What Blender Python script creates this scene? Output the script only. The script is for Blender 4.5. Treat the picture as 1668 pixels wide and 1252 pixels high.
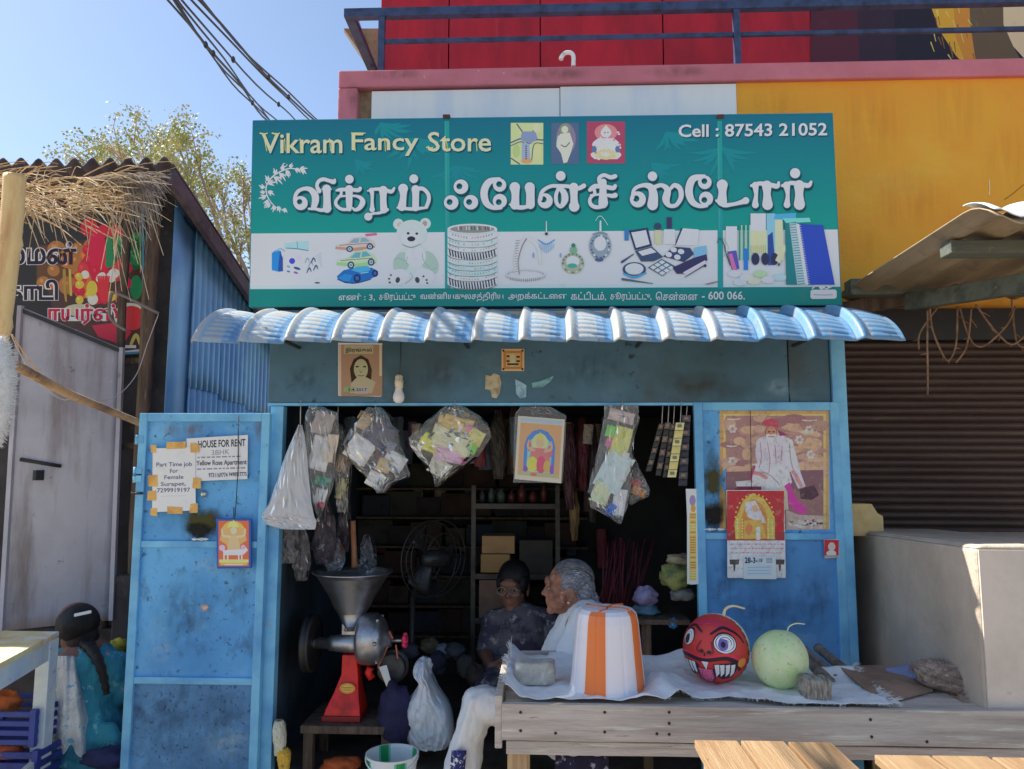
import bpy, math, random
from mathutils import Vector, Matrix, noise as mnoise

for _o in list(bpy.data.objects):
    bpy.data.objects.remove(_o, do_unlink=True)
SC = bpy.context.scene
COL = SC.collection
R = math.radians

# ------------------------------------------------------------------ camera
FPX, CXP, CYP = 1250.0, 834.0, 626.0
YAW, PITCH, ROLL = R(2.293), R(6.388), R(0.127)
CAM = Vector((0.0, -3.30, 1.55))
_f = Vector((-math.sin(YAW)*math.cos(PITCH), math.cos(YAW)*math.cos(PITCH), math.sin(PITCH)))
_r0 = Vector((math.cos(YAW), math.sin(YAW), 0))
_u0 = _r0.cross(_f)
_r = _r0*math.cos(ROLL) + _u0*math.sin(ROLL)
_u = _r.cross(_f)
cd = bpy.data.cameras.new('camera')
cam = bpy.data.objects.new('camera', cd)
COL.objects.link(cam)
cd.sensor_width = 36.0
cd.lens = FPX/1668*36
cd.clip_start = 0.05
cd.clip_end = 2000
_b = -_f
cam.matrix_world = Matrix(((_r.x, _u.x, _b.x, CAM.x), (_r.y, _u.y, _b.y, CAM.y), (_r.z, _u.z, _b.z, CAM.z), (0, 0, 0, 1)))
SC.camera = cam

# ------------------------------------------------------------------ sky, sun, exposure
SUN_TO = Vector((-0.62, 0.22, 0.755)).normalized()      # direction towards the sun
w = bpy.data.worlds.new('World')
SC.world = w
w.use_nodes = True
nt = w.node_tree
sky = nt.nodes.new('ShaderNodeTexSky')
sky.sky_type = 'NISHITA'
sky.sun_disc = False
sky.sun_elevation = math.asin(SUN_TO.z)
sky.sun_rotation = math.atan2(SUN_TO.x, SUN_TO.y)
sky.air_density = 1.0
sky.dust_density = 0.7
sky.ozone_density = 1.5
nt.links.new(sky.outputs[0], nt.nodes['Background'].inputs[0])
nt.nodes['Background'].inputs[1].default_value = 0.11
sl = bpy.data.lights.new('sun', 'SUN')
sl.energy = 5.0
sl.angle = R(0.55)
sl.color = (1.0, 0.93, 0.82)
so = bpy.data.objects.new('sun', sl)
COL.objects.link(so)
so.rotation_euler = SUN_TO.to_track_quat('Z', 'Y').to_euler()
so.location = (-4, 0, 6)
SC.view_settings.view_transform = 'Standard'
SC.view_settings.look = 'None'
SC.view_settings.gamma = 1
SC.view_settings.exposure = 0.74
SC.view_settings.use_curve_mapping = False
SC.cycles.max_bounces = 8
SC.cycles.transparent_max_bounces = 24
SC.cycles.caustics_reflective = False
SC.cycles.caustics_refractive = False

# ------------------------------------------------------------------ measuring helpers
def ray(px, py):
    return _f + _r*((px-CXP)/FPX) - _u*((py-CYP)/FPX)
def P(px, py, Y=0.0):                 # where the sight line meets the upright plane y = Y
    d = ray(px, py)
    return CAM + d*((Y-CAM.y)/d.y)
def PZ(px, py, Z):                    # ... the level plane z = Z
    d = ray(px, py)
    return CAM + d*((Z-CAM.z)/d.z)
def PX(px, py, X):                    # ... the upright plane x = X
    d = ray(px, py)
    return CAM + d*((X-CAM.x)/d.x)
def lin(c):
    c = c/255.0
    return c/12.92 if c <= 0.04045 else ((c+0.055)/1.055)**2.4
def S(r, g, b, E=0.56):               # colour as seen in open shade -> surface colour
    return tuple(min(0.86, lin(x)/E) for x in (r, g, b)) + (1.0,)
def rnd(a, b):
    return random.uniform(a, b)
def lerp(a, b, t):
    return a+(b-a)*t
def nz(x, y, z=0.0):
    return mnoise.noise(Vector((x, y, z)))
def ease(t):
    t = max(0.0, min(1.0, t))
    return t*t*(3-2*t)
def cr(pts, n=8):                     # Catmull-Rom through tuples
    out = []
    m = len(pts)
    if m == 2:
        return [tuple(lerp(a, b, i/n) for a, b in zip(*pts)) for i in range(n+1)]
    for i in range(m-1):
        p0 = pts[max(i-1, 0)]; p1 = pts[i]; p2 = pts[i+1]; p3 = pts[min(i+2, m-1)]
        for k in range(n):
            t = k/n
            out.append(tuple(0.5*((2*b)+(-a+c)*t+(2*a-5*b+4*c-d)*t*t+(-a+3*b-3*c+d)*t**3) for a, b, c, d in zip(p0, p1, p2, p3)))
    out.append(tuple(pts[-1]))
    return out

# ------------------------------------------------------------------ materials
MATS = {}
def M(name, base, rough=0.6, metal=0.0, layers=(), bump=None, spec=0.4, emit=None, trans=0.0, vcol=False, sheen=0):
    """base colour plus noise layers (colour, scale, low, high, stretch, strength), optional bump (strength, scale, stretch)."""
    if name in MATS:
        return MATS[name]
    m = bpy.data.materials.new(name)
    MATS[name] = m
    m.use_nodes = True
    t = m.node_tree
    N, L = t.nodes, t.links
    b = N['Principled BSDF']
    tc = N.new('ShaderNodeTexCoord')
    oi = N.new('ShaderNodeObjectInfo')
    add = N.new('ShaderNodeVectorMath'); add.operation = 'MULTIPLY_ADD'
    comb = N.new('ShaderNodeCombineXYZ')
    for i in range(3):
        L.new(oi.outputs['Random'], comb.inputs[i])
    L.new(comb.outputs[0], add.inputs[0])
    add.inputs[1].default_value = (7.3, 3.1, 5.7)
    L.new(tc.outputs['Object'], add.inputs[2])
    if vcol:
        a = N.new('ShaderNodeVertexColor'); a.layer_name = 'Col'
        cur = a.outputs[0]
    else:
        rgb = N.new('ShaderNodeRGB'); rgb.outputs[0].default_value = base if len(base) == 4 else tuple(base)+(1,)
        cur = rgb.outputs[0]
    def noise(scale, stretch, detail=5.0, off=0.0):
        mp = N.new('ShaderNodeMapping')
        mp.inputs['Scale'].default_value = stretch or (1, 1, 1)
        mp.inputs['Location'].default_value = (off, off*0.7, off*1.3)
        L.new(add.outputs[0], mp.inputs['Vector'])
        n = N.new('ShaderNodeTexNoise')
        n.inputs['Scale'].default_value = scale
        n.inputs['Detail'].default_value = detail
        n.inputs['Roughness'].default_value = 0.62
        L.new(mp.outputs[0], n.inputs['Vector'])
        return n.outputs['Fac']
    for k, ly in enumerate(layers):
        c, sc, lo, hi = ly[:4]
        st = ly[4] if len(ly) > 4 else None
        am = ly[5] if len(ly) > 5 else 1.0
        mr = N.new('ShaderNodeMapRange'); mr.clamp = True
        mr.inputs['From Min'].default_value = lo
        mr.inputs['From Max'].default_value = hi
        mr.inputs['To Max'].default_value = am
        L.new(noise(sc, st, off=k*3.7), mr.inputs['Value'])
        mx = N.new('ShaderNodeMix'); mx.data_type = 'RGBA'
        L.new(mr.outputs[0], mx.inputs['Factor'])
        L.new(cur, mx.inputs['A'])
        mx.inputs['B'].default_value = c if len(c) == 4 else tuple(c)+(1,)
        cur = mx.outputs['Result']
    L.new(cur, b.inputs['Base Color'])
    b.inputs['Roughness'].default_value = rough
    b.inputs['Metallic'].default_value = metal
    b.inputs['Specular IOR Level'].default_value = spec
    if bump:
        bp = N.new('ShaderNodeBump')
        bp.inputs['Strength'].default_value = bump[0]
        bp.inputs['Distance'].default_value = 0.01
        L.new(noise(bump[1], bump[2] if len(bump) > 2 else None, off=11.0), bp.inputs['Height'])
        L.new(bp.outputs[0], b.inputs['Normal'])
    if trans:                          # thin see-through film: part of the light passes straight through
        tr = N.new('ShaderNodeBsdfTransparent')
        ms = N.new('ShaderNodeMixShader')
        ms.inputs[0].default_value = trans
        out = N['Material Output']
        L.new(b.outputs[0], ms.inputs[1])
        L.new(tr.outputs[0], ms.inputs[2])
        L.new(ms.outputs[0], out.inputs['Surface'])
    return m

# ------------------------------------------------------------------ mesh collector
ORG = {}                               # world origin of every object built
class G:
    def __init__(s):
        s.v = []; s.f = []; s.c = []; s.sm = []
    def add(s, vs, fs, col=None, smooth=False):
        o = len(s.v)
        s.v += [Vector(x) for x in vs]
        for f in fs:
            s.f.append([i+o for i in f]); s.c.append(col); s.sm.append(smooth)
        return s
    def box(s, a, b, col=None):
        x0, x1 = sorted((a[0], b[0])); y0, y1 = sorted((a[1], b[1])); z0, z1 = sorted((a[2], b[2]))
        vs = [(x0, y0, z0), (x1, y0, z0), (x1, y1, z0), (x0, y1, z0), (x0, y0, z1), (x1, y0, z1), (x1, y1, z1), (x0, y1, z1)]
        return s.add(vs, [(0, 3, 2, 1), (4, 5, 6, 7), (0, 1, 5, 4), (1, 2, 6, 5), (2, 3, 7, 6), (3, 0, 4, 7)], col)
    def hexa(s, bottom, top, col=None):
        return s.add(list(bottom)+list(top), [(0, 3, 2, 1), (4, 5, 6, 7), (0, 1, 5, 4), (1, 2, 6, 5), (2, 3, 7, 6), (3, 0, 4, 7)], col)
    def obox(s, c, size, rot=None, col=None):
        c = Vector(c); hx, hy, hz = [k/2 for k in size]
        rot = rot or Matrix.Identity(3)
        vs = [c+rot @ Vector(p) for p in ((-hx, -hy, -hz), (hx, -hy, -hz), (hx, hy, -hz), (-hx, hy, -hz), (-hx, -hy, hz), (hx, -hy, hz), (hx, hy, hz), (-hx, hy, hz))]
        return s.add(vs, [(0, 3, 2, 1), (4, 5, 6, 7), (0, 1, 5, 4), (1, 2, 6, 5), (2, 3, 7, 6), (3, 0, 4, 7)], col)
    def bar(s, a, b, w_, h_, up=(0, 0, 1), col=None):       # rectangular bar from a to b
        a = Vector(a); b = Vector(b); d = (b-a).normalized()
        sd = d.cross(Vector(up))
        if sd.length < 1e-4:
            sd = d.cross(Vector((0, 1, 0)))
        sd.normalize(); u = sd.cross(d)
        q = lambda o: [o-sd*w_/2-u*h_/2, o+sd*w_/2-u*h_/2, o+sd*w_/2+u*h_/2, o-sd*w_/2+u*h_/2]
        return s.hexa(q(a), q(b), col)
    def prism(s, pts, off, col=None):
        n = len(pts); off = Vector(off)
        vs = [Vector(p) for p in pts]+[Vector(p)+off for p in pts]
        fs = [tuple(range(n)), tuple(range(2*n-1, n-1, -1))]+[(i, i+n, (i+1) % n+n, (i+1) % n) for i in range(n)]
        return s.add(vs, fs, col)
    def tube(s, pts, r, n=8, col=None, cap=True, smooth=True):
        pts = [Vector(p) for p in pts]; m = len(pts)
        rs = r if isinstance(r, (list, tuple)) else [r]*m
        vs = []; prev = None
        for i, p in enumerate(pts):
            d = (pts[min(i+1, m-1)]-pts[max(i-1, 0)])
            d = d.normalized() if d.length > 1e-9 else Vector((0, 0, 1))
            if prev is None:
                a = d.cross(Vector((0, 0, 1)))
                if a.length < 1e-3:
                    a = d.cross(Vector((1, 0, 0)))
            else:
                a = prev - d*prev.dot(d)
                if a.length < 1e-6:
                    a = d.cross(Vector((0, 0, 1)))
            a.normalize(); prev = a; b = d.cross(a)
            for k in range(n):
                t = 2*math.pi*k/n
                vs.append(p+(a*math.cos(t)+b*math.sin(t))*rs[i])
        fs = [(i*n+k, i*n+(k+1) % n, (i+1)*n+(k+1) % n, (i+1)*n+k) for i in range(m-1) for k in range(n)]
        s.add(vs, fs, col, smooth)
        if cap:
            o = len(s.v)-m*n
            s.f.append([o+k for k in range(n-1, -1, -1)]); s.c.append(col); s.sm.append(False)
            s.f.append([o+(m-1)*n+k for k in range(n)]); s.c.append(col); s.sm.append(False)
        return s
    def lathe(s, prof, org, axis=(0, 0, 1), n=24, col=None, smooth=True, squash=1.0):
        org = Vector(org); ax = Vector(axis).normalized()
        a = ax.cross(Vector((0, 1, 0)))
        if a.length < 1e-3:
            a = ax.cross(Vector((1, 0, 0)))
        a.normalize(); b = ax.cross(a)
        m = len(prof); vs = []
        for r_, h_ in prof:
            for k in range(n):
                t = 2*math.pi*k/n
                vs.append(org+ax*h_+(a*math.cos(t)+b*math.sin(t)*squash)*max(r_, 1e-5))
        fs = [(i*n+k, i*n+(k+1) % n, (i+1)*n+(k+1) % n, (i+1)*n+k) for i in range(m-1) for k in range(n)]
        return s.add(vs, fs, col, smooth)
    def ell(s, c, rad, rot=None, nu=16, nv=10, col=None, fn=None):
        c = Vector(c); rot = rot or Matrix.Identity(3)
        if not isinstance(rad, (tuple, list)):
            rad = (rad,)*3
        vs = []
        for j in range(nv+1):
            ph = math.pi*j/nv
            for k in range(nu):
                t = 2*math.pi*k/nu
                d = Vector((math.sin(ph)*math.cos(t), math.sin(ph)*math.sin(t), math.cos(ph)))
                m_ = fn(d) if fn else 1.0
                vs.append(c+rot @ Vector((d.x*rad[0]*m_, d.y*rad[1]*m_, d.z*rad[2]*m_)))
        fs = [(j*nu+k, (j+1)*nu+k, (j+1)*nu+(k+1) % nu, j*nu+(k+1) % nu) for j in range(nv) for k in range(nu)]
        return s.add(vs, fs, col, True)
    def grid(s, fn, nu, nv, col=None, smooth=True):
        vs = [fn(i/nu, j/nv) for j in range(nv+1) for i in range(nu+1)]
        fs = [(j*(nu+1)+i, j*(nu+1)+i+1, (j+1)*(nu+1)+i+1, (j+1)*(nu+1)+i) for j in range(nv) for i in range(nu)]
        return s.add(vs, fs, col, smooth)
    def limb(s, pts, rs, n=12):
        s.tube(pts, rs, n)
        for p, r_ in zip(pts, rs):
            s.ell(p, r_, nu=12, nv=8)
        return s
    def mesh(s, name, org):
        me = bpy.data.meshes.new(name)
        me.from_pydata([tuple(v-org) for v in s.v], [], s.f)
        me.polygons.foreach_set('use_smooth', s.sm)
        if any(c is not None for c in s.c):
            ca = me.color_attributes.new('Col', 'FLOAT_COLOR', 'CORNER')
            buf = []
            for f, c in zip(s.f, s.c):
                c = c or (0.5, 0.5, 0.5, 1)
                buf += list(c if len(c) == 4 else tuple(c)+(1,))*len(f)
            ca.data.foreach_set('color', buf)
        me.validate(); me.update()
        return me
    def build(s, name, mat, parent=None, bevel=0.0, sub=0, remesh=0.0, relax=0, solid=0.0, org=None):
        if org is None:
            xs = [v.x for v in s.v]; ys = [v.y for v in s.v]; zs = [v.z for v in s.v]
            org = Vector(((min(xs)+max(xs))/2, (min(ys)+max(ys))/2, min(zs)))
        me = s.mesh(name, org)
        o = bpy.data.objects.new(name, me)
        COL.objects.link(o)
        if mat:
            me.materials.append(mat)
        ORG[o] = org.copy()
        if parent is not None:
            o.parent = parent
            o.location = org-ORG[parent]
        else:
            o.location = org
        if solid:
            md = o.modifiers.new('solid', 'SOLIDIFY'); md.thickness = solid; md.offset = 0
        if remesh:
            md = o.modifiers.new('remesh', 'REMESH'); md.mode = 'VOXEL'; md.voxel_size = remesh; md.use_smooth_shade = True
            if relax:
                md = o.modifiers.new('relax', 'SMOOTH'); md.iterations = relax; md.factor = 0.5
        if bevel:
            md = o.modifiers.new('bevel', 'BEVEL'); md.width = bevel; md.segments = 2; md.limit_method = 'ANGLE'; md.angle_limit = R(40)
        if sub:
            md = o.modifiers.new('sub', 'SUBSURF'); md.levels = sub; md.render_levels = sub
        return o

def tag(o, label=None, cat=None, group=None, kind=None):
    if label: o['label'] = label
    if cat: o['category'] = cat
    if group: o['group'] = group
    if kind: o['kind'] = kind
    return o
def thing(name, label, cat, loc, group=None):
    o = bpy.data.objects.new(name, None)
    COL.objects.link(o)
    o.empty_display_size = 0.05
    o.location = Vector(loc)
    ORG[o] = Vector(loc)
    return tag(o, label, cat, group)
def dup(o, loc, parent=None, name=None):          # copy sharing mesh data; loc = world place of its origin
    c = o.copy()
    COL.objects.link(c)
    ORG[c] = Vector(loc)
    c.parent = parent
    c.location = Vector(loc)-(ORG[parent] if parent else Vector())
    return c

# ------------------------------------------------------------------ flat print (lettering, pictures) on a surface
class Print(G):
    def __init__(s, fn, nrm=(0, -1, 0), start=0.0008):
        super().__init__()
        s.fn = fn; s.n = Vector(nrm).normalized(); s.o = start
    def pt(s, x, y, o=None):
        return s.fn(x, y)+s.n*(s.o if o is None else o)
    def poly(s, pts, col):
        s.o += 6e-6
        s.add([s.pt(x, y) for x, y in pts], [tuple(range(len(pts)))], col)
    def rect(s, x0, y0, x1, y1, col):
        s.poly([(x0, y0), (x1, y0), (x1, y1), (x0, y1)], col)
    def oval(s, cx, cy, rx, ry, col, n=20, a=0.0):
        ca, sa = math.cos(a), math.sin(a)
        s.poly([(cx+rx*math.cos(t)*ca-ry*math.sin(t)*sa, cy+rx*math.cos(t)*sa+ry*math.sin(t)*ca) for t in [2*math.pi*k/n for k in range(n)]], col)
    def ring(s, cx, cy, ro, ri, col, n=24, dx=0, dy=0, sy=1.0):
        s.o += 6e-6
        vs = []
        for k in range(n):
            t = 2*math.pi*k/n
            vs.append(s.pt(cx+ro*math.cos(t), cy+ro*sy*math.sin(t)))
            vs.append(s.pt(cx+dx+ri*math.cos(t), cy+dy+ri*sy*math.sin(t)))
        s.add(vs, [(2*k, (2*k+2) % (2*n), (2*k+3) % (2*n), 2*k+1) for k in range(n)], col)
    def stroke(s, pts, col, n=6, cap=True, w=None):
        pts = [tuple(p) if len(p) == 3 else (p[0], p[1], w) for p in pts]
        q = cr(pts, n)
        s.o += 6e-6
        L_ = []
        for i, p in enumerate(q):
            a = q[max(i-1, 0)]; b = q[min(i+1, len(q)-1)]
            dx, dy = b[0]-a[0], b[1]-a[1]
            l = math.hypot(dx, dy) or 1
            L_.append((p[0], p[1], -dy/l*p[2]/2, dx/l*p[2]/2))
        for i in range(len(L_)-1):
            s.o += 1.2e-6
            x, y, nx, ny = L_[i]; X, Y_, NX, NY = L_[i+1]
            s.add([s.pt(x+nx, y+ny), s.pt(X+NX, Y_+NY), s.pt(X-NX, Y_-NY), s.pt(x-nx, y-ny)], [(0, 1, 2, 3)], col)
        if cap:
            for p in (q[0], q[-1]):
                s.oval(p[0], p[1], p[2]/2, p[2]/2, col, 12)
    def text(s, body, x0, y0, x1, y1, col, bold=0.0, slope=0.0, shear=0.0, space=1.0):
        cu = bpy.data.curves.new('txt', 'FONT')
        cu.body = body; cu.size = 1; cu.resolution_u = 3; cu.offset = bold; cu.space_character = space
        ob = bpy.data.objects.new('txt', cu)
        COL.objects.link(ob)
        dg = bpy.context.evaluated_depsgraph_get()
        me = ob.evaluated_get(dg).to_mesh()
        vs = [(v.co.x, v.co.y) for v in me.vertices]
        fs = [tuple(p.vertices) for p in me.polygons]
        ob.evaluated_get(dg).to_mesh_clear()
        bpy.data.objects.remove(ob, do_unlink=True)
        bpy.data.curves.remove(cu)
        if not vs:
            return
        a0 = min(v[0] for v in vs); a1 = max(v[0] for v in vs); b0 = min(v[1] for v in vs); b1 = max(v[1] for v in vs)
        s.o += 6e-6
        out = []
        for a, b in vs:
            u = (a-a0)/(a1-a0); v = (b-b0)/(b1-b0)
            out.append(s.pt(x0+u*(x1-x0)+shear*v, y1-v*(y1-y0)+slope*u))
        s.add(out, fs, col)

PRINT = M('print_ink', (1, 1, 1), rough=0.38, vcol=True, layers=[((0.25, 0.22, 0.18), 9, 0.62, 0.95, None, 0.35)], spec=0.35)
PAPER = M('paper_print', (1, 1, 1), rough=0.8, vcol=True, layers=[((0.35, 0.3, 0.22), 14, 0.55, 0.9, None, 0.3)], bump=(0.15, 30), spec=0.2)
random.seed(7)
# ------------------------------------------------------------------ shared materials
GRIME = (0.05, 0.045, 0.04)
RUST = (0.16, 0.07, 0.035)
MAT = {}
MAT['dust'] = M('dusty_ground', (0.38, 0.33, 0.27), 0.95, layers=[((0.27, 0.23, 0.19), 2.0, 0.4, 0.65), ((0.45, 0.40, 0.34), 18, 0.55, 0.75)], bump=(0.6, 40))
MAT['yellow'] = M('yellow_wall_paint', S(212, 140, 44, .62), 0.75, layers=[(S(198, 126, 40, .62), 1.6, 0.4, 0.7), (S(214, 160, 62), 0.9, 0.55, 0.8, (1, 1, 2.2), 0.7), (S(140, 95, 40), 7, 0.66, 0.85, (2.5, 1, 0.4), 0.5)], bump=(0.25, 55))
MAT['pink'] = M('pink_band_paint', S(166, 98, 108), 0.75, layers=[(S(150, 86, 94), 3, 0.4, 0.7), (S(205, 180, 175), 16, 0.7, 0.78), (S(95, 65, 62), 6, 0.64, 0.9, (1, 1, 0.3), 0.6)], bump=(0.35, 60))
MAT['white_board'] = M('white_backing_board', S(183, 190, 215), 0.6, layers=[(S(165, 172, 192), 3, 0.45, 0.75, (2, 1, 0.4)), (S(110, 100, 90), 12, 0.72, 0.8)])
MAT['bare_plaster'] = M('bare_plaster', S(122, 100, 78), 0.9, layers=[(S(85, 68, 55), 9, 0.45, 0.7)], bump=(0.5, 40))
MAT['red'] = M('red_wall_paint', S(148, 24, 38), 0.6, layers=[(S(112, 18, 30), 1.8, 0.4, 0.7, (2, 1, 0.6)), (S(165, 44, 52), 5, 0.6, 0.8, (2, 1, 0.4), 0.6)], bump=(0.15, 30))
MAT['rail'] = M('dark_blue_rail_paint', S(48, 60, 88), 0.45, layers=[(S(30, 36, 52), 12, 0.45, 0.7), (RUST, 25, 0.68, 0.75)])
MAT['concrete'] = M('grey_concrete', S(158, 146, 132, .5), 0.92, layers=[(S(132, 122, 110, .5), 2.6, 0.35, 0.7), (S(165, 156, 145), 7, 0.58, 0.8, None, 0.7), (S(90, 80, 70), 5, 0.6, 0.85, (3, 3, 0.35), 0.7)], bump=(0.5, 45))
MAT['plaster_pale'] = M('pale_cement_plaster', S(176, 164, 152), 0.9, layers=[(S(160, 150, 138), 5, 0.4, 0.7), (S(135, 124, 112), 18, 0.68, 0.8)], bump=(0.35, 60))
MAT['shutter'] = M('brown_shutter_steel', S(72, 57, 52), 0.55, metal=0.2, layers=[(S(60, 46, 42), 4, 0.4, 0.7, (0.6, 1, 3)), (S(100, 84, 76), 14, 0.6, 0.8, (0.3, 1, 2), 0.7), (RUST, 9, 0.66, 0.8, None, 0.6)], bump=(0.2, 40))
MAT['dark_steel'] = M('dark_steel', (0.05, 0.05, 0.055), 0.5, metal=0.4, layers=[(RUST, 18, 0.6, 0.75, None, 0.7)])
BLUE = S(82, 142, 188)
MAT['door_blue'] = M('blue_door_paint', BLUE, 0.5, layers=[(S(64, 120, 166), 2.6, 0.38, 0.68), (S(112, 160, 192), 5.5, 0.52, 0.8, None, 0.7), (S(44, 78, 108), 13, 0.56, 0.72, (1, 1, 0.7), 0.6), (S(30, 48, 68), 34, 0.615, 0.67, None, 0.7), (S(30, 44, 60), 80, 0.64, 0.69, (1, 1, .6), 0.6), (S(160, 172, 178), 70, 0.67, 0.72, None, 0.55), (S(120, 96, 76), 24, 0.69, 0.74, None, 0.6)], bump=(0.25, 40))
MAT['door_blue_low'] = M('blue_door_paint_scuffed', S(84, 128, 164), 0.6, layers=[(S(64, 100, 134), 3.0, 0.38, 0.62), (S(90, 140, 185), 9, 0.58, 0.75, None, 0.6), (S(36, 56, 82), 10, 0.53, 0.72, (1, 1, 0.7), 0.75), (S(24, 34, 50), 34, 0.60, 0.67, None, 0.75), (S(24, 34, 50), 90, 0.60, 0.66, (1, 1, .6), 0.6), (S(140, 156, 168), 60, 0.66, 0.71, None, 0.5)], bump=(0.25, 40))
MAT['door_blue_deep'] = M('blue_door_paint_deep', S(72, 126, 172), 0.5, layers=[(S(58, 106, 152), 2.2, 0.38, 0.68), (S(84, 132, 170), 6, 0.56, 0.8, None, 0.6), (S(34, 66, 104), 18, 0.60, 0.74, None, 0.5), (S(28, 48, 72), 60, 0.64, 0.69, None, 0.5), (S(140, 160, 172), 80, 0.68, 0.72, None, 0.45)], bump=(0.2, 40))
MAT['frame_blue'] = M('blue_frame_paint', S(100, 156, 194), 0.45, layers=[(S(74, 126, 166), 5, 0.42, 0.68), (S(120, 135, 140), 22, 0.64, 0.74, None, 0.8), (RUST, 30, 0.70, 0.75, None, 0.8)], bump=(0.1, 40))
MAT['lintel'] = M('teal_blue_lintel_paint', S(66, 98, 116), 0.55, layers=[(S(50, 74, 84), 1.7, 0.36, 0.66), (S(92, 112, 122), 4, 0.56, 0.8, None, 0.6), (S(62, 56, 44), 2.4, 0.52, 0.8, None, 0.7), (S(34, 44, 48), 20, 0.64, 0.74)], bump=(0.1, 25))
MAT['inside'] = M('dark_inner_wall', (0.045, 0.05, 0.055), 0.8, layers=[((0.03, 0.028, 0.025), 4, 0.4, 0.7)])  # near-black inner surface with darker blotches
MAT['inside_blue'] = M('dark_blue_inner_side', (0.06, 0.10, 0.14), 0.7, layers=[((0.03, 0.04, 0.05), 4, 0.4, 0.65)])  # plain dark blue with darker blotches
MAT['side_sheet'] = M('blue_corrugated_sheet', S(84, 126, 166, 0.36), 0.5, metal=0.1, layers=[(S(66, 104, 142, 0.36), 2.2, 0.38, 0.68), (S(112, 148, 180, 0.36), 5, 0.56, 0.8, (1, 2, 0.5), 0.6), (S(70, 70, 72, 0.5), 7, 0.62, 0.8, (1, 3, 0.35), 0.6)], bump=(0.1, 30))
MAT['fibre_roof'] = M('dark_fibre_cement', S(74, 66, 72), 0.9, layers=[(S(48, 42, 46), 5, 0.4, 0.7), (S(100, 92, 92), 16, 0.62, 0.8)], bump=(0.4, 60))
MAT['grey_door'] = M('mauve_grey_door_steel', S(122, 121, 128, 0.38), 0.55, layers=[(S(100, 99, 106, 0.38), 2, 0.4, 0.7), (S(78, 68, 66, 0.38), 3.0, 0.50, 0.72, (3, 3, 0.4), 0.8), (S(70, 55, 52), 20, 0.66, 0.74, None, 0.7), (S(160, 160, 172), 30, 0.69, 0.74)], bump=(0.15, 30))
MAT['dark_wood'] = M('weathered_dark_wood', S(86, 72, 60), 0.85, layers=[(S(52, 42, 36), 9, 0.4, 0.7, (4, 4, 0.5)), (S(120, 104, 88), 22, 0.6, 0.8, (4, 4, 0.5))], bump=(0.5, 50, (4, 4, 0.4)))
MAT['roof_sheet'] = M('brown_underside_sheet', S(140, 124, 100), 0.75, layers=[(S(108, 96, 78), 3, 0.4, 0.7, (3, 0.5, 1)), (S(80, 70, 54), 9, 0.58, 0.78, None, 0.7)], bump=(0.2, 30))
MAT['beam_green'] = M('green_grey_beam_paint', S(84, 88, 80), 0.75, layers=[(S(58, 62, 56), 6, 0.4, 0.7, (0.5, 3, 3)), (S(110, 112, 98), 20, 0.62, 0.76)], bump=(0.3, 50))
AWN = S(122, 152, 178)
MAT['awning'] = M('pale_blue_tile_sheet', AWN, 0.38, layers=[(S(98, 132, 164), 4, 0.42, 0.72), (S(150, 142, 128), 12, 0.60, 0.82, (3, 1, 0.6), 0.55), (S(90, 84, 76), 50, 0.68, 0.76, None, 0.6)], bump=(0.06, 60))
MAT['cable'] = M('black_cable', (0.06, 0.065, 0.08), 0.6)
MAT['sign_back'] = M('sign_sheet_metal', S(24, 104, 120), 0.5)

# ------------------------------------------------------------------ ground
g = G(); g.grid(lambda u, v: Vector((lerp(-400, 400, u), lerp(-400, 400, v), 0)), 8, 8, smooth=False)
tag(g.build('ground', MAT['dust']), kind='structure')
g = G(); g.box((-1.25, -0.30, 0.004), (1.32, -0.004, 0.19))
tag(g.build('doorstep', MAT['concrete'], bevel=0.012), kind='structure')

# ------------------------------------------------------------------ main building behind the kiosk
YB = 0.42
bl = thing('painted_building', 'tall painted building with yellow wall, pink band and red upper storey behind the shop', 'building', (P(1100, 700, YB).x, YB, 0))
xl = P(553, 150, YB).x
zt = P(1100, 104, YB-0.03).z; zb = P(1100, 132, YB-0.03).z
x_y = P(1200, 160, YB).x
z_mid = zb
zs_k = P(800, 496, 0).z+0.03
g = G(); g.box((x_y, YB, P(1400, 540, YB).z), (7.0, YB+0.25, z_mid)); g.build('yellow_wall', MAT['yellow'], bl)
g = G(); g.box((xl, YB-0.03, zb), (7.0, YB+0.3, zt)); g.build('pink_band', MAT['pink'], bl, bevel=0.008)
g = G(); g.box((xl, YB-0.028, zs_k), (P(584, 150, YB).x, YB+0.3, zb-0.002)); g.build('corner_pillar', MAT['pink'], bl, bevel=0.008)
g = G(); g.box((P(584, 150, YB).x, YB+0.02, zs_k), (x_y-0.003, YB+0.24, zb-0.002)); g.build('plaster_wall', MAT['bare_plaster'], bl)
# white backing boards seen above the sign: two sheets
xa, xm, xb = P(606, 150, YB).x, P(912, 150, YB).x, P(1200, 150, YB).x
z0 = P(900, 330, YB).z
g = G(); g.box((xa, YB-0.004, z0), (xm-0.002, YB+0.012, zb-0.012)); g.build('backing_board', MAT['white_board'], bl)
g = G(); g.box((xm+0.002, YB-0.006, z0), (xb-0.004, YB+0.012, zb-0.006)); g.build('backing_board', MAT['white_board'], bl)
# red upper wall of sheets, set back on the terrace
YR = 1.25
xs = [P(k, 60, YR).x for k in (622, 731, 880, 1080, 1322)]
for i in range(4):
    g = G(); g.box((xs[i]+0.004, YR, zt-0.3), (xs[i+1]-0.004, YR+0.05, 6.2)); g.build('red_sheet', MAT['red'], bl)
g = G(); g.box((xs[0]-0.02, YR+0.055, zt-0.3), (8.5, YR+0.2, 6.2)); g.build('upper_wall', MAT['red'], bl)
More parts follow.
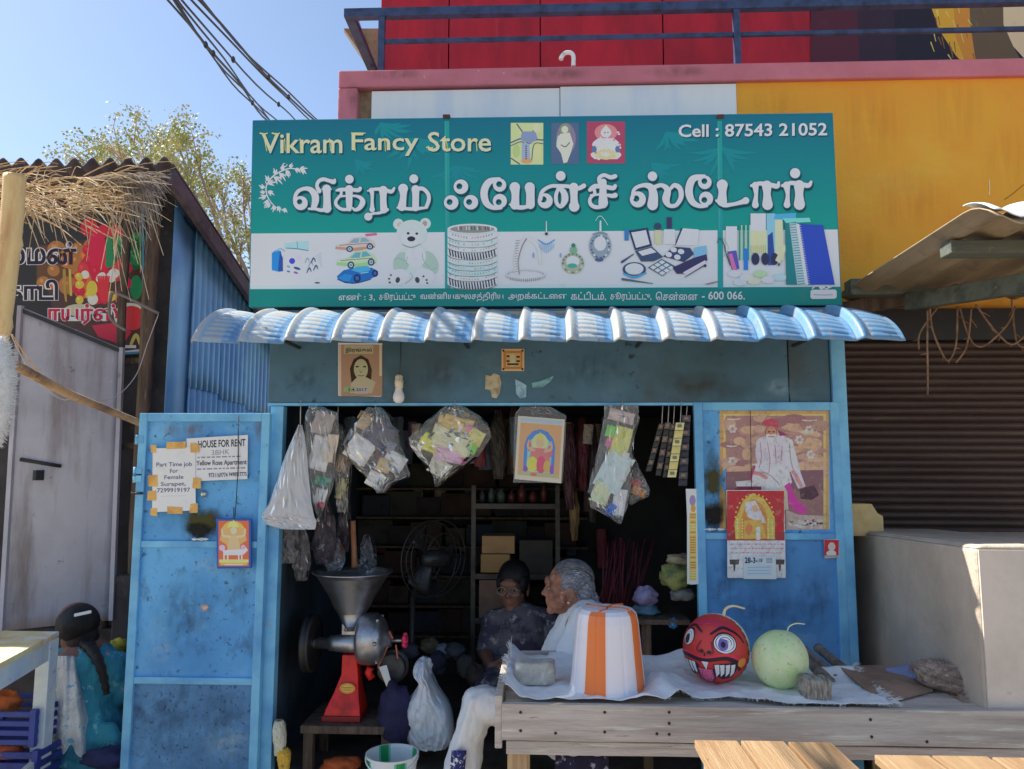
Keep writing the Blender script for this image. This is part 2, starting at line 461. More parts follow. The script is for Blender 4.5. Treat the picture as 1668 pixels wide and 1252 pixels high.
# painted mural on the upper wall: plain blocks of colour
pm = Print(lambda x, y: P(x, y, YR), start=0.004)
mk = lambda x0, x1, x2, x3, c: pm.poly([(x0, -330), (x1, -330), (x2, 108), (x3, 108)], c)
mk(1320, 2600, 2600, 1320, S(70, 28, 38))
mk(1380, 2600, 2600, 1400, S(46, 30, 40))
mk(1440, 2600, 2600, 1460, S(34, 27, 36))
pm.poly([(1500, -330), (1568, -330), (1572, 108), (1556, 90), (1530, 50), (1512, 0)], S(200, 140, 40))
pm.poly([(1530, -330), (1565, -330), (1580, 20), (1590, 60), (1640, 108), (1574, 108), (1556, 60)], S(176, 118, 40))
pm.poly([(1562, -330), (1640, -330), (1640, 40), (1652, 80), (1668, 108), (1590, 108), (1580, 40)], S(88, 72, 50))
pm.poly([(1628, -330), (2600, -330), (2600, 100), (1672, 100), (1650, 76), (1634, 40)], S(190, 165, 130))
for k in range(26):
    x = rnd(1512, 1600); y = rnd(5, 100)
    pm.stroke([(x, y, 2.0), (x+rnd(2, 7), y+rnd(8, 22), 1.0)], S(120, 82, 34) if k % 2 else S(220, 170, 80), n=3, cap=False)
pm.build('mural', PRINT, bl)
g = G(); g.box((P(1792, 700, YB).x, YB+0.005, 0.0), (7.0, YB+0.245, P(1400, 540, YB).z-0.001)); g.build('ground_floor_wall', MAT['yellow'], bl)
# concrete slab edge sticking out to the left of the upper floor
g = G(); g.hexa([P(600, 112, 2.4), P(640, 112, 2.4), P(640, 112, 1.3), P(605, 112, 1.3)], [P(560, 52, 2.4), P(640, 50, 2.4), P(640, 46, 1.3), P(560, 46, 1.3)])
g.build('terrace_slab', MAT['bare_plaster'], bl)
# railing
YRL = YB+0.10
rail = G(); rail.box((P(562, 22, YRL).x, YRL-0.022, P(622, 29, YRL).z), (6.8, YRL+0.022, P(622, 16, YRL).z))
rl = rail.build('railing', MAT['rail'], bl)
g = G(); g.box((P(622, 22, YRL).x, YRL-0.010, P(622, 71, YRL).z), (6.8, YRL+0.010, P(622, 65, YRL).z)); g.build('middle_rail', MAT['rail'], rl)
for px in (622, 1200, 1790):
    g = G(); x = P(px, 60, YRL).x; g.box((x-0.016, YRL-0.018, zt-0.05), (x+0.016, YRL+0.018, P(622, 22, YRL).z)); g.build('rail_post', MAT['rail'], rl)
g = G(); g.tube([P(580, 25, 1.6), P(606, 108, 1.0)], 0.011, 6); g.build('brace', MAT['rail'], rl)
g = G(); g.box((P(562, 22, YRL).x, YRL+0.024, P(622, 29, YRL).z), (P(562, 22, YRL).x+0.05, 2.4, P(622, 18, YRL).z)); g.build('side_rail', MAT['rail'], rl)
# bent white overflow pipe on the band
g = G(); pp = cr([tuple(P(x, y, YB-0.005)) for x, y in ((934, 108), (934, 92), (930, 86), (921, 86), (915, 92), (914, 97))], 5); g.tube(pp, 0.0115, 8)
g.build('overflow_pipe', M('off_white_pvc', S(205, 195, 185), 0.5, layers=[(S(150, 130, 110), 20, 0.5, 0.7)]), bl)

# ------------------------------------------------------------------ rolling shutter to the right
YS = YB+0.02
sh = thing('rolling_shutter', 'closed brown ribbed rolling shutter under the lean-to roof', 'shutter', (P(1550, 700, YS).x, YS, 0))
x0, x1 = P(1368, 700, YS).x, P(1790, 700, YS).x
ztop, zbot = P(1500, 556, YS).z, 0.55
n = 46; hh = (ztop-zbot)/n
g = G()
prof = []
for k in range(7):
    t = k/6; prof.append((-0.016*math.sin(math.pi*t)**0.8-0.002, t*hh))
prof.append((0.0, hh*1.0))
g.add([Vector((x, YS+p[0], p[1])) for x in (x0, x1) for p in prof], [(k, k+len(prof), k+1+len(prof), k+1) for k in range(len(prof)-1)], None, True)
sl0 = g.build('slat', MAT['shutter'], sh)
base = ORG[sl0].copy()
for k in range(n):
    loc = Vector((base.x, base.y, zbot+k*hh))
    if k == 0:
        sl0.location = loc-ORG[sh]
    else:
        dup(sl0, loc, sh)
g = G(); g.box((x0, YS-0.05, ztop), (x1, YS+0.2, P(1500, 506, YS).z)); g.build('hood', MAT['dark_steel'], sh)
g = G(); g.box((x0-0.06, YS-0.03, 0.1), (x0, YS+0.03, ztop)); g.build('guide_rail', MAT['dark_steel'], sh)
g = G(); g.box((x0-0.06, YS+0.03, 0.0), (x1, YS+0.2, zbot+0.03)); g.build('sill', MAT['concrete'], sh)

# ------------------------------------------------------------------ low concrete wall beside the shop
XW = P(1590, 893, -0.74).x
g = G()
zn, zf = P(1590, 893, -0.74).z, PX(1390, 868, XW).z
yf = 0.36
g.hexa([(XW, -0.74, 0), (XW+0.9, -0.74, 0), (XW+0.9, yf, 0), (XW, yf, 0)], [(XW, -0.74, zn), (XW+0.9, -0.74, zn), (XW+0.9, yf, zf), (XW, yf, zf)])
lw = tag(g.build('low_wall', MAT['concrete'], bevel=0.012), 'rough grey concrete parapet wall at right of the blue door', 'wall')
g = G(); g.box((XW+0.004, -0.747, 0.0), (XW+0.9, -0.7402, zn-0.004)); g.build('end_plaster', MAT['plaster_pale'], lw)
g = G(); g.hexa([(XW+0.001, -0.739, zn-.001), (XW+0.4, -0.739, zn-.001), (XW+0.4, yf, zf-.001), (XW+0.001, yf, zf-.001)], [(XW+0.02, -0.73, zn+0.010), (XW+0.4, -0.73, zn+0.010), (XW+0.4, yf, zf+0.012), (XW+0.02, yf, zf+0.012)])
g.build('coping', MAT['concrete'], lw, bevel=0.006)
# tan broken block standing on the far end
g = G(); a = P(1377, 872, 0.15); b = P(1433, 820, 0.15)
g.prism([(a.x, 0.12, a.z), (b.x, 0.12, a.z), (b.x, 0.12, lerp(a.z, b.z, 0.62)), (lerp(a.x, b.x, 0.86), 0.12, lerp(a.z, b.z, 0.7)), (lerp(a.x, b.x, 0.7), 0.12, b.z), (a.x, 0.12, b.z)], (0, 0.14, 0))
tag(g.build('carton', M('tan_cardboard', S(190, 160, 112), 0.85, layers=[(S(160, 130, 88), 6, 0.45, 0.7)]), bevel=0.004), 'torn tan cardboard carton standing on the low wall by the shutter', 'carton')

# ------------------------------------------------------------------ lean-to roof at the right
XL = 1.42
ya, yb_ = -0.92, 0.40
zR = P(1380, 474, PX(1380, 474, XL).y).z
lt = thing('lean_to_roof', 'brown corrugated sheet roof on green beams in front of the shutter', 'roof', (XL+0.8, -0.2, zR-0.2))
def ltz(y):
    return zR + 0.02*(0.2-y)
pitch = 0.076
for s_ in range(3):
    xs0 = XL+s_*0.76
    def f(u, v, xs0=xs0):
        x = xs0+u*0.775
        y = lerp(ya, yb_, v)
        z = ltz(y)+0.014*math.cos(2*math.pi*(x-XL)/pitch*0.5)+(0.004*s_)
        if v < 0.14:                      # rolled front lip
            t = 1-v/0.14
            z -= 0.075*t*t
        return Vector((x, y, z))
    g = G(); g.grid(f, 60, 28); g.build('roof_sheet', MAT['roof_sheet'], lt, solid=0.004)
g = G()
def lip(u, v):
    x = XL-0.01+u*2.4; y = lerp(ya-0.004, ya+0.17, v)
    t = 1-max(0, (y-ya))/0.185
    return Vector((x, y, ltz(y)+0.020+0.014*math.cos(2*math.pi*(x-XL)/pitch*0.5)-0.075*max(0, t)**2))
g.grid(lip, 120, 10); g.build('front_lip', MAT['white_board'], lt, solid=0.003)
for (px0, px1, py0, py1, y, th) in ((1545, 1760, 393, 414, -0.55, 0.06), (1384, 1640, 455, 481, 0.22, 0.06)):
    g = G(); a = P(px0, py1, y); b = P(px1, py0, y)
    g.box((a.x, y-0.02, a.z), (a.x+1.8, y+th, P(px0, py0, y).z)); g.build('cross_beam', MAT['beam_green'], lt, bevel=0.004)
g = G(); a = P(1480, 492, 0.20); b = P(1730, 452, -0.50)
g.bar(a, a+(b-a)*1.6, 0.05, 0.075); g.build('rafter', MAT['beam_green'], lt, bevel=0.004)
g = G(); a = P(1374, 505, 0.36); b = P(1560, 470, 0.2)
g.bar(a, b, 0.05, 0.07); g.build('rafter', MAT['dark_wood'], lt, bevel=0.004)
# hanging dry creeper roots
cr_m = M('dry_creeper_stem', S(130, 104, 84), 0.9, layers=[(S(90, 70, 56), 20, 0.4, 0.7)])
random.seed(3)
runs = [((1512, 505), (1510, 560), (1513, 600), (1512, 640)), ((1516, 500), (1520, 540), (1535, 575), (1545, 585), (1556, 560), (1558, 500)),
        ((1580, 500), (1578, 540), (1572, 570), (1556, 588)), ((1562, 500), (1575, 545), (1592, 565), (1612, 560), (1640, 530), (1652, 500)),
        ((1590, 495), (1606, 520), (1626, 545), (1650, 560), (1680, 540)), ((1650, 485), (1652, 530), (1662, 565), (1690, 560)), ((1530, 500), (1500, 540), (1498, 570))]
for i, rn in enumerate(runs):
    y0 = 0.12+0.02*i
    q = cr([tuple(P(x+rnd(-2, 2), y+rnd(-2, 2), y0+rnd(-0.02, 0.02))) for x, y in rn], 6)
    g = G(); g.tube(q, [0.0045+0.0015*nz(k*0.7, i) for k in range(len(q))], 6)
    for k in range(3, len(q)-2, 5):
        a = Vector(q[k]); g.tube([a, a+Vector((rnd(-.04, .04), rnd(-.02, .02), rnd(-.05, .0)))], [0.003, 0.0012], 5)
    tag(g.build('creeper_stem', cr_m), ('longest straight dry creeper stem hanging at the left before the shutter', 'looped dry creeper stem next to the longest straight one', 'dry creeper stem joining the loop from the right', 'wide sagging dry creeper stem in the middle of the shutter', 'upper sagging dry creeper stem right of the middle', 'rightmost dry creeper stem at the picture edge', 'short dry creeper stem leaning left of the longest one')[i], 'creeper', 'dry creeper stems under the lean-to roof')

# ------------------------------------------------------------------ the blue sheet-metal shop kiosk
KX0, KX1 = P(440, 760, 0).x, P(1392, 900, 0).x
KD = 1.75
zl = P(800, 656, 0).z                   # underside of lintel
zs = P(800, 504, 0).z                   # top, under the sign
zfl = 0.27
kk = thing('shop_kiosk', 'small blue sheet metal kiosk shop with open doorway', 'kiosk', (0, 0.8, 0))
xs = [P(k, 600, 0).x for k in (440, 1283, 1352)]
g = G(); g.box((xs[0], -0.012, zl), (xs[1]-0.003, 0.02, zs)); g.build('lintel_panel', MAT['lintel'], kk, bevel=0.003)
g = G(); g.box((xs[1]+0.003, -0.006, zl), (xs[2]-0.004, 0.02, zs)); g.build('lintel_panel', MAT['lintel'], kk, bevel=0.003)
g = G(); g.box((xs[0], -0.016, zl-0.012), (xs[2], 0.02, zl-0.001)); g.build('lintel_lip', MAT['frame_blue'], kk)
xp = P(456, 900, 0).x
g = G(); g.box((KX0, -0.020, 0.19), (xp, 0.03, zl-0.014)); g.build('frame_post', MAT['frame_blue'], kk, bevel=0.003)
xr0, xr1 = P(1366, 760, 0).x, P(1391, 950, 0).x
g = G(); g.box((xs[2], -0.020, 0.19), (xr1, 0.03, zs)); g.build('frame_post', MAT['frame_blue'], kk, bevel=0.003)
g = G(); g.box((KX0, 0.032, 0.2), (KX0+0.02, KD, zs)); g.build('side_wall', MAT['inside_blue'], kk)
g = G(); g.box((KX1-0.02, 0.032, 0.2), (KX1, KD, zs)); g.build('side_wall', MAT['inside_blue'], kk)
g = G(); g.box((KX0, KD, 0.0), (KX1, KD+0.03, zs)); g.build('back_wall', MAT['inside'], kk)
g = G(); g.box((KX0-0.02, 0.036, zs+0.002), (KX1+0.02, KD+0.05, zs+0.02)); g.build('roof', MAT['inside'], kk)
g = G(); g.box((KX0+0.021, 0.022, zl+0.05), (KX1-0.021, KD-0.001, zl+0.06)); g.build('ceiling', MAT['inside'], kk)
g = G(); g.box((KX0+0.001, -0.003, 0.0), (KX1-0.001, KD-0.001, zfl)); g.build('floor', M('worn_cement_floor', S(96, 88, 80), 0.85, layers=[(S(60, 54, 48), 4, 0.4, 0.7)], bump=(0.2, 30)), kk)

def door(px0, px1, top, rails, y, name_mats, hinge_side, lab):
    """sheet door of a tube frame with recessed panels; rails = pixel heights of the cross rails"""
    xa, xb = P(px0, 700, y).x, P(px1, 700, y).x
    z1 = P((px0+px1)/2, top, y).z; z0_ = 0.2
    fr = G(); t = 0.036
    fr.box((xa, y-0.016, z0_), (xa+t, y+0.016, z1)); fr.box((xb-t, y-0.016, z0_), (xb, y+0.016, z1))
    fr.box((xa+t, y-0.015, z1-t), (xb-t, y+0.015, z1)); fr.box((xa+t, y-0.015, z0_), (xb-t, y+0.015, z0_+t))
    d = fr.build('door', MAT['frame_blue'], kk, bevel=0.003)
    d['label'] = lab
    zz = [z1-t]
    for pr in rails:
        z = P((px0+px1)/2, pr, y).z
        g = G(); g.box((xa+t, y-0.014, z-0.014), (xb-t, y+0.014, z+0.014)); g.build('cross_rail', MAT['frame_blue'], d, bevel=0.003)
        zz += [z+0.014, z-0.014]
    zz.append(z0_+t)
    for k in range(0, len(zz), 2):
        def f(u, v, k=k):
            x = lerp(xa+t, xb-t, u); z = lerp(zz[k+1], zz[k], v)
            return Vector((x, y-0.001+0.004*nz(x*4.0, z*3.0, k*2.0)*math.sin(math.pi*u)*math.sin(math.pi*v), z))
        g = G(); g.grid(f, 18, 24); g.build('panel', MAT[name_mats[k//2]], d)
    return d, xa, xb, z1
YD = -0.045
dl, dxa, dxb, dz1 = door(229, 441, 673, (886, 1108), YD, ('door_blue', 'door_blue', 'door_blue_low'), 'l', 'blue door leaf swung open with two paper notices taped on')
for py in (716, 768, 778):
    g = G(); x = dxa-0.006; z = P(232, py, YD).z
    g.tube([(x, YD-0.012, z-0.02), (x, YD-0.012, z+0.02)], 0.009, 10); g.box((x, YD-0.018, z-0.016), (x+0.03, YD-0.0165, z+0.016)); g.build('hinge', MAT['frame_blue'], dl)
g = G(); a = P(333, 804, YD); g.lathe([(0.0, 0.020), (0.012, 0.018), (0.015, 0.008), (0.015, 0.002), (0.0, 0.0)], a+Vector((0, 0.0, 0)), (0, -1, 0), 16)
g.build('lock', M('steel_lock', (0.55, 0.55, 0.55), 0.3, metal=0.9), dl)
g = G(); a = P(229, 803, YD); g.tube([a+Vector((-0.03, -0.02, 0)), a+Vector((0.02, -0.02, 0))], 0.005, 8); g.build('bolt', MAT['dark_steel'], dl)
drr, rxa, rxb, rz1 = door(1130, 1366, 655, (873,), -0.006, ('door_blue', 'door_blue_deep'), 'r', 'closed blue door leaf with a framed poster on its upper panel')

# soot marks where lamps burn, on both cross rails: small crusts of wax
wax = M('wax_drips', S(205, 205, 200), 0.5)
for (px, py, y, par) in ((322, 878, YD-0.017, dl), (1166, 862, -0.023, drr)):
    g = G(); a = P(px, py, y)
    for k in range(9):
        g.ell(a+Vector((rnd(-0.035, 0.035), rnd(-0.004, 0.006), 0.0)), (rnd(0.006, 0.016), 0.006, rnd(0.003, 0.007)), nu=8, nv=6)
    g.build('wax_crust', wax, par)

# ------------------------------------------------------------------ tile-profile awning
aw = thing('tile_awning', 'pale blue tile profile awning strip above the shop doorway', 'awning', (0, -0.25, P(800, 556, -0.44).z))
YF, YK = -0.44, -0.10
ax0, ax1 = P(312, 556, YF).x, P(1476, 552, YF).x
zA, zB = P(900, 514, YK).z, P(900, 557, YF).z
NT = 15
tw = (ax1-ax0)/NT
def tile(u, v):
    """u across one tile, v from back (0) to front drip edge (1): rounded drop, roll at the left, stepped ribs in the pan"""
    a = v*math.pi/2
    y = YK+(YF-YK)*(0.42*v+0.58*math.sin(a))
    z = zA+(zB-zA)*(0.36*v+0.64*(1-math.cos(a)))
    tl = Vector((0, -math.cos(a)*0.8-0.15, -math.sin(a)*0.9-0.1)).normalized()
    nrm = Vector((0, tl.z, -tl.y))
    if nrm.z < 0: nrm = -nrm
    # broad arch: steep lip at the left, flat crown, long fall to the right where the next tile laps over
    if u < 0.10:
        roll = 0.036*ease(u/0.10)**0.7
    elif u < 0.30:
        roll = 0.036-0.014*ease((u-0.10)/0.20)
    elif u < 0.90:
        roll = 0.022*(1-((u-0.30)/0.60)**1.6)
    else:
        roll = 0.0
    if 0.26 < u < 0.92:
        k = v*11
        fr_ = k-math.floor(k)
        e = min(1, (u-0.26)/0.05, (0.92-u)/0.08)
        roll += 0.0085*(1-fr_)*e-0.004*e if v > 0.04 else 0
    p = Vector((ax0+u*tw, y, z))+nrm*roll
    return p
g = G()
vs_ = []
for k in range(11):
    vs_ += [k/11+0.0005, (k+0.5)/11, (k+1)/11-0.0005]
us_ = [0, .02, .04, .06, .08, .10, .14, .20, .255, .27, .32, .36, .42, .50, .58, .66, .74, .80, .86, .90, .96, .985, 1.0]
SUNLIT, SHADED, HALF_LIT = (0.45, 0.47, 0.46, 1), (0.13, 0.29, 0.50, 1), (0.30, 0.44, 0.58, 1)   # sunlight coloured in pale on crests and rib tops, shade as blue in troughs
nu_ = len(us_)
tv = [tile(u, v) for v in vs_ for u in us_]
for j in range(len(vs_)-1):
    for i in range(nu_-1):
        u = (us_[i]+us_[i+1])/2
        if u < .10: c_ = SUNLIT
        elif u < .26: c_ = HALF_LIT if u > .2 else SUNLIT
        elif u < .66: c_ = (SUNLIT, HALF_LIT, SHADED)[j % 3]
        elif u < .8: c_ = (HALF_LIT, SHADED, SHADED)[j % 3]
        else: c_ = SHADED
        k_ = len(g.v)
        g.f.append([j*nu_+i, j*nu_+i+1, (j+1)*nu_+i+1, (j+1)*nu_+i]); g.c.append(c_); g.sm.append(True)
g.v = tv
MAT['awning_sunlit_worn'] = M('worn_tile_sun_shade_paint', (1, 1, 1), 0.42, vcol=True, layers=[(S(96, 130, 165), 6, 0.5, 0.8, None, 0.6), (S(140, 124, 102), 14, 0.52, 0.76, (3, 1, 0.6), 0.6), (S(80, 74, 66), 40, 0.6, 0.72, None, 0.6)], bump=(0.15, 60))  # vertex colour holds painted sun and shade; the layers add wear
t0 = g.build('roof_tile', MAT['awning_sunlit_worn'], aw, solid=0.003)
o0 = ORG[t0].copy()
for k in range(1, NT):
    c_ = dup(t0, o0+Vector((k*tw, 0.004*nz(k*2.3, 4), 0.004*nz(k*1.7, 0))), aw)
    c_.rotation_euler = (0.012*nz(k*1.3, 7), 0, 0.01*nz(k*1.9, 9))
    if k >= NT-3:                      # last tiles at the right coloured all blue as if in shade
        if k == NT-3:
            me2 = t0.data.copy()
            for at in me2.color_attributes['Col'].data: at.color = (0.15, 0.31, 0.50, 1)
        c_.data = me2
# timber batten and litter behind the awning, under the sign
g = G(); g.box((P(430, 505, 0).x, -0.10, zA-0.012), (P(1375, 505, 0).x, -0.03, zA+0.02)); g.build('batten', M('tan_timber', S(190, 165, 130), 0.85, layers=[(S(140, 112, 84), 9, 0.4, 0.7, (0.5, 4, 4))]), aw)  # pale tan timber with browner grain
for px in (480, 760, 1040, 1300):
    g = G(); x = P(px, 520, -0.1).x; g.bar((x, -0.02, zB+0.05), (x, -0.40, zB+0.045), 0.012, 0.012); g.build('bracket', MAT['dark_steel'], aw)

# ------------------------------------------------------------------ left shed
SX = P(266, 700, 0.75).x                # plane of its blue side wall
sd = thing('market_shed', 'dark roofed market shed with blue corrugated side wall left of the shop', 'shed', (SX-1.0, 1.4, 0))
def szt(y):
    return lerp(P(270, 268, 0.60).z, PX(405, 474, SX).z, (y-0.60)/(PX(405, 474, SX).y-0.60))
yr0, yr1 = 0.75, 2.9
# flat front sheet then ribbed sheets, upper and lower rows
g = G(); g.grid(lambda u, v: Vector((SX, lerp(yr0, 1.01, u), lerp(0.0, szt(lerp(yr0, 1.01, u))-0.04, v))), 2, 10); g.build('flat_sheet', MAT['side_sheet'], sd, solid=0.003)
ysp = [0.985, 1.42, 1.86, 2.30, 2.88]
for i in range(4):
    for row in range(2):
        def f(u, v, i=i, row=row):
            y = lerp(ysp[i], ysp[i+1]+0.015, u)
            zsplit = 2.02-0.03*i
            z = lerp(0.02, zsplit+0.05, v) if row == 0 else lerp(zsplit, szt(y)-0.05, v)
            tri = math.sin(2*math.pi*y/0.075)
            return Vector((SX+0.011*max(-0.6, min(0.6, tri))/0.6+0.004*row+0.0015*(i % 2)+0.004, y, z))
        g = G(); g.grid(f, 72, 8); g.build('corrugated_sheet', MAT['side_sheet'], sd, solid=0.002)
# roof
pit = P(30+29, 258, 0.42).x-P(30, 258, 0.42).x
YRF = 0.42
def rf(u, v, x0, x1):
    x = lerp(x0, x1, u); y = lerp(YRF, 2.95, v)
    zb_ = P(250, 262, YRF).z
    slope = (szt(2.2)-szt(0.75))/1.45
    return Vector((x, y, zb_+(y-YRF)*slope+0.022*math.cos(2*math.pi*(x-SX)/pit)))
xr = P(283, 268, YRF).x
for k in range(4):
    x1_ = xr-k*0.80; x0_ = x1_-0.82
    g = G(); g.grid(lambda u, v: rf(u, v, x0_, x1_)+Vector((0, 0, 0.006*k)), 64, 10); g.build('roof_sheet', MAT['fibre_roof'], sd, solid=0.007)
# barge board hiding the roof edge thickness
g = G(); a0_ = Vector((xr-0.01, YRF, rf(1, 0, xr-0.1, xr).z-0.065)); a1_ = Vector((xr-0.01, 2.92, rf(1, 1, xr-0.1, xr).z-0.065))
g.bar(a0_, a1_, 0.03, 0.085); g.build('barge_board', MAT['fibre_roof'], sd)
g = G(); a = P(217, 268, YRF-0.015); g.tube([a, a+Vector((0, 0.03, 0))], 0.010, 10); g.build('bolt', MAT['dark_steel'], sd)
# front corner posts and dark inside
for px, r_ in ((252, 0.036), (210, 0.022)):
    g = G(); a = P(px, 330, 0.70); x = a.x
    g.tube([(x+0.012*nz(k*0.8, px), 0.70, k*0.31) for k in range(11)], [r_*(1+0.12*nz(k, px, 2)) for k in range(11)], 10)
    g.build('post', MAT['dark_wood'], sd)
g = G(); g.box((-3.4, 0.66, 0.0), (P(196, 1000, 0.66).x, 0.79, 0.74)); g_pl = g
MAT['shed_in'] = M('dark_shed_boards', S(58, 54, 54), 0.85, layers=[(S(36, 34, 34), 5, 0.4, 0.7), (S(80, 74, 70), 12, 0.6, 0.8)])
g_pl.build('plinth', MAT['shed_in'], sd, bevel=0.01)
g = G(); g.box((-4.2, 0.80, 0.0), (SX-0.02, 0.83, 3.05)); g.build('front_wall', MAT['shed_in'], sd)
g = G(); a = P(192, 935, 0.66); b = P(232, 1000, 0.66); g.box((a.x, 0.62, 0), (SX+0.16, 0.78, a.z)); g.build('plinth', MAT['shed_in'], sd, bevel=0.01)
for py, px0, px1 in ((728, 195, 232), (590, 196, 240)):
    g = G(); a = P(px0, py, 0.72); b = P(px1, py-4, 0.72); g.bar(a, b, 0.02, 0.03); g.build('cross_batten', MAT['dark_wood'], sd)

# grey steel door of the shed, swung out towards the street
gd = thing('steel_gate', 'mauve grey steel gate leaf standing open before the vegetable banner', 'gate', (-2.4, 0.5, 0.7))
yn, yfa = 0.40, 0.62
A = P(30, 498, yn); B = P(195, 566, yfa)
zt_n, zt_f = A.z, B.z
Abot = P(-2, 1028, yn); Bbot = P(178, 1010, yfa)
def gf(u, v):
    a = Abot.lerp(Vector((A.x, A.y, zt_n)), v); b = Bbot.lerp(Vector((B.x, B.y, zt_f)), v)
    p = a.lerp(b, u)
    return p+Vector((0.006*nz(u*3, v*5), 0, 0))
g = G(); g.grid(gf, 16, 24); g.build('sheet', MAT['grey_door'], gd, solid=0.004)
for u in (0.0, 1.0):
    g = G(); g.bar(gf(u, 0)+Vector((0.012, 0, 0)), gf(u, 1)+Vector((0.012, 0, 0)), 0.022, 0.022, up=(0, 1, 0)); g.build('frame_bar', MAT['grey_door'], gd)
g = G(); g.bar(gf(0, 1)+Vector((0.012, 0, -0.02)), gf(1, 1)+Vector((0.012, 0, -0.02)), 0.012, 0.018); g.build('frame_bar', MAT['dark_steel'], gd)
g = G(); a = gf(0.06, 0.52)+Vector((0.02, 0, 0)); b = gf(0.44, 0.52)+Vector((0.02, 0, 0))
g.tube([a, b], 0.009, 8); lk = g.build('bolt', MAT['dark_steel'], gd)
g = G(); q = gf(0.25, 0.49)+Vector((0.024, 0, 0)); g.box(q+Vector((-0.008, -0.05, -0.04)), q+Vector((0.008, 0.03, 0.01))); g.build('padlock', MAT['dark_steel'], gd)

# ------------------------------------------------------------------ overhead cables
random.seed(12)
def cable(x0, y0, x1, y1, i, r_=0.006):
    a = P(x0, y0, 0.2); b = P(x1, y1, 3.2)
    d = b-a
    pts = []
    for k in range(25):
        t = -0.9+k/24*2.5
        p = a+d*t
        p.z += 0.10*(t-0.5)**2-0.025+0.010*math.sin(t*9+i*1.3)
        p.x += 0.012*math.sin(t*7+i*2.1)
        pts.append(p)
    g = G(); g.tube(pts, r_, 6)
    return g, pts
spec = [(268, -6, 428, 186), (276, -6, 434, 188), (282, -6, 432, 190), (286, -6, 442, 190), (290, -6, 474, 190), (309, -6, 500, 190), (316, -6, 506, 190), (320, -6, 514, 192)]
for i, (x0, y0, x1, y1) in enumerate(spec):
    g, pts = cable(x0, y0, x1, y1, i, 0.008 if i in (2, 6) else 0.0062)
    lab = '%s black cable from the left in the %s bundle' % (('first', 'second', 'third', 'fourth', 'fifth', 'first', 'second', 'third')[i], 'left sagging' if i < 5 else 'right straighter')
    o = tag(g.build('overhead_cable', MAT['cable']), lab, 'cable', 'cables of the lower bundle' if i < 5 else 'cables of the upper bundle')
    if i in (2, 4, 6):
        for t in ((0.24, 0.30, 0.78), (0.36, 0.80), (0.5, 0.72))[(2, 4, 6).index(i)]:
            k = (t+0.9)/2.5*24
            p = Vector(pts[int(k)]).lerp(Vector(pts[int(k)+1]), k-int(k))
            g = G(); g.ell(p, (0.013, 0.022, 0.022), nu=8, nv=6); g.build('clamp', MAT['cable'], o)

# ------------------------------------------------------------------ tree behind the shed
random.seed(21)
tr = thing('leafy_tree', 'pale yellow green tree with thin crown behind the shed roof', 'tree', (-3.6, 6.6, 0))
bark = M('pale_bark', S(150, 135, 118), 0.9, layers=[(S(110, 96, 82), 10, 0.4, 0.7, (3, 3, 0.5))], bump=(0.4, 40))
leafm = M('tree_leaf', S(176, 172, 122, 0.72), 0.6, layers=[(S(132, 142, 70, 0.75), 3.0, 0.42, 0.6), (S(190, 176, 120, 0.75), 7.0, 0.55, 0.72)])
tb = Vector((-3.6, 6.6, 0))
g = G()
tips = []
g.tube([tb, tb+Vector((0.05, 0, 1.2)), tb+Vector((-0.05, 0.1, 2.4)), tb+Vector((0.0, 0.1, 3.0))], [0.16, 0.13, 0.11, 0.09], 10)
crown = [(180, 235), (212, 220), (262, 222), (160, 262), (135, 262), (235, 250), (300, 265), (330, 290), (290, 235), (345, 325), (380, 350), (395, 330), (360, 300), (385, 400), (350, 380), (200, 245), (310, 230), (330, 340), (400, 300), (410, 370), (270, 260), (300, 300), (430, 420)]
for (px, py) in crown:
    c = P(px, py, 6.6+rnd(-0.9, 0.9))
    s0 = tb+Vector((0, 0.1, rnd(2.2, 3.0)))
    mid = s0.lerp(c, 0.5)+Vector((rnd(-.15, .15), rnd(-.15, .15), rnd(-.1, .2)))
    g.tube([s0, mid, c], [0.05, 0.028, 0.010], 6)
    for k in range(7):
        e = c+Vector((rnd(-.36, .36), rnd(-.4, .4), rnd(-.25, .30)))
        g.tube([c.lerp(mid, rnd(0, .3)), c.lerp(e, .5)+Vector((0, 0, .04)), e], [0.009, 0.006, 0.003], 4)
        tips.append((c, e))
g.build('trunk', bark, tr)
lf = G()
for c, e in tips:
    for k in range(56):
        p = c.lerp(e, rnd(0.25, 1.15))+Vector((rnd(-.1, .1), rnd(-.1, .1), rnd(-.1, .1)))
        d = Vector((rnd(-1, 1), rnd(-1, 1), rnd(-1, .5))).normalized(); sdv = d.cross(Vector((rnd(-1, 1), rnd(-1, 1), rnd(-1, 1)))).normalized()
        l = rnd(.026, .05); w_ = l*0.45
        lf.add([p, p+d*l*.5+sdv*w_, p+d*l, p+d*l*.5-sdv*w_], [(0, 1, 2, 3)])
lf.build('crown', leafm, tr)
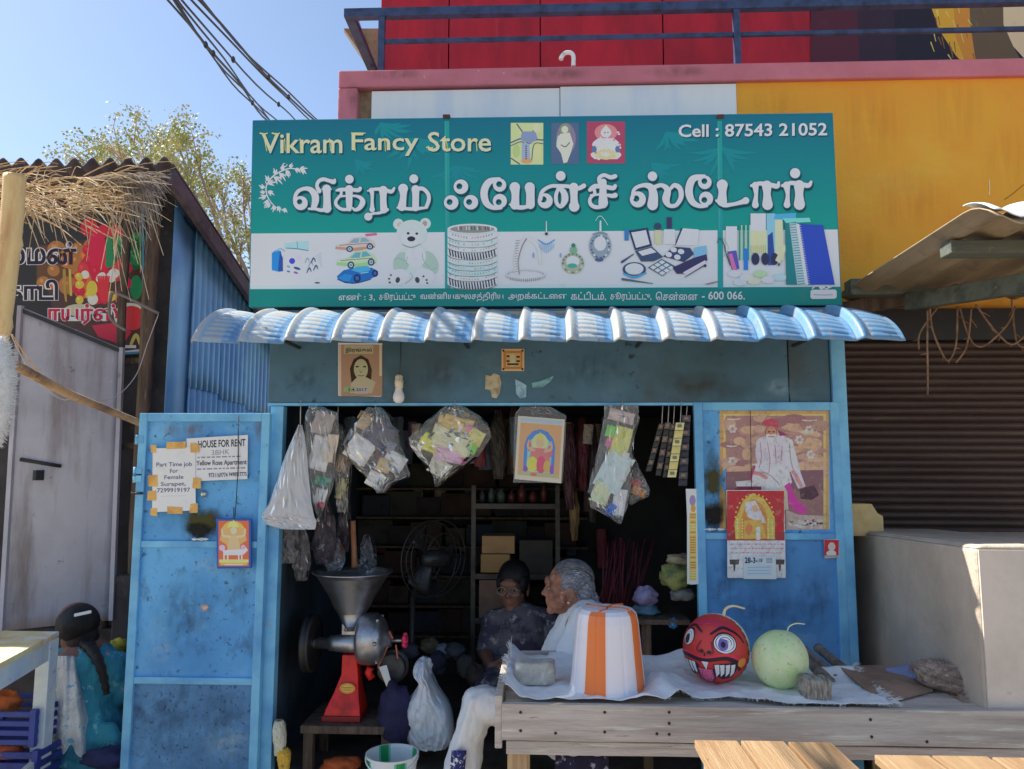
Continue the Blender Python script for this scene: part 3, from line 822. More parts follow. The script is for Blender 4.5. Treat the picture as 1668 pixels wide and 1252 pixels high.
# ------------------------------------------------------------------ shop signboard
YSG = 0.0
sg = thing('shop_signboard', 'wide green and white printed shop signboard above the awning', 'sign', (0, YSG, P(880, 498, YSG).z))
SGC = [(411, 195), (1357, 183), (1372, 497), (405, 500)]
def sgq(u, v):
    x = lerp(lerp(411, 1357, u), lerp(405, 1372, u), v); y = lerp(lerp(195, 183, u), lerp(500, 497, u), v)
    return x, y
g = G(); g.prism([P(x, y, YSG) for x, y in SGC], (0, 0.03, 0)); g.build('board', MAT['sign_back'], sg, bevel=0.003)
for px in (728, 1172):
    g = G(); x = P(px, 300, YSG+0.045).x
    g.box((x-0.012, YSG+0.032, P(px, 495, 0).z+0.03), (x+0.012, YSG+0.056, P(px, 184, YSG).z)); g.build('support_pole', MAT['dark_steel'], sg)
    g = G(); z = P(px, 191, YSG).z
    g.box((x-0.016, YSG-0.006, z-0.006), (x+0.016, YSG+0.062, z+0.012)); g.build('pole_clip', M('rusty_clip', (0.14, 0.05, 0.035), 0.7, layers=[((0.05, 0.03, 0.03), 30, 0.4, 0.7)]), sg)
SP = lambda x, y: P(x, y, YSG)
# ground colours of the print
pb = Print(SP)
TOP, MID = (22, 94, 112), (16, 130, 118)
def band(v0, v1, c):
    pb.poly([sgq(0.002, v0), sgq(0.998, v0), sgq(0.998, v1), sgq(0.002, v1)], c)
for k in range(28):
    v0, v1 = k/28*0.607, (k+1)/28*0.607
    t = (k/27)**0.9
    band(max(v0, 0.004), v1, S(lerp(TOP[0], MID[0], t), lerp(TOP[1], MID[1], t), lerp(TOP[2], MID[2], t)))
band(0.607, 0.895, S(192, 194, 206)); band(0.885, 0.905, S(170, 200, 205))
band(0.904, 0.997, S(12, 112, 106))
pb.build('printed_ground', PRINT, sg)
# fern pattern and streaks, one tone off the ground
pf = Print(SP, start=0.0013)
random.seed(5)
FERN = S(24, 118, 124)
for fi, (cx, cy, sc, a0) in enumerate(((620, 195, 1.0, 0.4), (668, 225, 1.25, 0.9), (742, 270, 0.9, 1.2), (1085, 215, 1.1, 0.6), (1060, 265, 1.0, -0.1), (1176, 240, 1.2, 1.5), (1150, 300, 0.8, 0.8), (580, 260, .7, .2))):
    pf = Print(SP, start=0.0013+0.0001*fi)
    for k in range(9):
        a = a0-1.3+k*0.34; l = sc*rnd(34, 58)
        x1, y1 = cx+math.cos(a)*l, cy+abs(math.sin(a))*l*0.75
        y1 = max(200, min(352, y1)); cyy = max(200, cy)
        pf.stroke([(cx, cyy, 2.0), ((cx+x1)/2+rnd(-4, 4), (cyy+y1)/2+4, 5.5*sc), (x1, y1, 0.8)], FERN, n=5, cap=False)
    pf.build('fern', PRINT, sg)
for px in (728, 1172):
    pf = Print(SP, start=0.0022)
    pf.poly([(px-4, 197), (px+4, 197), (px+6, 470), (px-3, 470)], S(30, 132, 128))
    pf.stroke([(px-2, 198, 1.2), (px-1, 300, 1.6), (px, 378, 1)], S(60, 140, 128), n=4, cap=False)
    pf.build('pole_streak', PRINT, sg)


# ---- Tamil headline drawn stroke by stroke
HEAD = []   # (region origin x, y, scale, strokes, rings, dots)
r1 = dict(o=(470, 270), s=6.95, st=[
  [(80,430,45),(78,360,42),(110,295,42),(180,262,42),(250,272,60),(300,330,80),(308,400,80),(290,470,62)],
  [(235,490,26),(310,492,32),(370,505,40),(440,498,44),(482,486,20)],
  [(380,268,12),(430,262,36),(490,268,12)],
  [(435,265,100),(437,310,84),(440,400,82),(440,488,96)],
  [(352,290,50),(326,232,40),(346,178,42),(400,156,44),(462,172,42),(515,184,54),(528,158,22)],
  [(545,284,22),(590,274,42),(700,272,40),(790,280,46),(815,258,40)],
  [(690,268,92),(690,340,76),(690,420,74),(690,490,58)],
  [(598,285,30),(600,325,30),(575,352,30)],
  [(575,352,30),(640,345,22),(760,345,28),(825,372,46),(842,420,62),(805,482,50),(755,502,34),(730,480,22)],
  [(700,495,34),(610,495,36),(550,455,38),(540,405,36),(575,355,30)],
  [(900,288,18),(980,268,36),(1080,272,40),(1165,296,44),(1200,256,26)],
  [(942,280,58),(950,330,40),(950,400,34),(950,470,46),(950,498,64)],
  [(1075,280,100),(1075,340,76),(1076,420,74),(1082,500,84)],
  [(1120,500,40),(1040,535,32),(960,545,28),(905,572,46)],
  [(1300,262,112),(1302,310,82),(1300,380,74),(1285,468,96)],
  [(1235,478,22),(1300,486,34),(1420,492,40),(1500,484,34),(1570,478,22)],
  [(1440,268,92),(1442,340,76),(1440,480,76)],
  [(1440,272,52),(1520,262,44),(1580,320,44),(1590,390,44),(1562,470,42)]],
  rings=[(142,425,80,30,-12,-15)], dots=[(692,155,49),(905,578,45),(1420,150,50)])
r2 = dict(o=(710, 270), s=5.56, st=[
  [(575,124,34),(490,145,58),(446,205,66),(438,275,66),(462,345,58),(520,382,40),(590,384,28)],
  [(715,198,96),(720,250,72),(720,310,70),(715,358,84)],
  [(668,352,14),(720,374,38),(790,380,38),(885,358,22)],
  [(850,198,92),(856,260,76),(856,355,80)],
  [(945,305,40),(965,235,34),(1035,190,32),(1110,186,34),(1200,190,34),(1285,208,38),(1340,184,42)],
  [(1105,196,34),(1155,240,54),(1168,310,62),(1132,372,34),(1094,340,34),(1088,270,34),(1108,210,28)],
  [(1248,198,84),(1250,270,64),(1252,340,72),(1252,372,96)],
  [(1480,150,36),(1480,112,36),(1522,88,34),(1580,108,38),(1622,98,40)],
  [(1395,222,36),(1440,190,44),(1520,190,40),(1600,206,40),(1622,186,34)],
  [(1515,150,60),(1512,250,66),(1514,340,88)],
  [(1428,205,34),(1440,250,28)],
  [(1405,272,24),(1500,262,20),(1590,276,36),(1622,270,46)],
  [(1440,258,26),(1396,300,30),(1402,352,36),(1450,378,36),(1525,366,38)]],
  rings=[(228,193,66,27,-14,-4),(140,335,66,27,-14,-4),(318,333,66,27,-16,-2),(578,178,60,27,-4,-8),(580,322,64,27,-10,10),(990,320,68,28,-15,-12)], dots=[(1130,95,44)])
r3 = dict(o=(1010, 260), s=5.0545, st=[
  [(100,320,30),(118,245,30),(190,214,34),(250,230,56),(272,290,72),(266,376,88)],
  [(285,228,34),(340,214,34),(388,252,52),(376,330,62),(402,380,36),(460,376,34),(500,310,40),(490,240,42),(445,214,36),(412,246,22)],
  [(690,140,30),(605,158,56),(572,210,62),(566,280,62),(592,350,52),(650,384,36),(710,382,26)],
  [(838,212,92),(840,270,64),(836,345,84)],
  [(790,340,20),(850,376,38),(930,370,30),(1000,352,40),(1032,340,58)],
  [(1078,218,24),(1140,200,34),(1220,208,36),(1288,222,40),(1302,190,20)],
  [(1110,214,56),(1116,290,32),(1110,350,44),(1110,376,56)],
  [(1204,216,82),(1206,290,60),(1210,374,88)],
  [(1332,218,24),(1400,196,34),(1480,205,36),(1545,216,40),(1568,186,22)],
  [(1366,214,60),(1376,290,32),(1372,350,44),(1370,374,56)],
  [(1470,216,88),(1470,290,66),(1472,372,92)]],
  rings=[(145,330,66,26,-14,-6),(695,190,56,24,-4,-10),(705,325,58,24,-14,10)], dots=[(265,140,39),(1437,115,42)])
pt_ = Print(SP, start=0.0017)
for dx, dy, grow, c in ((1.8, 3.2, 2.0, S(14, 62, 70)), (0, 0, 2.2, S(40, 92, 112)), (0, 0, 0, S(205, 202, 218))):
    for rg in (r1, r2, r3):
        ox, oy = rg['o']; k = 1/rg['s']
        f = lambda x, y: (ox+x*k+dx, oy+y*k+dy)
        for cx, cy, ro, ri, ex, ey in rg['rings']:
            X, Y_ = f(cx, cy); pt_.ring(X, Y_, ro*k+grow/2, max(0.5, ri*k-grow/2), c, dx=ex*k, dy=ey*k)
        for cx, cy, r_ in rg['dots']:
            X, Y_ = f(cx, cy); pt_.oval(X, Y_, r_*k+grow/2, r_*k+grow/2, c, 24)
        for st in rg['st']:
            pt_.stroke([f(x, y)+(w_*k+grow,) for x, y, w_ in st], c, n=6)
pt_.build('headline_lettering', PRINT, sg)

# ---- Latin lettering and address
pl = Print(SP, start=0.0030)
GOLD = S(214, 214, 150)
def shadowed(t, x0, y0, x1, y1, c, bold, slope=0.0):
    pl.text(t, x0+1.6, y0+1.8, x1+1.6, y1+1.8, S(16, 60, 78), bold, slope)
    pl.text(t, x0, y0, x1, y1, c, bold, slope)
shadowed('Vikram', 426, 217, 558, 250, GOLD, 0.012)
shadowed('Fancy', 573, 216, 682, 254, GOLD, 0.012)
shadowed('Store', 697, 215, 800, 247, GOLD, 0.012)
for x, y, l in ((426, 217, 10), (446, 217, 10), (575, 217, 20), (697, 240, 8)):
    pl.stroke([(x-2, y, 2.2), (x+l*0.5, y+1.5, 2.6), (x+l, y, 1.5)], S(222, 200, 120), n=4)
for x0, x1 in ((430, 437), (463, 467), (470, 474), (488, 492), (536, 541), (576, 581), (626, 630), (726, 731), (775, 779)):
    pl.stroke([(x0+1, 226, 1.3), (x1-2, 246, 1.3)], S(232, 196, 96), n=3)
pl.build('title_lettering', PRINT, sg); pl = Print(SP, start=0.0030)
pl.text('Cell : 87543 21052', 1106.5, 204.5, 1348.5, 225.5, S(16, 60, 78), 0.02, -3)
pl.text('Cell : 87543 21052', 1105, 203, 1347, 224, S(224, 224, 188), 0.02, -3)
WH = S(205, 215, 220)
pl.build('phone_lettering', PRINT, sg); pl = Print(SP, start=0.0030)
pl = Print(SP, start=0.0030); pl.text('எண் : 3,', 552, 478, 611, 490.5, WH, 0.012); pl.build('address_lettering', PRINT, sg)
pl = Print(SP, start=0.0030); pl.text('சூரப்பட்டு', 618, 476.5, 677, 491.5, WH, 0.012); pl.build('address_lettering', PRINT, sg)
pl = Print(SP, start=0.0030); pl.text('வன்னியகுலசத்திரிய', 685, 476, 820, 491, WH, 0.012); pl.build('address_lettering', PRINT, sg)
pl = Print(SP, start=0.0030); pl.text('அறக்கட்டைள', 828, 476, 923, 490.5, WH, 0.012); pl.build('address_lettering', PRINT, sg)
pl = Print(SP, start=0.0030); pl.text('கட்டிடம்,', 930, 475, 987, 490, WH, 0.012); pl.build('address_lettering', PRINT, sg)
pl = Print(SP, start=0.0030); pl.text('சூரப்பட்டு,', 994, 475.5, 1061, 491, WH, 0.012); pl.build('address_lettering', PRINT, sg)
pl = Print(SP, start=0.0030); pl.text('ெசன்ைன', 1068, 475, 1136, 489, WH, 0.012); pl.build('address_lettering', PRINT, sg)
pl = Print(SP, start=0.0030); pl.text('- 600 066.', 1143, 474.5, 1213, 488, WH, 0.016); pl.build('address_lettering', PRINT, sg)
# small printer's mark at the corner
pl = Print(SP, start=0.0030)
pl.poly([(1320, 474), (1322, 472), (1360, 471.5), (1362.5, 474), (1362.5, 484), (1360, 486.5), (1322, 487), (1319.5, 484)], S(196, 200, 214))
pl.stroke([(1323, 470, 2), (1330, 464, 3), (1338, 468, 3), (1344, 462, 3.4), (1350, 468, 3), (1357, 464, 2)], S(205, 205, 218), n=5)
pl.ring(1338, 467, 4.5, 2.6, S(205, 205, 218)); pl.ring(1346, 467, 4.5, 2.6, S(205, 205, 218))
pl.stroke([(1325, 480, 1), (1340, 480.5, 1), (1356, 480, 1)], S(90, 120, 150), n=3, cap=False)
pl.build('printer_mark', PRINT, sg)

# ---- white floral spray
po = Print(SP, start=0.0016)
W2 = S(196, 214, 226)
po.stroke([(466, 345, 0.8), (448, 336, 1.4), (436, 320, 2), (434, 303, 2.2), (444, 288, 2.4), (458, 279, 2.2), (474, 274, 2), (490, 278, 1.2)], W2)
for (x, y, a, l) in ((440, 330, 2.4, 13), (452, 336, 1.2, 11), (460, 341, .5, 10), (434, 318, 2.8, 14), (436, 312, .5, 13), (432, 305, 3.5, 11), (436, 300, -.2, 16), (440, 293, 3.9, 11), (446, 288, .7, 19), (452, 284, 4.2, 12), (455, 282, .9, 17), (462, 278, 4.6, 11), (466, 277, 1.2, 14), (474, 274, 5.0, 9), (480, 275, .6, 12), (488, 277, -.2, 14), (490, 278, .5, 11), (436, 325, 2.0, 13), (446, 334, 1.7, 12), (432, 312, 3.1, 9)):
    for da in (-0.42, 0, 0.42):
        x1 = x+math.cos(a+da)*l*(1 if da == 0 else .72); y1 = y+math.sin(a+da)*l*(1 if da == 0 else .72)
        mx_, my_ = (x+x1)/2+math.sin(a)*1.2, (y+y1)/2-math.cos(a)*1.2
        po.stroke([(x, y, .8), (mx_, my_, 3.1), (x1, y1, .6)], W2, n=4, cap=False)
for cx, cy, r_ in ((464, 268, 4), (436, 296, 4.5), (470, 284, 3.5)):
    po.stroke([(cx+r_*math.cos(t)*(1-t/9), cy+r_*math.sin(t)*(1-t/9), 1.4) for t in [k*.7 for k in range(8)]], W2, n=3)
po.build('floral_spray', PRINT, sg)

# ---- three small devotional pictures (loose generic figures)
pd = Print(SP, start=0.0016)
def figure(p, x0, y0, x1, y1, bg, robe, skin, halo, trim, seat):
    W, H = x1-x0, y1-y0
    q = lambda u, v: (x0+u*W, y0+v*H)
    p.rect(x0, y0, x1, y1, bg)
    p.oval(*q(.5, .26), W*.30, H*.20, halo)
    p.poly([q(.30, .40), q(.70, .40), q(.80, .66), q(.90, .82), q(.80, .90), q(.20, .90), q(.10, .82), q(.20, .66)], robe)
    p.oval(*q(.5, .27), W*.14, H*.11, skin)
    p.poly([q(.38, .2), q(.5, .08), q(.62, .2)], trim)
    for sx in (-1, 1):
        p.stroke([q(.5+sx*.18, .44)+(W*.10,), q(.5+sx*.32, .55)+(W*.09,), q(.5+sx*.22, .66)+(W*.08,)], skin, n=4)
    p.stroke([q(.36, .46)+(W*.05,), q(.5, .62)+(W*.06,), q(.64, .46)+(W*.05,)], trim, n=4)
    for sx in (-1, 1):
        p.stroke([q(.5+sx*.05, .70)+(W*.10,), q(.5+sx*.26, .80)+(W*.12,), q(.5, .88)+(W*.08,)], seat, n=4)
    p.oval(*q(.47, .26), W*.018, H*.012, S(40, 30, 28)); p.oval(*q(.55, .26), W*.018, H*.012, S(40, 30, 28))
# first picture: pale green ground with dark bands
pd.rect(832, 200, 885, 268, S(176, 190, 130))
for pts, wd in ((((833, 232), (848, 226), (856, 230), (862, 234), (872, 228), (884, 228)), 2.2), (((833, 237), (848, 231), (856, 236), (860, 262)), 1.6), (((884, 234), (870, 235), (866, 262)), 1.6), (((842, 202), (852, 216), (858, 222)), 2), (((876, 202), (868, 214), (860, 222)), 2), (((833, 258), (846, 267)), 2)):
    pd.stroke([a+(wd,) for a in pts], S(70, 84, 104), n=5)
pd.poly([(850, 214), (872, 214), (876, 226), (864, 234), (848, 228)], S(120, 132, 160))
pd.poly([(850, 232), (862, 234), (864, 262), (850, 262)], S(140, 150, 172))
pd.oval(858, 262, 9, 4.5, S(226, 140, 96)); pd.oval(874, 208, 6, 8, S(206, 190, 150)); pd.oval(841, 246, 6, 11, S(158, 176, 112)); pd.oval(876, 248, 7, 12, S(186, 186, 130))
for k in range(7):
    pd.oval(857, 238+k*3.4, 1.6, 1.2, S(60, 74, 92), 8)
pd.rect(898, 200, 943, 267, S(74, 92, 118))
pd.oval(922, 226, 16, 26, S(120, 108, 128)); pd.oval(920, 210, 9, 9, S(120, 128, 104))
pd.poly([(912, 218), (928, 216), (934, 234), (930, 248), (924, 264), (918, 266), (914, 250), (906, 238)], S(196, 190, 168))
pd.oval(920, 211, 5.5, 6, S(206, 196, 164)); pd.stroke([(910, 222, 3), (908, 238, 3), (916, 247, 2.5)], S(176, 204, 170), n=4)
pd.stroke([(914, 236, 1.4), (921, 239, 1.6), (928, 232, 1.4)], S(80, 80, 70), n=4)
figure(pd, 956, 198, 1018, 266, S(150, 62, 84), S(214, 200, 196), S(212, 206, 214), S(196, 120, 120), S(226, 210, 170), S(206, 176, 128))
for px_, py_ in ((968, 243), (1006, 243)):
    pd.oval(px_, py_, 4, 5.5, S(80, 104, 140)); pd.oval(px_, py_+8, 6, 2.6, S(214, 206, 160))
for k in range(22):
    pd.oval(rnd(962, 1012), rnd(210, 260), rnd(1, 2.6), rnd(1, 2), random.choice((S(226, 190, 180), S(206, 170, 130), S(230, 220, 214), S(180, 110, 100))), 8)
pd.build('devotional_pictures', PRINT, sg)

# ---- goods pictured in the white strip
pg = Print(SP, start=0.0016)
DK = S(44, 58, 74)
# blue kit with papers
pg.poly([(443, 412), (450, 407), (458, 409), (461, 440), (456, 443), (443, 440)], S(36, 122, 190)); pg.poly([(456, 409), (461, 420), (461, 442), (453, 441)], S(40, 70, 140))
pg.stroke([(450, 409, 2), (457, 405, 2.4), (464, 409, 2)], S(130, 160, 190), n=4)
pg.poly([(464, 396), (503, 392), (502, 408), (464, 404)], S(150, 198, 216)); pg.stroke([(466, 404, 1.4), (484, 405, 1.6), (502, 408, 1.4)], S(70, 120, 140), n=3); pg.stroke([(484, 393, 1), (485, 405, 1.4)], S(90, 140, 170), n=3)
pg.poly([(462, 416), (490, 414), (488, 448), (464, 443)], S(206, 212, 224))
for x, y, a, b, c in ((476, 425, 5, 5, S(60, 66, 170)), (486, 420, 5, 4, S(210, 176, 190)), (484, 437, 6, 2.2, S(50, 76, 108)), (482, 444, 4, 1.8, S(130, 80, 140)), (470, 434, 3, 2, S(120, 150, 180)), (470, 442, 3, 1.6, S(90, 100, 150))):
    pg.oval(x, y, a, b, c, 10, a=.3)
for x, y in ((501, 422), (507, 428), (504, 438), (515, 434), (511, 422)):
    pg.stroke([(x-4, y+6, 1.4), (x, y-2, 2.6), (x+3, y+4, 1.2)], random.choice((S(96, 130, 160), S(60, 80, 108), S(140, 150, 170))), n=3)
for k in range(6):
    pg.stroke([(514+k*2, 418+k*3.5, .8), (524, 412+k*4, .8)], S(150, 158, 172), n=2, cap=False)
pg.oval(517, 460.5, 4.5, 1.4, S(70, 84, 84), 10)
# three toy cars: plain generic bodies
def toycar(x, y, L_, H_, body, lower, glass, flip=1):
    f = lambda u, v: (x+u*L_*flip, y-v*H_)
    pg.poly([f(0, .18), f(.02, .44), f(.28, .56), f(.44, .94), f(.74, 1.0), f(.94, .72), f(1, .5), f(.98, .26), f(.5, .05)], body)
    pg.poly([f(0, .18), f(.02, .36), f(.40, .24), f(.98, .40), f(.98, .26), f(.5, .05)], lower)
    pg.poly([f(.34, .56), f(.47, .86), f(.60, .88), f(.58, .58)], glass); pg.poly([f(.62, .60), f(.64, .90), f(.74, .92), f(.86, .68)], glass)
    for u, v in ((.36, .18), (.86, .34)):
        pg.oval(*f(u, v), L_*.085, H_*.20, S(46, 54, 74), 16); pg.oval(*f(u, v), L_*.05, H_*.125, S(150, 170, 200), 12); pg.oval(*f(u, v), L_*.02, H_*.05, S(60, 80, 110), 8)
    pg.stroke([f(.05, .40)+(.8,), f(.3, .46)+(.8,), f(.9, .56)+(.8,)], DK, n=3, cap=False)
    pg.oval(*f(.08, .38), L_*.03, H_*.06, S(226, 226, 214), 8)
toycar(546, 410, 66, 25, S(184, 170, 158), S(176, 128, 108), S(120, 150, 160))
pg.poly([(594, 381), (613, 379), (615, 383), (597, 385)], S(214, 90, 126))
toycar(548, 437, 66, 30, S(170, 196, 150), S(140, 178, 120), S(90, 150, 160))
pg.poly([(549, 450), (560, 440), (578, 436), (606, 436), (616, 442), (616, 448), (600, 456), (578, 462), (562, 461), (551, 456)], S(28, 96, 160))
pg.poly([(572, 440), (582, 434), (600, 433), (604, 440), (586, 444)], S(70, 150, 190)); pg.poly([(551, 452), (562, 446), (574, 448), (570, 458), (558, 458)], S(40, 120, 176))
pg.oval(582, 453, 6, 7, S(26, 44, 90), 14); pg.oval(611, 445, 5, 6, S(26, 44, 90), 14); pg.oval(582, 453, 3, 3.6, S(60, 90, 140), 10); pg.oval(611, 445, 2.4, 3, S(60, 90, 140), 10)
pg.stroke([(550, 455, 1), (575, 461.5, 1.4), (604, 455, 1)], S(24, 40, 80), n=4); pg.stroke([(588, 445, 1.6), (600, 443, 1.6)], S(130, 180, 210), n=3)
# teddy bear
TB, TBs, TBl = S(176, 192, 180), S(150, 170, 156), S(196, 208, 202)
pg.oval(676, 425, 26, 28, TB, 28); pg.oval(654, 428, 13, 18, TBs, 20, .3); pg.oval(700, 428, 13, 20, TBs, 20, -.4); pg.oval(677, 418, 17, 17, TBl, 24)
pg.oval(649, 365, 8.5, 9, TB); pg.oval(693, 364, 9, 9, TB); pg.oval(651, 366, 4, 4.5, S(176, 160, 150)); pg.oval(692, 364, 4, 4.5, S(150, 134, 124))
pg.oval(671, 380, 25, 22, TB, 28); pg.oval(669, 388, 15, 12, TBl, 24); pg.oval(670, 389, 6.6, 4.2, S(36, 42, 52)); pg.oval(665, 380, 2.4, 2.2, S(40, 46, 54), 10); pg.oval(679, 380.5, 2.4, 2, S(40, 46, 54), 10)
pg.stroke([(655, 398, 1), (670, 403, 1.8), (686, 397, 1)], S(110, 128, 118), n=5, cap=False)
pg.oval(650, 451, 17, 13, TBl, 24, -.2); pg.oval(692, 451, 17, 14, TBl, 24, .2)
for cx, sg_ in ((648, 1), (680, -1)):
    pg.oval(cx, 456, 3.6, 5, S(52, 62, 66), 12, .3*sg_)
for x, y in ((637, 448), (634, 454), (635, 460), (690, 450), (695, 456), (696, 461)):
    pg.oval(x, y, 1.9, 1.6, S(52, 62, 66), 8)
for pts in (((641, 424), (650, 420), (660, 426)), ((664, 418), (662, 428), (666, 430)), ((688, 412), (690, 424), (700, 436)), ((660, 462), (672, 452), (668, 444)), ((700, 440), (712, 436))):
    pg.stroke([a+(1.0,) for a in pts], S(130, 150, 140), n=4, cap=False)
# tall stack of bangles
rows = [(0, 13, 'a'), (13, 10, 'b'), (23, 8, 'a'), (31, 12, 'k'), (43, 10, 'b'), (53, 8, 'c'), (61, 9, 'c'), (70, 8, 'a'), (78, 13, 'k')]
cs = {'a': S(206, 196, 184), 'b': S(172, 196, 182), 'c': S(160, 200, 184), 'k': S(190, 196, 196)}
for y, h, t in rows:
    pg.poly([(729, 373+y), (733, 377+y), (745, 380+y), (769, 381.5+y), (793, 380+y), (806, 377+y), (810, 373+y), (810, 373+y+h-1), (804, 377+y+h-1), (793, 379.5+y+h-1), (769, 381+y+h-1), (745, 379.5+y+h-1), (734, 377+y+h-1), (729, 373+y+h-1)], cs[t])
    pg.stroke([(729, 373+y+h, 1), (745, 379.5+y+h, 1.3), (769, 381+y+h, 1.3), (793, 379.5+y+h, 1.3), (810, 373+y+h, 1)], S(110, 112, 110), n=4, cap=False)
    for k in range(17):
        u = (k+.5)/17; x = 731+u*77; yy = 374+y+7.5*math.sin(math.pi*u)
        if t == 'k':
            pg.stroke([(x-1, yy+1, 2), (x+.6, yy+h-2, 2.4)], S(44, 52, 62), n=2)
        else:
            pg.oval(x, yy+h*.45, 1.3, h*.16, random.choice((S(236, 232, 224), S(130, 150, 138), S(190, 150, 130))), 8)
pg.oval(769.5, 373, 40.5, 8.5, S(206, 202, 196), 32); pg.oval(769.5, 373.5, 36, 6, S(120, 124, 118), 32)
for k in range(14):
    pg.stroke([(742+k*4.4, 369, 1.6), (742.5+k*4.4, 375, 1.4)], random.choice((S(60, 66, 66), S(176, 110, 110), S(186, 190, 180))), n=2, cap=False)
# two standing bangles
pg.ring(856, 449, 33, 29, S(160, 160, 164), sy=.27); pg.ring(856, 446, 33, 30.5, S(206, 202, 196), sy=.27)
for k in range(15):
    pg.stroke([(832+k*3.4, 451+3*math.sin(k/14*math.pi), .9), (832+k*3.4, 456+3*math.sin(k/14*math.pi), .9)], S(110, 110, 116), n=2, cap=False)
pg.stroke([(842, 446, 6), (840, 425, 7), (846, 402, 6), (856, 386, 3)], S(184, 180, 178), n=6); pg.stroke([(846, 446, 1.2), (844, 425, 1.2), (850, 402, 1.2), (858, 388, 1.2)], S(104, 104, 106), n=6); pg.stroke([(858, 386, 4), (876, 402, 5), (880, 430, 4)], S(198, 194, 180), n=6)
for k in range(13):
    pg.stroke([(838+.25*abs(k-5), 443-k*4.2, 1), (844+.3*abs(k-5), 442-k*4.2, 1)], S(130, 130, 134), n=2, cap=False)
# ear-rings
pg.stroke([(890, 361, 1.5), (890, 380, 2)], S(186, 206, 214), n=3); pg.oval(890, 381, 2.6, 2.6, DK, 10); pg.stroke([(877, 391, 1.6), (890, 398, 2.4), (903, 391, 1.6)], S(60, 130, 180), n=5)
for k in range(9):
    pg.stroke([(878+k*3, 397, .9), (879+k*2.8, 404+8*math.sin(k/8*math.pi), 1.2)], S(120, 160, 200), n=2)
pg.oval(869, 416, 1.6, 5, S(120, 140, 170), 8); pg.oval(913, 416, 1.6, 4, S(120, 140, 170), 8)
pg.oval(933, 429, 18, 17, S(150, 152, 132), 24); pg.oval(933, 426, 11, 9, S(214, 206, 190), 20); pg.oval(932, 433, 8, 4, S(60, 150, 120), 14); pg.oval(934, 408, 6, 7, S(110, 150, 120), 12); pg.oval(934, 400, 3.4, 3.6, S(60, 106, 84), 10)
for k in range(16):
    a = k/16*2*math.pi; pg.oval(933+16*math.cos(a), 429+15*math.sin(a), 1.8, 1.8, random.choice((S(90, 104, 84), S(186, 176, 150), S(70, 130, 90))), 8)
pg.stroke([(970, 360, 1), (975, 353, 1.2), (981, 354, 1.2), (990, 367, 1)], S(160, 200, 210), n=4); pg.stroke([(978, 361, 3), (978, 376, 3.4)], S(190, 192, 206), n=3)
pg.ring(977.5, 401, 18, 9.5, S(128, 140, 150), dy=-3, sy=1.25); pg.oval(977.5, 397, 10, 12, S(196, 204, 206), 20); pg.oval(976, 423, 7, 3.4, S(70, 82, 120), 12)
for k in range(22):
    a = k/22*2*math.pi; pg.oval(977.5+14.5*math.cos(a), 402+18*math.sin(a), 1.7, 1.7, random.choice((S(70, 84, 100), S(190, 200, 206), S(100, 120, 140))), 8)
pg.stroke([(966, 382, 2), (978, 379, 3), (989, 382, 2)], S(110, 124, 120), n=4)
# make-up set
MD = S(40, 54, 84); MC = S(200, 196, 196)
pg.poly([(1024, 376), (1055, 371), (1062, 401), (1034, 408)], MD); pg.poly([(1028, 379), (1052, 375), (1058, 398), (1036, 404)], MC)
pg.poly([(1034, 409), (1062, 402), (1080, 419), (1064, 426), (1044, 426)], S(56, 70, 96)); pg.poly([(1039, 410), (1060, 404), (1069, 411), (1046, 417)], S(206, 198, 184))
pg.poly([(1112, 372), (1138, 374), (1136, 400), (1100, 400)], S(206, 196, 204)); pg.stroke([(1110, 373, 2.4), (1100, 398, 2.4)], MD, n=3)
pg.poly([(1096, 402), (1124, 404), (1130, 414), (1114, 427), (1080, 418)], S(48, 60, 92))
for x, y in ((1097, 407), (1109, 410), (1089, 415), (1103, 419)):
    pg.oval(x, y, 5.4, 4.2, S(206, 204, 214), 14, .2)
pg.poly([(1055, 436), (1078, 422), (1100, 434), (1079, 450)], S(60, 84, 106))
for i in range(3):
    for j in range(3):
        x = 1058.5+i*7+j*7.3; y = 435.7-i*4.2+j*4.6
        pg.poly([(x, y), (x+5.5, y-3.4), (x+11, y), (x+5.5, y+3.7)], random.choice((S(196, 204, 212), S(176, 190, 206), S(206, 190, 196))))
pg.ring(1033, 439, 19, 15, S(40, 66, 100), sy=.62); pg.oval(1033, 438, 15, 9, S(196, 204, 198), 24); pg.stroke([(1016, 446, 3), (1033, 452, 4), (1051, 445, 3)], S(70, 140, 176), n=5)
pg.oval(1071, 369, 6, 6, S(48, 60, 88), 14); pg.rect(1066, 375, 1077, 398, S(176, 176, 140)); pg.rect(1086, 354, 1094, 372, S(56, 48, 84)); pg.poly([(1081, 374), (1099, 374), (1100, 398), (1080, 398)], S(206, 208, 196))
pg.rect(1017, 373, 1024, 392, S(50, 110, 160))
pg.poly([(1095, 436), (1106, 431), (1150, 411), (1152, 424), (1112, 446), (1102, 446)], S(50, 46, 80)); pg.poly([(1112, 444), (1148, 424), (1150, 429), (1118, 449)], S(206, 176, 190)); pg.stroke([(1115, 452, 1), (1148, 432, 1.6)], DK, n=3); pg.oval(1148, 433, 2.6, 2.6, DK, 8)
pg.poly([(1130, 404), (1150, 400), (1151, 414), (1130, 420)], S(110, 160, 190)); pg.stroke([(1013, 427, 4), (1032, 414, 1.4)], S(60, 70, 96), n=3); pg.stroke([(1014, 455, 4), (1063, 462, 1.2)], S(60, 90, 110), n=3)
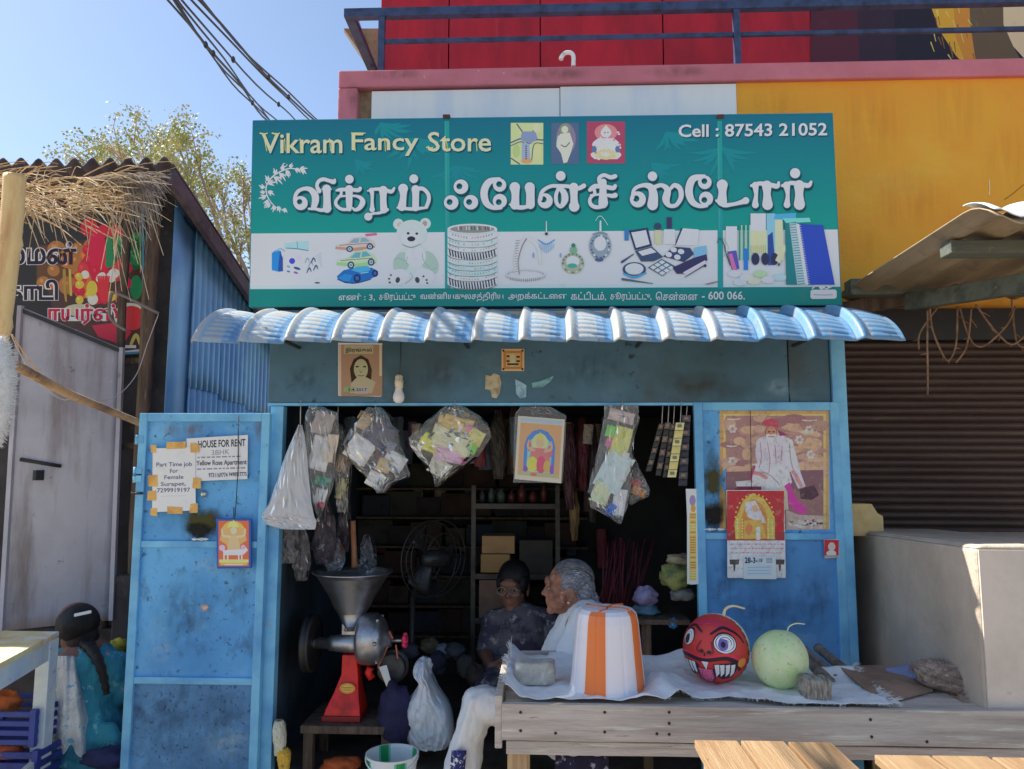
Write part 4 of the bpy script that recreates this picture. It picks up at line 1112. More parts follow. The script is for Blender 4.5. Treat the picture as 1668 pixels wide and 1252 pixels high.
# stationery
pg.rect(1182, 369, 1200, 412, S(196, 184, 190)); pg.rect(1222, 348, 1247, 400, S(196, 190, 212)); pg.rect(1248, 348, 1262, 432, S(120, 170, 214)); pg.poly([(1262, 349), (1296, 347), (1296, 358), (1260, 358)], S(70, 150, 200)); pg.poly([(1262, 358), (1274, 358), (1276, 424), (1262, 424)], S(206, 190, 150)); pg.poly([(1274, 356), (1318, 355), (1320, 362), (1280, 364)], S(110, 186, 176))
for k, x in enumerate((1203, 1206.5, 1210, 1213.5, 1217, 1220)):
    pg.rect(x, 367, x+2.2, 424, (S(30, 130, 100), S(150, 196, 170))[k % 2])
pg.poly([(1211, 405), (1218, 405), (1218, 440), (1211, 440)], S(40, 110, 180)); pg.poly([(1184, 410), (1199, 408), (1204, 438), (1192, 440)], S(80, 76, 150)); pg.poly([(1186, 414), (1192, 413), (1200, 440), (1193, 440)], S(206, 100, 140))
for k in range(8):
    x = 1224+k*3.3; pg.stroke([(x, 376, 2.6), (x+.6, 412, 2.6)], (S(206, 190, 130), S(226, 200, 140), S(184, 184, 130))[k % 3], n=2, cap=False)
pg.poly([(1250, 384), (1258, 378), (1262, 432), (1250, 432)], S(46, 66, 130))
for x in (1230, 1246, 1261):
    pg.oval(x, 422, 6.6, 10, S(44, 46, 72), 16)
pg.stroke([(1168, 396, 1.4), (1172, 388, 1.4), (1178, 396, 1.4), (1182, 412, 2), (1189, 432, 2)], S(60, 80, 80), n=4); pg.stroke([(1178, 388, 1.6), (1186, 404, 1.6), (1178, 418, 1.2)], S(150, 170, 150), n=4)
for x, y, c in ((1196, 446, S(206, 206, 190)), (1215, 452, S(186, 206, 180)), (1238, 446, S(160, 206, 140)), (1250, 456, S(206, 206, 190)), (1205, 460, S(176, 200, 200)), (1228, 458, S(206, 196, 160)), (1270, 452, S(160, 196, 206))):
    pg.oval(x, y, 11, 6, c, 14)
pg.stroke([(1148, 463, 1), (1156, 462, 3), (1170, 458, 1.4)], S(150, 110, 120), n=3); pg.stroke([(1160, 462, 1.2), (1171, 458, 1.4)], S(40, 140, 110), n=3)
pg.stroke([(1268, 432, 3), (1280, 402, 2.4)], S(40, 60, 110), n=3); pg.poly([(1262, 424), (1276, 398), (1282, 402), (1270, 430)], S(206, 200, 150))
pg.poly([(1278, 364), (1296, 362), (1312, 464), (1280, 464)], S(34, 110, 112)); pg.poly([(1285, 364), (1297, 364), (1314, 464), (1298, 464)], S(150, 176, 178))
for k in range(24):
    t = k/23; pg.stroke([(1286+t*13, 367+t*96, .9), (1296+t*14, 366+t*96, .9)], S(50, 74, 80), n=2, cap=False)
pg.poly([(1297, 365), (1340, 367), (1359, 464), (1312, 464)], S(42, 66, 158)); pg.poly([(1296, 365), (1301, 365), (1316, 464), (1311, 464)], S(196, 204, 214))
for k in range(26):
    t = k/25; pg.stroke([(1298+t*15, 368+t*94, .8), (1304+t*15, 367.5+t*94, .8)], S(206, 210, 220), n=2, cap=False)
pg.build('pictured_goods', PRINT, sg)
# ------------------------------------------------------------------ papers and pictures on the doors
WHT = S(214, 212, 214)
def sheet(name, corners, y, label, cat, drawer, thick=0.0012, mat=None, col=WHT, curl=0.0):
    """paper sheet: corners in picture order TL TR BR BL, real depth y, printed by drawer(Print)"""
    root = thing(name, label, cat, P(corners[2][0], corners[2][1], y))
    g = G(); g.prism([P(x, yy, y) for x, yy in corners], (0, -thick, 0), col); g.build('paper', mat or PAPER, root)
    p = Print(lambda a, b: P(a, b, y), start=thick+0.0003); drawer(p)
    if p.v: p.build('print', mat or PAPER, root)
    return root
INK = S(40, 42, 58); INKL = S(120, 120, 132)
def d_rent(p):
    p.text('HOUSE FOR RENT', 323, 717.5, 400, 729.5, S(24, 28, 50), 0.02, -3)
    p.text('3BHK', 345, 733, 374, 741, INKL, 0, -1.5)
    for x0, x1, y in ((322, 392, 745), (321, 400, 764)):
        x = x0
        while x < x1:
            l = rnd(3, 9); p.stroke([(x, y-(x-x0)*.03, 2.2), (min(x+l, x1), y-(x-x0)*.03-.2, 2.2)], INKL, n=1, cap=False); x += l+2.2
    p.text('Yellow Rose Apartment', 320, 750, 402, 760.5, S(50, 52, 66), 0.02, -2)
    p.text('9731169774', 340, 770, 371, 777.5, S(60, 60, 76), 0.02, -.6); p.text('9498917775', 373, 769, 402, 776, S(60, 60, 76), 0.02, -.6)
sheet('notice', [(304, 714), (404, 708), (403, 780), (303, 784)], YD-0.0185, 'white notice reading house for rent on the open blue door', 'notice', d_rent)
def d_job(p):
    for t, x0, y0, x1, y1 in (('Part Time job', 255, 753, 313, 762), ('For', 277, 764, 290, 770.5), ('Female', 268, 774, 299, 780.5), ('Surapet,', 262, 785, 303, 793.5), ('7299919197', 256, 795, 310, 802)):
        p.text(t, x0, y0, x1, y1, S(74, 76, 104), 0.015, -1)
    p.stroke([(262, 808, .8), (304, 807, .8)], S(170, 170, 178), n=2, cap=False)
jb = sheet('notice', [(249, 730), (318, 728), (319, 831), (248, 834)], YD-0.0215, 'white part time job notice held by brown tape on the door', 'notice', d_job)
tape = M('brown_parcel_tape', S(188, 146, 82), 0.35, layers=[(S(160, 112, 60), 20, 0.4, 0.7)])
for (x, y, a, b) in ((287, 725, 32, 12), (250, 731, 9, 13), (317, 729, 14, 15), (249, 783, 15, 19), (247, 807, 14, 16), (321, 787, 14, 18), (285, 831, 24, 12), (316, 827, 13, 15), (250, 834, 11, 12)):
    g = G(); g.prism([P(x+dx*a/2+rnd(-1, 1), y+dy*b/2+rnd(-1, 1), YD-0.0232) for dx, dy in ((-1, -1), (1, -1), (1, 1), (-1, 1))], (0, -0.0008, 0)); g.build('tape_strip', tape, jb)

def devot(p, x0, y0, x1, y1, border, bg, robe, skin, halo, trim, seat, extra=None):
    W, H = x1-x0, y1-y0; f = min(W, H)*.05
    p.rect(x0, y0, x1, y1, border)
    figure(p, x0+f, y0+f, x1-f, y1-f, bg, robe, skin, halo, trim, seat)
    if extra: extra(p)
# small framed picture hanging on a cord from the open door
fy = YD-0.036
fp = thing('hanging_picture', 'small orange devotional picture in blue frame hanging on the open door', 'picture', P(380, 926, fy))
g = G(); g.prism([P(x, y, fy) for x, y in ((352, 844), (409, 845), (409, 925), (353, 926))], (0, 0.014, 0)); g.build('frame', M('blue_picture_frame', S(40, 74, 140), 0.4), fp, bevel=0.002)
p = Print(lambda a, b: P(a, b, fy), start=0.0006)
p.rect(356, 848, 405.5, 922, S(206, 94, 62)); p.oval(380, 868, 20, 20, S(220, 160, 80), 28); p.oval(380, 858, 9, 9, S(236, 196, 110))
p.poly([(362, 862), (376, 858), (385, 858), (398, 862), (402, 880), (392, 886), (386, 900), (374, 900), (368, 886), (358, 880)], S(206, 150, 96))
p.poly([(374, 872), (387, 872), (392, 896), (370, 896)], S(196, 160, 120)); p.oval(380.5, 864, 5, 6, S(206, 176, 150)); p.poly([(374, 858), (380.5, 846), (387, 858)], S(226, 190, 110))
for sx in (-1, 1):
    p.stroke([(380.5+sx*6, 874, 4), (380.5+sx*17, 872, 3.6), (380.5+sx*19, 862, 3)], S(206, 170, 140), n=4)
p.poly([(362, 896), (396, 894), (400, 890), (404, 896), (398, 902), (394, 904), (366, 904)], S(214, 206, 206)); p.oval(362, 892, 5, 5, S(214, 160, 196)); p.oval(396, 891, 4, 4, S(200, 150, 180))
for x in (365, 371, 389, 394):
    p.stroke([(x, 900, 2.6), (x, 912, 2.2)], S(220, 196, 190), n=2)
p.rect(357, 911, 405, 916, S(226, 196, 120)); p.rect(359, 916, 403, 920, S(206, 160, 80)); p.rect(366, 918.8, 396, 920.4, S(214, 214, 220))
p.build('picture', PRINT, fp)
g = G(); g.tube([P(388, 676, YD-0.02), P(388, 760, YD-0.024), P(383, 842, fy+0.005)], 0.0018, 6); g.tube([P(381, 826, fy), P(381, 845, fy)], 0.0022, 6); g.build('cord', MAT['dark_steel'], fp)

# large poster on the closed leaf
PRINT_OLD = M('crinkled_poster_print', (1, 1, 1), 0.4, vcol=True, layers=[((0.22, 0.12, 0.10), 55, 0.5, 0.75, None, 0.55), ((0.75, 0.68, 0.6), 38, 0.56, 0.76, None, 0.4), ((0.3, 0.22, 0.15), 6, 0.5, 0.85, None, 0.3)], bump=(0.5, 12))
ry = -0.0065
def d_poster(p):
    # wooden-look printed border
    p.rect(1172, 668, 1350, 862, S(176, 136, 84)); p.rect(1178, 674, 1345, 861, S(206, 164, 100)); p.rect(1182, 677, 1341, 861, S(150, 110, 104))
    random.seed(31)
    for k in range(60):                                        # mottled backdrop
        p.oval(rnd(1185, 1338), rnd(680, 780), rnd(6, 22), rnd(4, 12), random.choice((S(164, 122, 112), S(176, 140, 118), S(140, 96, 98), S(186, 150, 120), S(160, 126, 110))), 12)
    p.rect(1182, 790, 1341, 861, S(132, 96, 92))
    p.poly([(1182, 768), (1341, 765), (1341, 800), (1182, 800)], S(116, 78, 86))
    for x, y in ((1193, 751), (1193, 698), (1320, 740), (1318, 700), (1302, 716)):
        for k in range(6):
            p.oval(x+5*math.cos(k), y+5*math.sin(k), 2.6, 2.6, S(206, 176, 170), 8)
    # seated figure in pale robe, generic
    p.poly([(1232, 716), (1250, 708), (1272, 708), (1290, 716), (1298, 745), (1304, 770), (1312, 792), (1300, 796), (1288, 770), (1284, 760), (1236, 765), (1230, 740)], S(204, 178, 190))
    p.poly([(1280, 712), (1291, 718), (1298, 752), (1298, 768), (1284, 768), (1280, 740)], S(206, 200, 216))
    p.poly([(1226, 756), (1250, 752), (1284, 762), (1290, 785), (1278, 800), (1252, 798), (1230, 800), (1222, 785)], S(206, 190, 196))
    for pts in (((1238, 720), (1240, 745), (1236, 762)), ((1250, 722), (1254, 748), (1252, 770)), ((1262, 724), (1264, 752)), ((1274, 726), (1272, 750)), ((1240, 768), (1256, 775), (1270, 790)), ((1286, 722), (1288, 750), (1294, 770))):
        p.stroke([a+(1.5,) for a in pts], S(160, 116, 140), n=4, cap=False)
    p.oval(1256, 705, 10, 13, S(110, 60, 60)); p.oval(1256, 705, 9, 12, S(176, 118, 92)); p.poly([(1247, 707), (1265, 707), (1263, 720), (1256, 724), (1249, 720)], S(226, 220, 216)); p.stroke([(1252, 711, 1.6), (1260, 711, 1.6)], S(150, 80, 80), n=1)
    p.poly([(1241, 694), (1243, 685), (1256, 681), (1267, 686), (1268, 697), (1256, 694)], S(166, 62, 80)); p.poly([(1266, 700), (1284, 708), (1270, 710)], S(130, 50, 90))
    p.oval(1252.5, 703, 1.9, 1.3, S(50, 30, 30), 8); p.oval(1260, 703, 1.9, 1.3, S(50, 30, 30), 8); p.stroke([(1256, 703, 1.2), (1255.5, 708, 1.8)], S(170, 120, 100), n=1); p.stroke([(1252, 699.5, 1.2), (1260, 699.5, 1.2)], S(214, 120, 120), n=2)
    p.stroke([(1228, 770, 6), (1238, 772, 6), (1248, 778, 5)], S(190, 120, 120), n=4); p.stroke([(1292, 768, 6), (1300, 782, 6), (1306, 794, 5)], S(196, 130, 130), n=4)
    p.poly([(1272, 795), (1286, 785), (1292, 800), (1300, 816), (1312, 825), (1316, 836), (1300, 836), (1288, 826)], S(200, 50, 140))
    p.poly([(1262, 800), (1276, 790), (1282, 800), (1284, 830), (1274, 830)], S(206, 176, 150)); p.stroke([(1228, 760, 5), (1222, 780, 5), (1226, 797, 4)], S(150, 60, 90), n=4)
    p.poly([(1302, 796), (1326, 790), (1334, 806), (1322, 814), (1304, 812)], S(70, 40, 54)); p.poly([(1198, 784), (1222, 782), (1230, 792), (1200, 796)], S(206, 196, 190)); p.rect(1197, 792, 1240, 800, S(110, 30, 60))
    p.poly([(1280, 830), (1300, 838), (1341, 840), (1341, 861), (1280, 861)], S(170, 150, 140))
    for k in range(40):
        p.oval(rnd(1284, 1338), rnd(846, 859), rnd(2, 5), rnd(1.4, 3), random.choice((S(206, 206, 196), S(110, 60, 70), S(176, 166, 150), S(90, 50, 60))), 8)
    for x0, x1, y in ((1184, 1206, 682), (1306, 1330, 684), (1302, 1330, 703), (1184, 1200, 726)):
        p.stroke([(x0, y, 2), ((x0+x1)/2, y+1, 2.6), (x1, y, 1.4)], S(206, 176, 160), n=3)
pst = sheet('poster', [(1172, 668), (1350, 668), (1351, 862), (1173, 863)], ry, 'large faded poster of a seated figure in pale robe on the blue door', 'poster', d_poster, mat=PRINT_OLD)
g = G(); g.tube([P(1222, 668, ry-0.02), P(1223, 720, ry-0.022), P(1224, 802, ry-0.026)], 0.0016, 6)
cy_ = ry-0.030
def d_cal(p):
    p.rect(1184, 799, 1277, 880, S(164, 30, 40)); p.rect(1184, 866, 1278, 880, S(142, 34, 46))
    p.poly([(1198, 878), (1196, 850), (1202, 835), (1210, 815), (1226, 803), (1244, 812), (1256, 830), (1262, 846), (1262, 878)], S(206, 160, 70))
    p.poly([(1206, 878), (1206, 846), (1214, 824), (1228, 812), (1242, 822), (1250, 842), (1250, 878)], S(190, 120, 50))
    p.poly([(1214, 832), (1214, 818), (1230, 815), (1236, 826), (1248, 852), (1236, 850), (1218, 842)], S(206, 180, 196)); p.oval(1230, 828, 4.5, 6, S(206, 150, 110))
    p.poly([(1212, 848), (1240, 846), (1248, 876), (1212, 878)], S(206, 150, 70)); p.poly([(1231, 858), (1238, 858), (1238, 879), (1232, 879)], S(206, 200, 180)); p.oval(1220, 862, 6, 9, S(196, 110, 60))
    for x in (1201, 1209, 1251, 1258):
        for k in range(7):
            p.oval(x, 846+k*4.8, 1.7, 1.9, S(226, 190, 110), 8)
    for k in range(15):
        a = math.pi*(k/14); p.oval(1229-31*math.cos(a), 842-37*math.sin(a), 1.6, 1.6, S(220, 176, 80), 8)
    p.rect(1184.5, 880, 1279, 940, S(206, 196, 200))
    for y in (886, 893, 900):
        x = 1190
        while x < 1274:
            l = rnd(2, 6); p.stroke([(x, y, 2.4), (x+l, y, 2.4)], random.choice((S(206, 120, 130), S(150, 150, 160), S(206, 150, 150))), n=1, cap=False); x += l+1.6
    p.rect(1210, 905, 1262, 941, S(176, 192, 218)); p.rect(1215, 920, 1256, 938, S(168, 182, 208))
    p.text('28-3-', 1213, 907.5, 1233, 916.5, S(40, 44, 90), 0.03); p.text('18', 1235, 909.5, 1241, 915, S(60, 66, 106), 0.02)
    for k in range(4):
        p.stroke([(1248, 909+k*2.2, .9), (1257, 909+k*2.2, .9)], S(80, 90, 120), n=1, cap=False)
    for y in (924, 930, 935):
        p.stroke([(1218, y, .8), (1254, y-.4, .8)], S(130, 144, 176), n=1, cap=False)
    for x in (1196, 1270):
        p.poly([(x-8, 911), (x+8, 911), (x+7, 919), (x+2, 919), (x+1, 930), (x-1, 930), (x-2, 919), (x-7, 919)], S(60, 54, 50))
cal = sheet('wall_calendar', [(1183, 798), (1277, 798), (1280, 941), (1186, 941)], cy_, 'red topped tear-off calendar hanging over the poster on the door', 'calendar', d_cal, mat=PRINT_OLD)
cd_ = g.build('cord', MAT['dark_steel'], cal)
g = G(); g.box(P(1211, 941, cy_-0.002), P(1261, 906, cy_-0.0025)); pad = G(); a = P(1211, 942, cy_); b = P(1262, 905.5, cy_)
pad.box((a.x, cy_-0.0012, a.z), (b.x, cy_-0.0125, b.z), S(176, 192, 218)); tp = pad.build('date_pad', PAPER, cal)
pp_ = Print(lambda x, y: P(x, y, cy_-0.0125), start=0.0004)
pp_.text('28-3-', 1213, 907.5, 1234, 917, S(34, 38, 84), 0.03); pp_.text('18', 1236, 909.5, 1242, 915.5, S(60, 66, 106), 0.02); pp_.rect(1215, 920, 1257, 938, S(166, 180, 206))
for k in range(4):
    pp_.stroke([(1248, 909+k*2.2, .9), (1258, 909+k*2.2, .9)], S(80, 90, 120), n=1, cap=False)
for y in (924, 929, 934):
    pp_.stroke([(1218, y, .8), (1254, y-.4, .8)], S(120, 134, 170), n=1, cap=False)
pp_.build('print', PAPER, tp)
sheet('sticker', [(1342, 879), (1366, 878), (1367, 908), (1343, 909)], ry-0.016, 'small red and white sticker on the right edge of the blue door', 'sticker',
      lambda p: (p.rect(1342.5, 879, 1366, 908, S(170, 40, 44)), p.oval(1354.5, 890, 6, 7, S(206, 170, 160)), p.oval(1354, 901, 8, 5, S(206, 196, 200)), p.rect(1343, 904, 1366, 908, S(150, 140, 120))), mat=PRINT)
# paper strip hanging at the edge of the opening
def d_strip(p):
    p.rect(1119, 796, 1136, 951, S(196, 190, 180)); p.rect(1123, 835, 1134, 945, S(206, 160, 84))
    for k in range(26):
        p.stroke([(1124, 838+k*4.1, 1.4), (1133, 838+k*4.1, 1.4)], random.choice((S(150, 106, 60), S(220, 190, 130), S(176, 96, 60))), n=1, cap=False)
    p.oval(1128, 815, 5, 9, S(140, 120, 150)); p.oval(1129, 828, 4, 6, S(206, 140, 60))
sheet('paper_strip', [(1117, 796), (1135, 796), (1139, 951), (1124, 952)], -0.02, 'narrow orange and white printed paper strip beside the closed blue door leaf', 'paper', d_strip)
# obituary style portrait notice on the lintel
def d_port(p):
    p.rect(552, 561, 623, 645, S(140, 112, 92)); p.rect(560, 562, 608, 576, S(150, 144, 118))
    p.text('இரங்கல்', 563, 566, 606, 575, S(40, 36, 32), 0.03)
    p.poly([(573, 626), (570, 600), (576, 585), (588, 578), (600, 585), (606, 602), (604, 628)], S(52, 40, 30)); p.oval(588, 601, 11.5, 16.5, S(146, 144, 116), 24)
    p.poly([(572, 624), (582, 614), (596, 614), (612, 622), (606, 640), (570, 640)], S(150, 142, 120)); p.oval(582, 597, 3, 1.4, S(56, 52, 40), 10); p.oval(594, 597, 3, 1.4, S(56, 52, 40), 10); p.stroke([(586, 603, 1), (588, 607, 1.6), (590, 604, 1)], S(110, 106, 80), n=3); p.stroke([(583, 611, 1.2), (588, 612, 1.6), (593, 611, 1.2)], S(100, 84, 70), n=3)
    p.rect(560, 630, 578, 638, S(120, 140, 104)); p.rect(578, 630, 600, 641, S(150, 140, 140))
    p.text('3.4.2017', 567, 632, 598, 637, S(50, 50, 46), 0.02)
    p.rect(552, 561, 556, 645, S(170, 150, 136)); p.rect(618, 561, 622, 612, S(170, 160, 140))
sheet('portrait_notice', [(551, 558), (623, 559), (621, 646), (551, 644)], -0.0135, 'brown weathered notice with a printed portrait on the lintel', 'notice', d_port)
def d_yan(p):
    p.rect(817, 568, 854, 604, S(186, 150, 106)); p.rect(820, 571, 851, 601, S(150, 110, 70)); p.rect(824, 575, 848, 597, S(176, 140, 92)); p.rect(831, 577, 839, 597, S(160, 164, 130))
    for x0, x1, y in ((825, 830, 580), (841, 847, 581), (825, 830, 588), (841, 847, 588), (826, 845, 593)):
        p.stroke([(x0, y, 3), (x1, y, 3)], S(50, 40, 34), n=1, cap=False)
    for x, y in ((820, 571), (851, 571), (820, 601), (851, 601)):
        p.oval(x, y, 2, 2, S(44, 50, 40), 8)
sheet('square_sticker', [(817, 568), (854, 568), (854, 604), (817, 604)], -0.0135, 'small square tan patterned sticker in the middle of the lintel', 'sticker', d_yan)
# torn paper scraps on the lintel
for pts, c, lab in (([(790, 610), (800, 612), (806, 608), (814, 612), (817, 625), (814, 640), (808, 648), (802, 646), (798, 636), (791, 634)], S(160, 150, 124), 'ragged beige scrap of torn paper on the lintel'),
                    ([(840, 617), (848, 622), (858, 628), (856, 646), (848, 648), (841, 640)], S(130, 160, 176), 'small bluish torn paper scrap on the lintel'),
                    ([(866, 624), (880, 622), (890, 617), (902, 611), (898, 620), (884, 630), (868, 632)], S(104, 146, 150), 'narrow slanted teal paper scrap on the lintel')):
    g = G(); g.prism([P(x+rnd(-1, 1), y+rnd(-1, 1), -0.0135) for x, y in pts], (0, -0.003, 0)); tag(g.build('paper_scrap', M('scrap_%d' % pts[0][0], c, 0.85, layers=[(tuple(k*0.55 for k in c[:3]), 30, 0.45, 0.65)], bump=(0.8, 40))), lab, 'paper scrap')
# bulb in a pendant holder
bx, by = 649, 640
bu = thing('light_bulb', 'unlit frosted bulb in white holder hanging at the lintel', 'bulb', P(649, 656, -0.06))
c = P(649.5, 645, -0.06)
g = G(); g.lathe([(0.0, -0.032), (0.014, -0.029), (0.022, -0.019), (0.025, -0.006), (0.0225, 0.008), (0.017, 0.02), (0.0145, 0.034)], c, n=20); g.build('glass', M('frosted_glass', S(190, 180, 178), 0.3), bu)
g = G(); g.lathe([(0.0145, 0.034), (0.018, 0.036), (0.019, 0.066), (0.016, 0.072), (0.017, 0.085), (0.010, 0.092), (0.0, 0.093)], c, n=16); g.build('holder', M('bakelite_holder', S(178, 168, 148), 0.5, layers=[(S(120, 96, 80), 30, 0.5, 0.7)]), bu)
g = G(); g.tube([c+Vector((0, 0, 0.09)), c+Vector((0.004, 0.01, 0.16)), c+Vector((0.0, 0.03, 0.24))], 0.003, 6); g.build('wire', MAT['cable'], bu)

# ------------------------------------------------------------------ vegetable-shop banner on the shed
yv = 0.765
vb = thing('vegetable_banner', 'dark banner printed with bright vegetables on the shed front', 'banner', P(120, 575, yv))
g = G(); g.prism([P(x, y, yv) for x, y in ((-60, 338), (232, 346), (234, 574), (-60, 590))], (0, 0.008, 0)); g.build('board', M('banner_black', S(38, 34, 34), 0.5), vb)
p = Print(lambda a, b: P(a, b, yv), start=0.0006)
random.seed(17)
p.poly([(-60, 338), (232, 346), (233, 480), (-60, 500)], S(44, 40, 38)); p.poly([(60, 400), (232, 380), (233, 572), (100, 560)], S(70, 46, 38))
def veg(cols, n, x0, x1, y0, y1, r0, r1):
    for k in range(n):
        x, y = rnd(x0, x1), rnd(y0, y1); r_ = rnd(r0, r1); c = random.choice(cols); a = rnd(0, 3)
        p.oval(x, y, r_, r_*rnd(.7, 1.15), c, 16, a); p.oval(x-r_*.25, y-r_*.3, r_*.35, r_*.25, tuple(min(.9, k_*1.5+.02) for k_ in c[:3])+(1,), 10, a)
RD, OR_, GR, YL, WHv = S(176, 30, 50), S(190, 96, 40), S(40, 110, 62), S(196, 160, 60), S(190, 196, 170)
p.rect(60, 400, 130, 470, S(90, 60, 36)); veg((OR_, S(150, 100, 50)), 16, 66, 150, 400, 480, 8, 15); veg((RD,), 14, 140, 190, 370, 440, 8, 16); veg((GR, S(30, 84, 54)), 16, 178, 226, 385, 440, 7, 14)
for x in (150, 158, 166):
    p.stroke([(x, 372, 9), (x+2, 430, 10), (x+4, 470, 6)], S(186, 30, 60), n=4)
p.stroke([(180, 390, 12), (178, 430, 12)], S(40, 116, 70), n=3)
veg((RD, S(206, 50, 50)), 16, 120, 220, 430, 490, 8, 13); veg((WHv, YL), 9, 110, 200, 445, 500, 6, 10)
for k in range(7):
    p.stroke([(160+k*3, 450, 2.6), (164+k*2, 482, 3), (168+k*3, 492, 1)], S(196, 44, 50), n=4)
p.oval(150, 470, 9, 13, S(206, 166, 60), 18); p.oval(186, 445, 9, 8, S(196, 206, 190), 16); p.oval(222, 468, 10, 20, S(36, 120, 76), 18); p.oval(205, 461, 10, 10, S(196, 24, 66), 16)
p.stroke([(105, 440, 5), (106, 470, 5), (108, 490, 3)], S(150, 120, 50), n=3); p.stroke([(114, 440, 4), (116, 480, 4)], S(176, 150, 70), n=3)
for k in range(24):
    p.stroke([(rnd(182, 224), rnd(388, 425), 2.4), (rnd(182, 224), rnd(388, 425), 1.4)], random.choice((S(80, 140, 90), S(30, 90, 60))), n=2)
p.oval(212, 515, 26, 22, S(206, 190, 170), 24); p.oval(214, 518, 23, 20, S(190, 50, 56), 24); p.poly([(150, 530), (190, 525), (215, 540), (200, 562), (160, 548)], S(176, 40, 60)); p.oval(130, 505, 26, 10, S(170, 160, 130), 16)
p.poly([(196, 572), (233, 568), (233, 574), (196, 576)], S(206, 200, 196)); p.stroke([(214, 560, 5), (222, 545, 6), (228, 560, 4)], S(170, 160, 90), n=4); p.rect(197, 562, 222, 567, S(196, 196, 200))
def outlined(t, x0, y0, x1, y1, cin, cout, bold=0.03):
    p.text(t, x0, y0, x1, y1, cout, bold+0.05); p.text(t, x0+.8, y0+.8, x1-.8, y1-.8, cin, bold)
outlined('ம்மன்', 10, 393, 126, 432, S(34, 24, 40), S(186, 180, 178))
outlined('காடி', 6, 454, 96, 490, S(34, 24, 40), S(186, 180, 178))
outlined('ாயர்ஸ்', 78, 494, 194, 530, S(170, 24, 50), S(206, 196, 196))
p.text('மளிகை', -10, 508, 22, 528, S(206, 190, 190), 0.03)
p.stroke([(110, 346, 1), (228, 349, 1)], S(120, 100, 90), n=1, cap=False); p.build('print', PRINT, vb)
g = G()
for a, b in (((233, 346), (235, 575)), ((235, 574), (-60, 590))):
    g.bar(P(a[0], a[1], yv-0.004), P(b[0], b[1], yv-0.004), 0.012, 0.012)
g.build('edge_frame', M('teal_frame', S(70, 120, 140), 0.5), vb)

# bent iron rod and wires in front of the banner
rod = MAT['dark_steel']
g = G(); g.tube(cr([tuple(P(x, y, 0.56)) for x, y in ((258, 510), (192, 478), (180, 485), (178, 510), (186, 525), (205, 538))], 5), 0.008, 8)
tag(g.build('iron_rod', M('grey_iron', S(96, 92, 86), 0.6)), 'bent grey iron rod sticking out across the vegetable banner', 'rod')
wirem = M('pale_wire', S(150, 144, 140), 0.6)
for pts, lab in ((((258, 512), (240, 560), (222, 610), (190, 645), (150, 655), (110, 650)), 'thin pale wire curving down from the shed post to the stick'),
                 (((8, 520), (30, 570), (60, 620), (95, 648), (112, 652)), 'thin pale cord slung from bamboo post to the stick'),
                 (((20, 545), (50, 590), (80, 625)), 'short yellowish cord beside the bamboo post')):
    g = G(); g.tube(cr([tuple(P(x, y, lerp(-0.5, 0.5, min(1, x/240)))) for x, y in pts], 6), 0.0022, 5); tag(g.build('slack_wire', wirem if 'yellow' not in lab else tape), lab, 'wire')

# ------------------------------------------------------------------ bamboo post, stick and white fleece at the far left
bam = M('sunlit_bamboo', S(196, 158, 110), 0.6, layers=[(S(160, 120, 78), 6, 0.45, 0.7, (3, 3, .5)), (S(120, 90, 60), 18, 0.62, 0.72)], bump=(0.2, 40))
yp = -0.72
pts = [P(x, y, yp) for x, y in ((24, 286), (20, 350), (13, 420), (3, 500), (-10, 590), (-22, 680), (-40, 900))]
pts = pts+[Vector((pts[-1].x, yp, 0))]
q = [Vector(t) for t in cr([tuple(t) for t in pts], 6)]
rs = []
for k, t in enumerate(q):
    nd = abs(((t.z*3.4) % 1)-0.5)
    rs.append(0.036+(0.006 if nd > 0.46 else 0))
g = G(); g.tube(q, rs, 14)
tag(g.build('bamboo_post', bam), 'thick sunlit bamboo post at the left edge of the picture', 'post')
g = G(); sp_ = [P(x, y, yy) for x, y, yy in ((-10, 575, -0.70), (30, 597, -0.55), (110, 640, -0.3), (170, 665, -0.1), (236, 692, 0.06))]
q = [Vector(t) for t in cr([tuple(t) for t in sp_], 6)]
g.tube(q, [0.020-0.006*k/len(q)+0.002*nz(k*.9, 3) for k in range(len(q))], 10)
tag(g.build('wooden_stick', M('peeled_stick', S(150, 122, 92), 0.8, layers=[(S(96, 76, 62), 6, 0.4, 0.65), (S(190, 160, 120), 14, .6, .75)], bump=(.3, 40))), 'slanting wooden stick running from bamboo post to the blue door', 'stick')
# white frayed sack tied on the post
fm = M('white_fleece', (0.80, 0.79, 0.76), 0.95)
random.seed(8)
g = G(); c = P(-6, 640, yp-0.09)
g.ell(c, (0.052, 0.05, 0.19), nu=20, nv=16, fn=lambda d: 1+0.12*nz(d.x*3, d.y*3, d.z*6))
for k in range(2600):
    a = rnd(0, 6.283); h = rnd(-1, 1); rr = math.sqrt(max(0, 1-h*h))
    n_ = Vector((rr*math.cos(a), rr*math.sin(a), h)); b0 = c+Vector((n_.x*0.05, n_.y*0.05, n_.z*0.185))
    d = (n_+Vector((rnd(-.8, .8), rnd(-.8, .8), rnd(-.9, .4)))).normalized(); l = rnd(.010, .026); s_ = d.cross(Vector((rnd(-1, 1), rnd(-1, 1), rnd(-1, 1)))).normalized()*.0016
    g.add([b0-s_, b0+s_, b0+d*l], [(0, 1, 2)])
tag(g.build('fleece_bundle', fm), 'overexposed white fluffy bundle tied to the bamboo post', 'bundle')

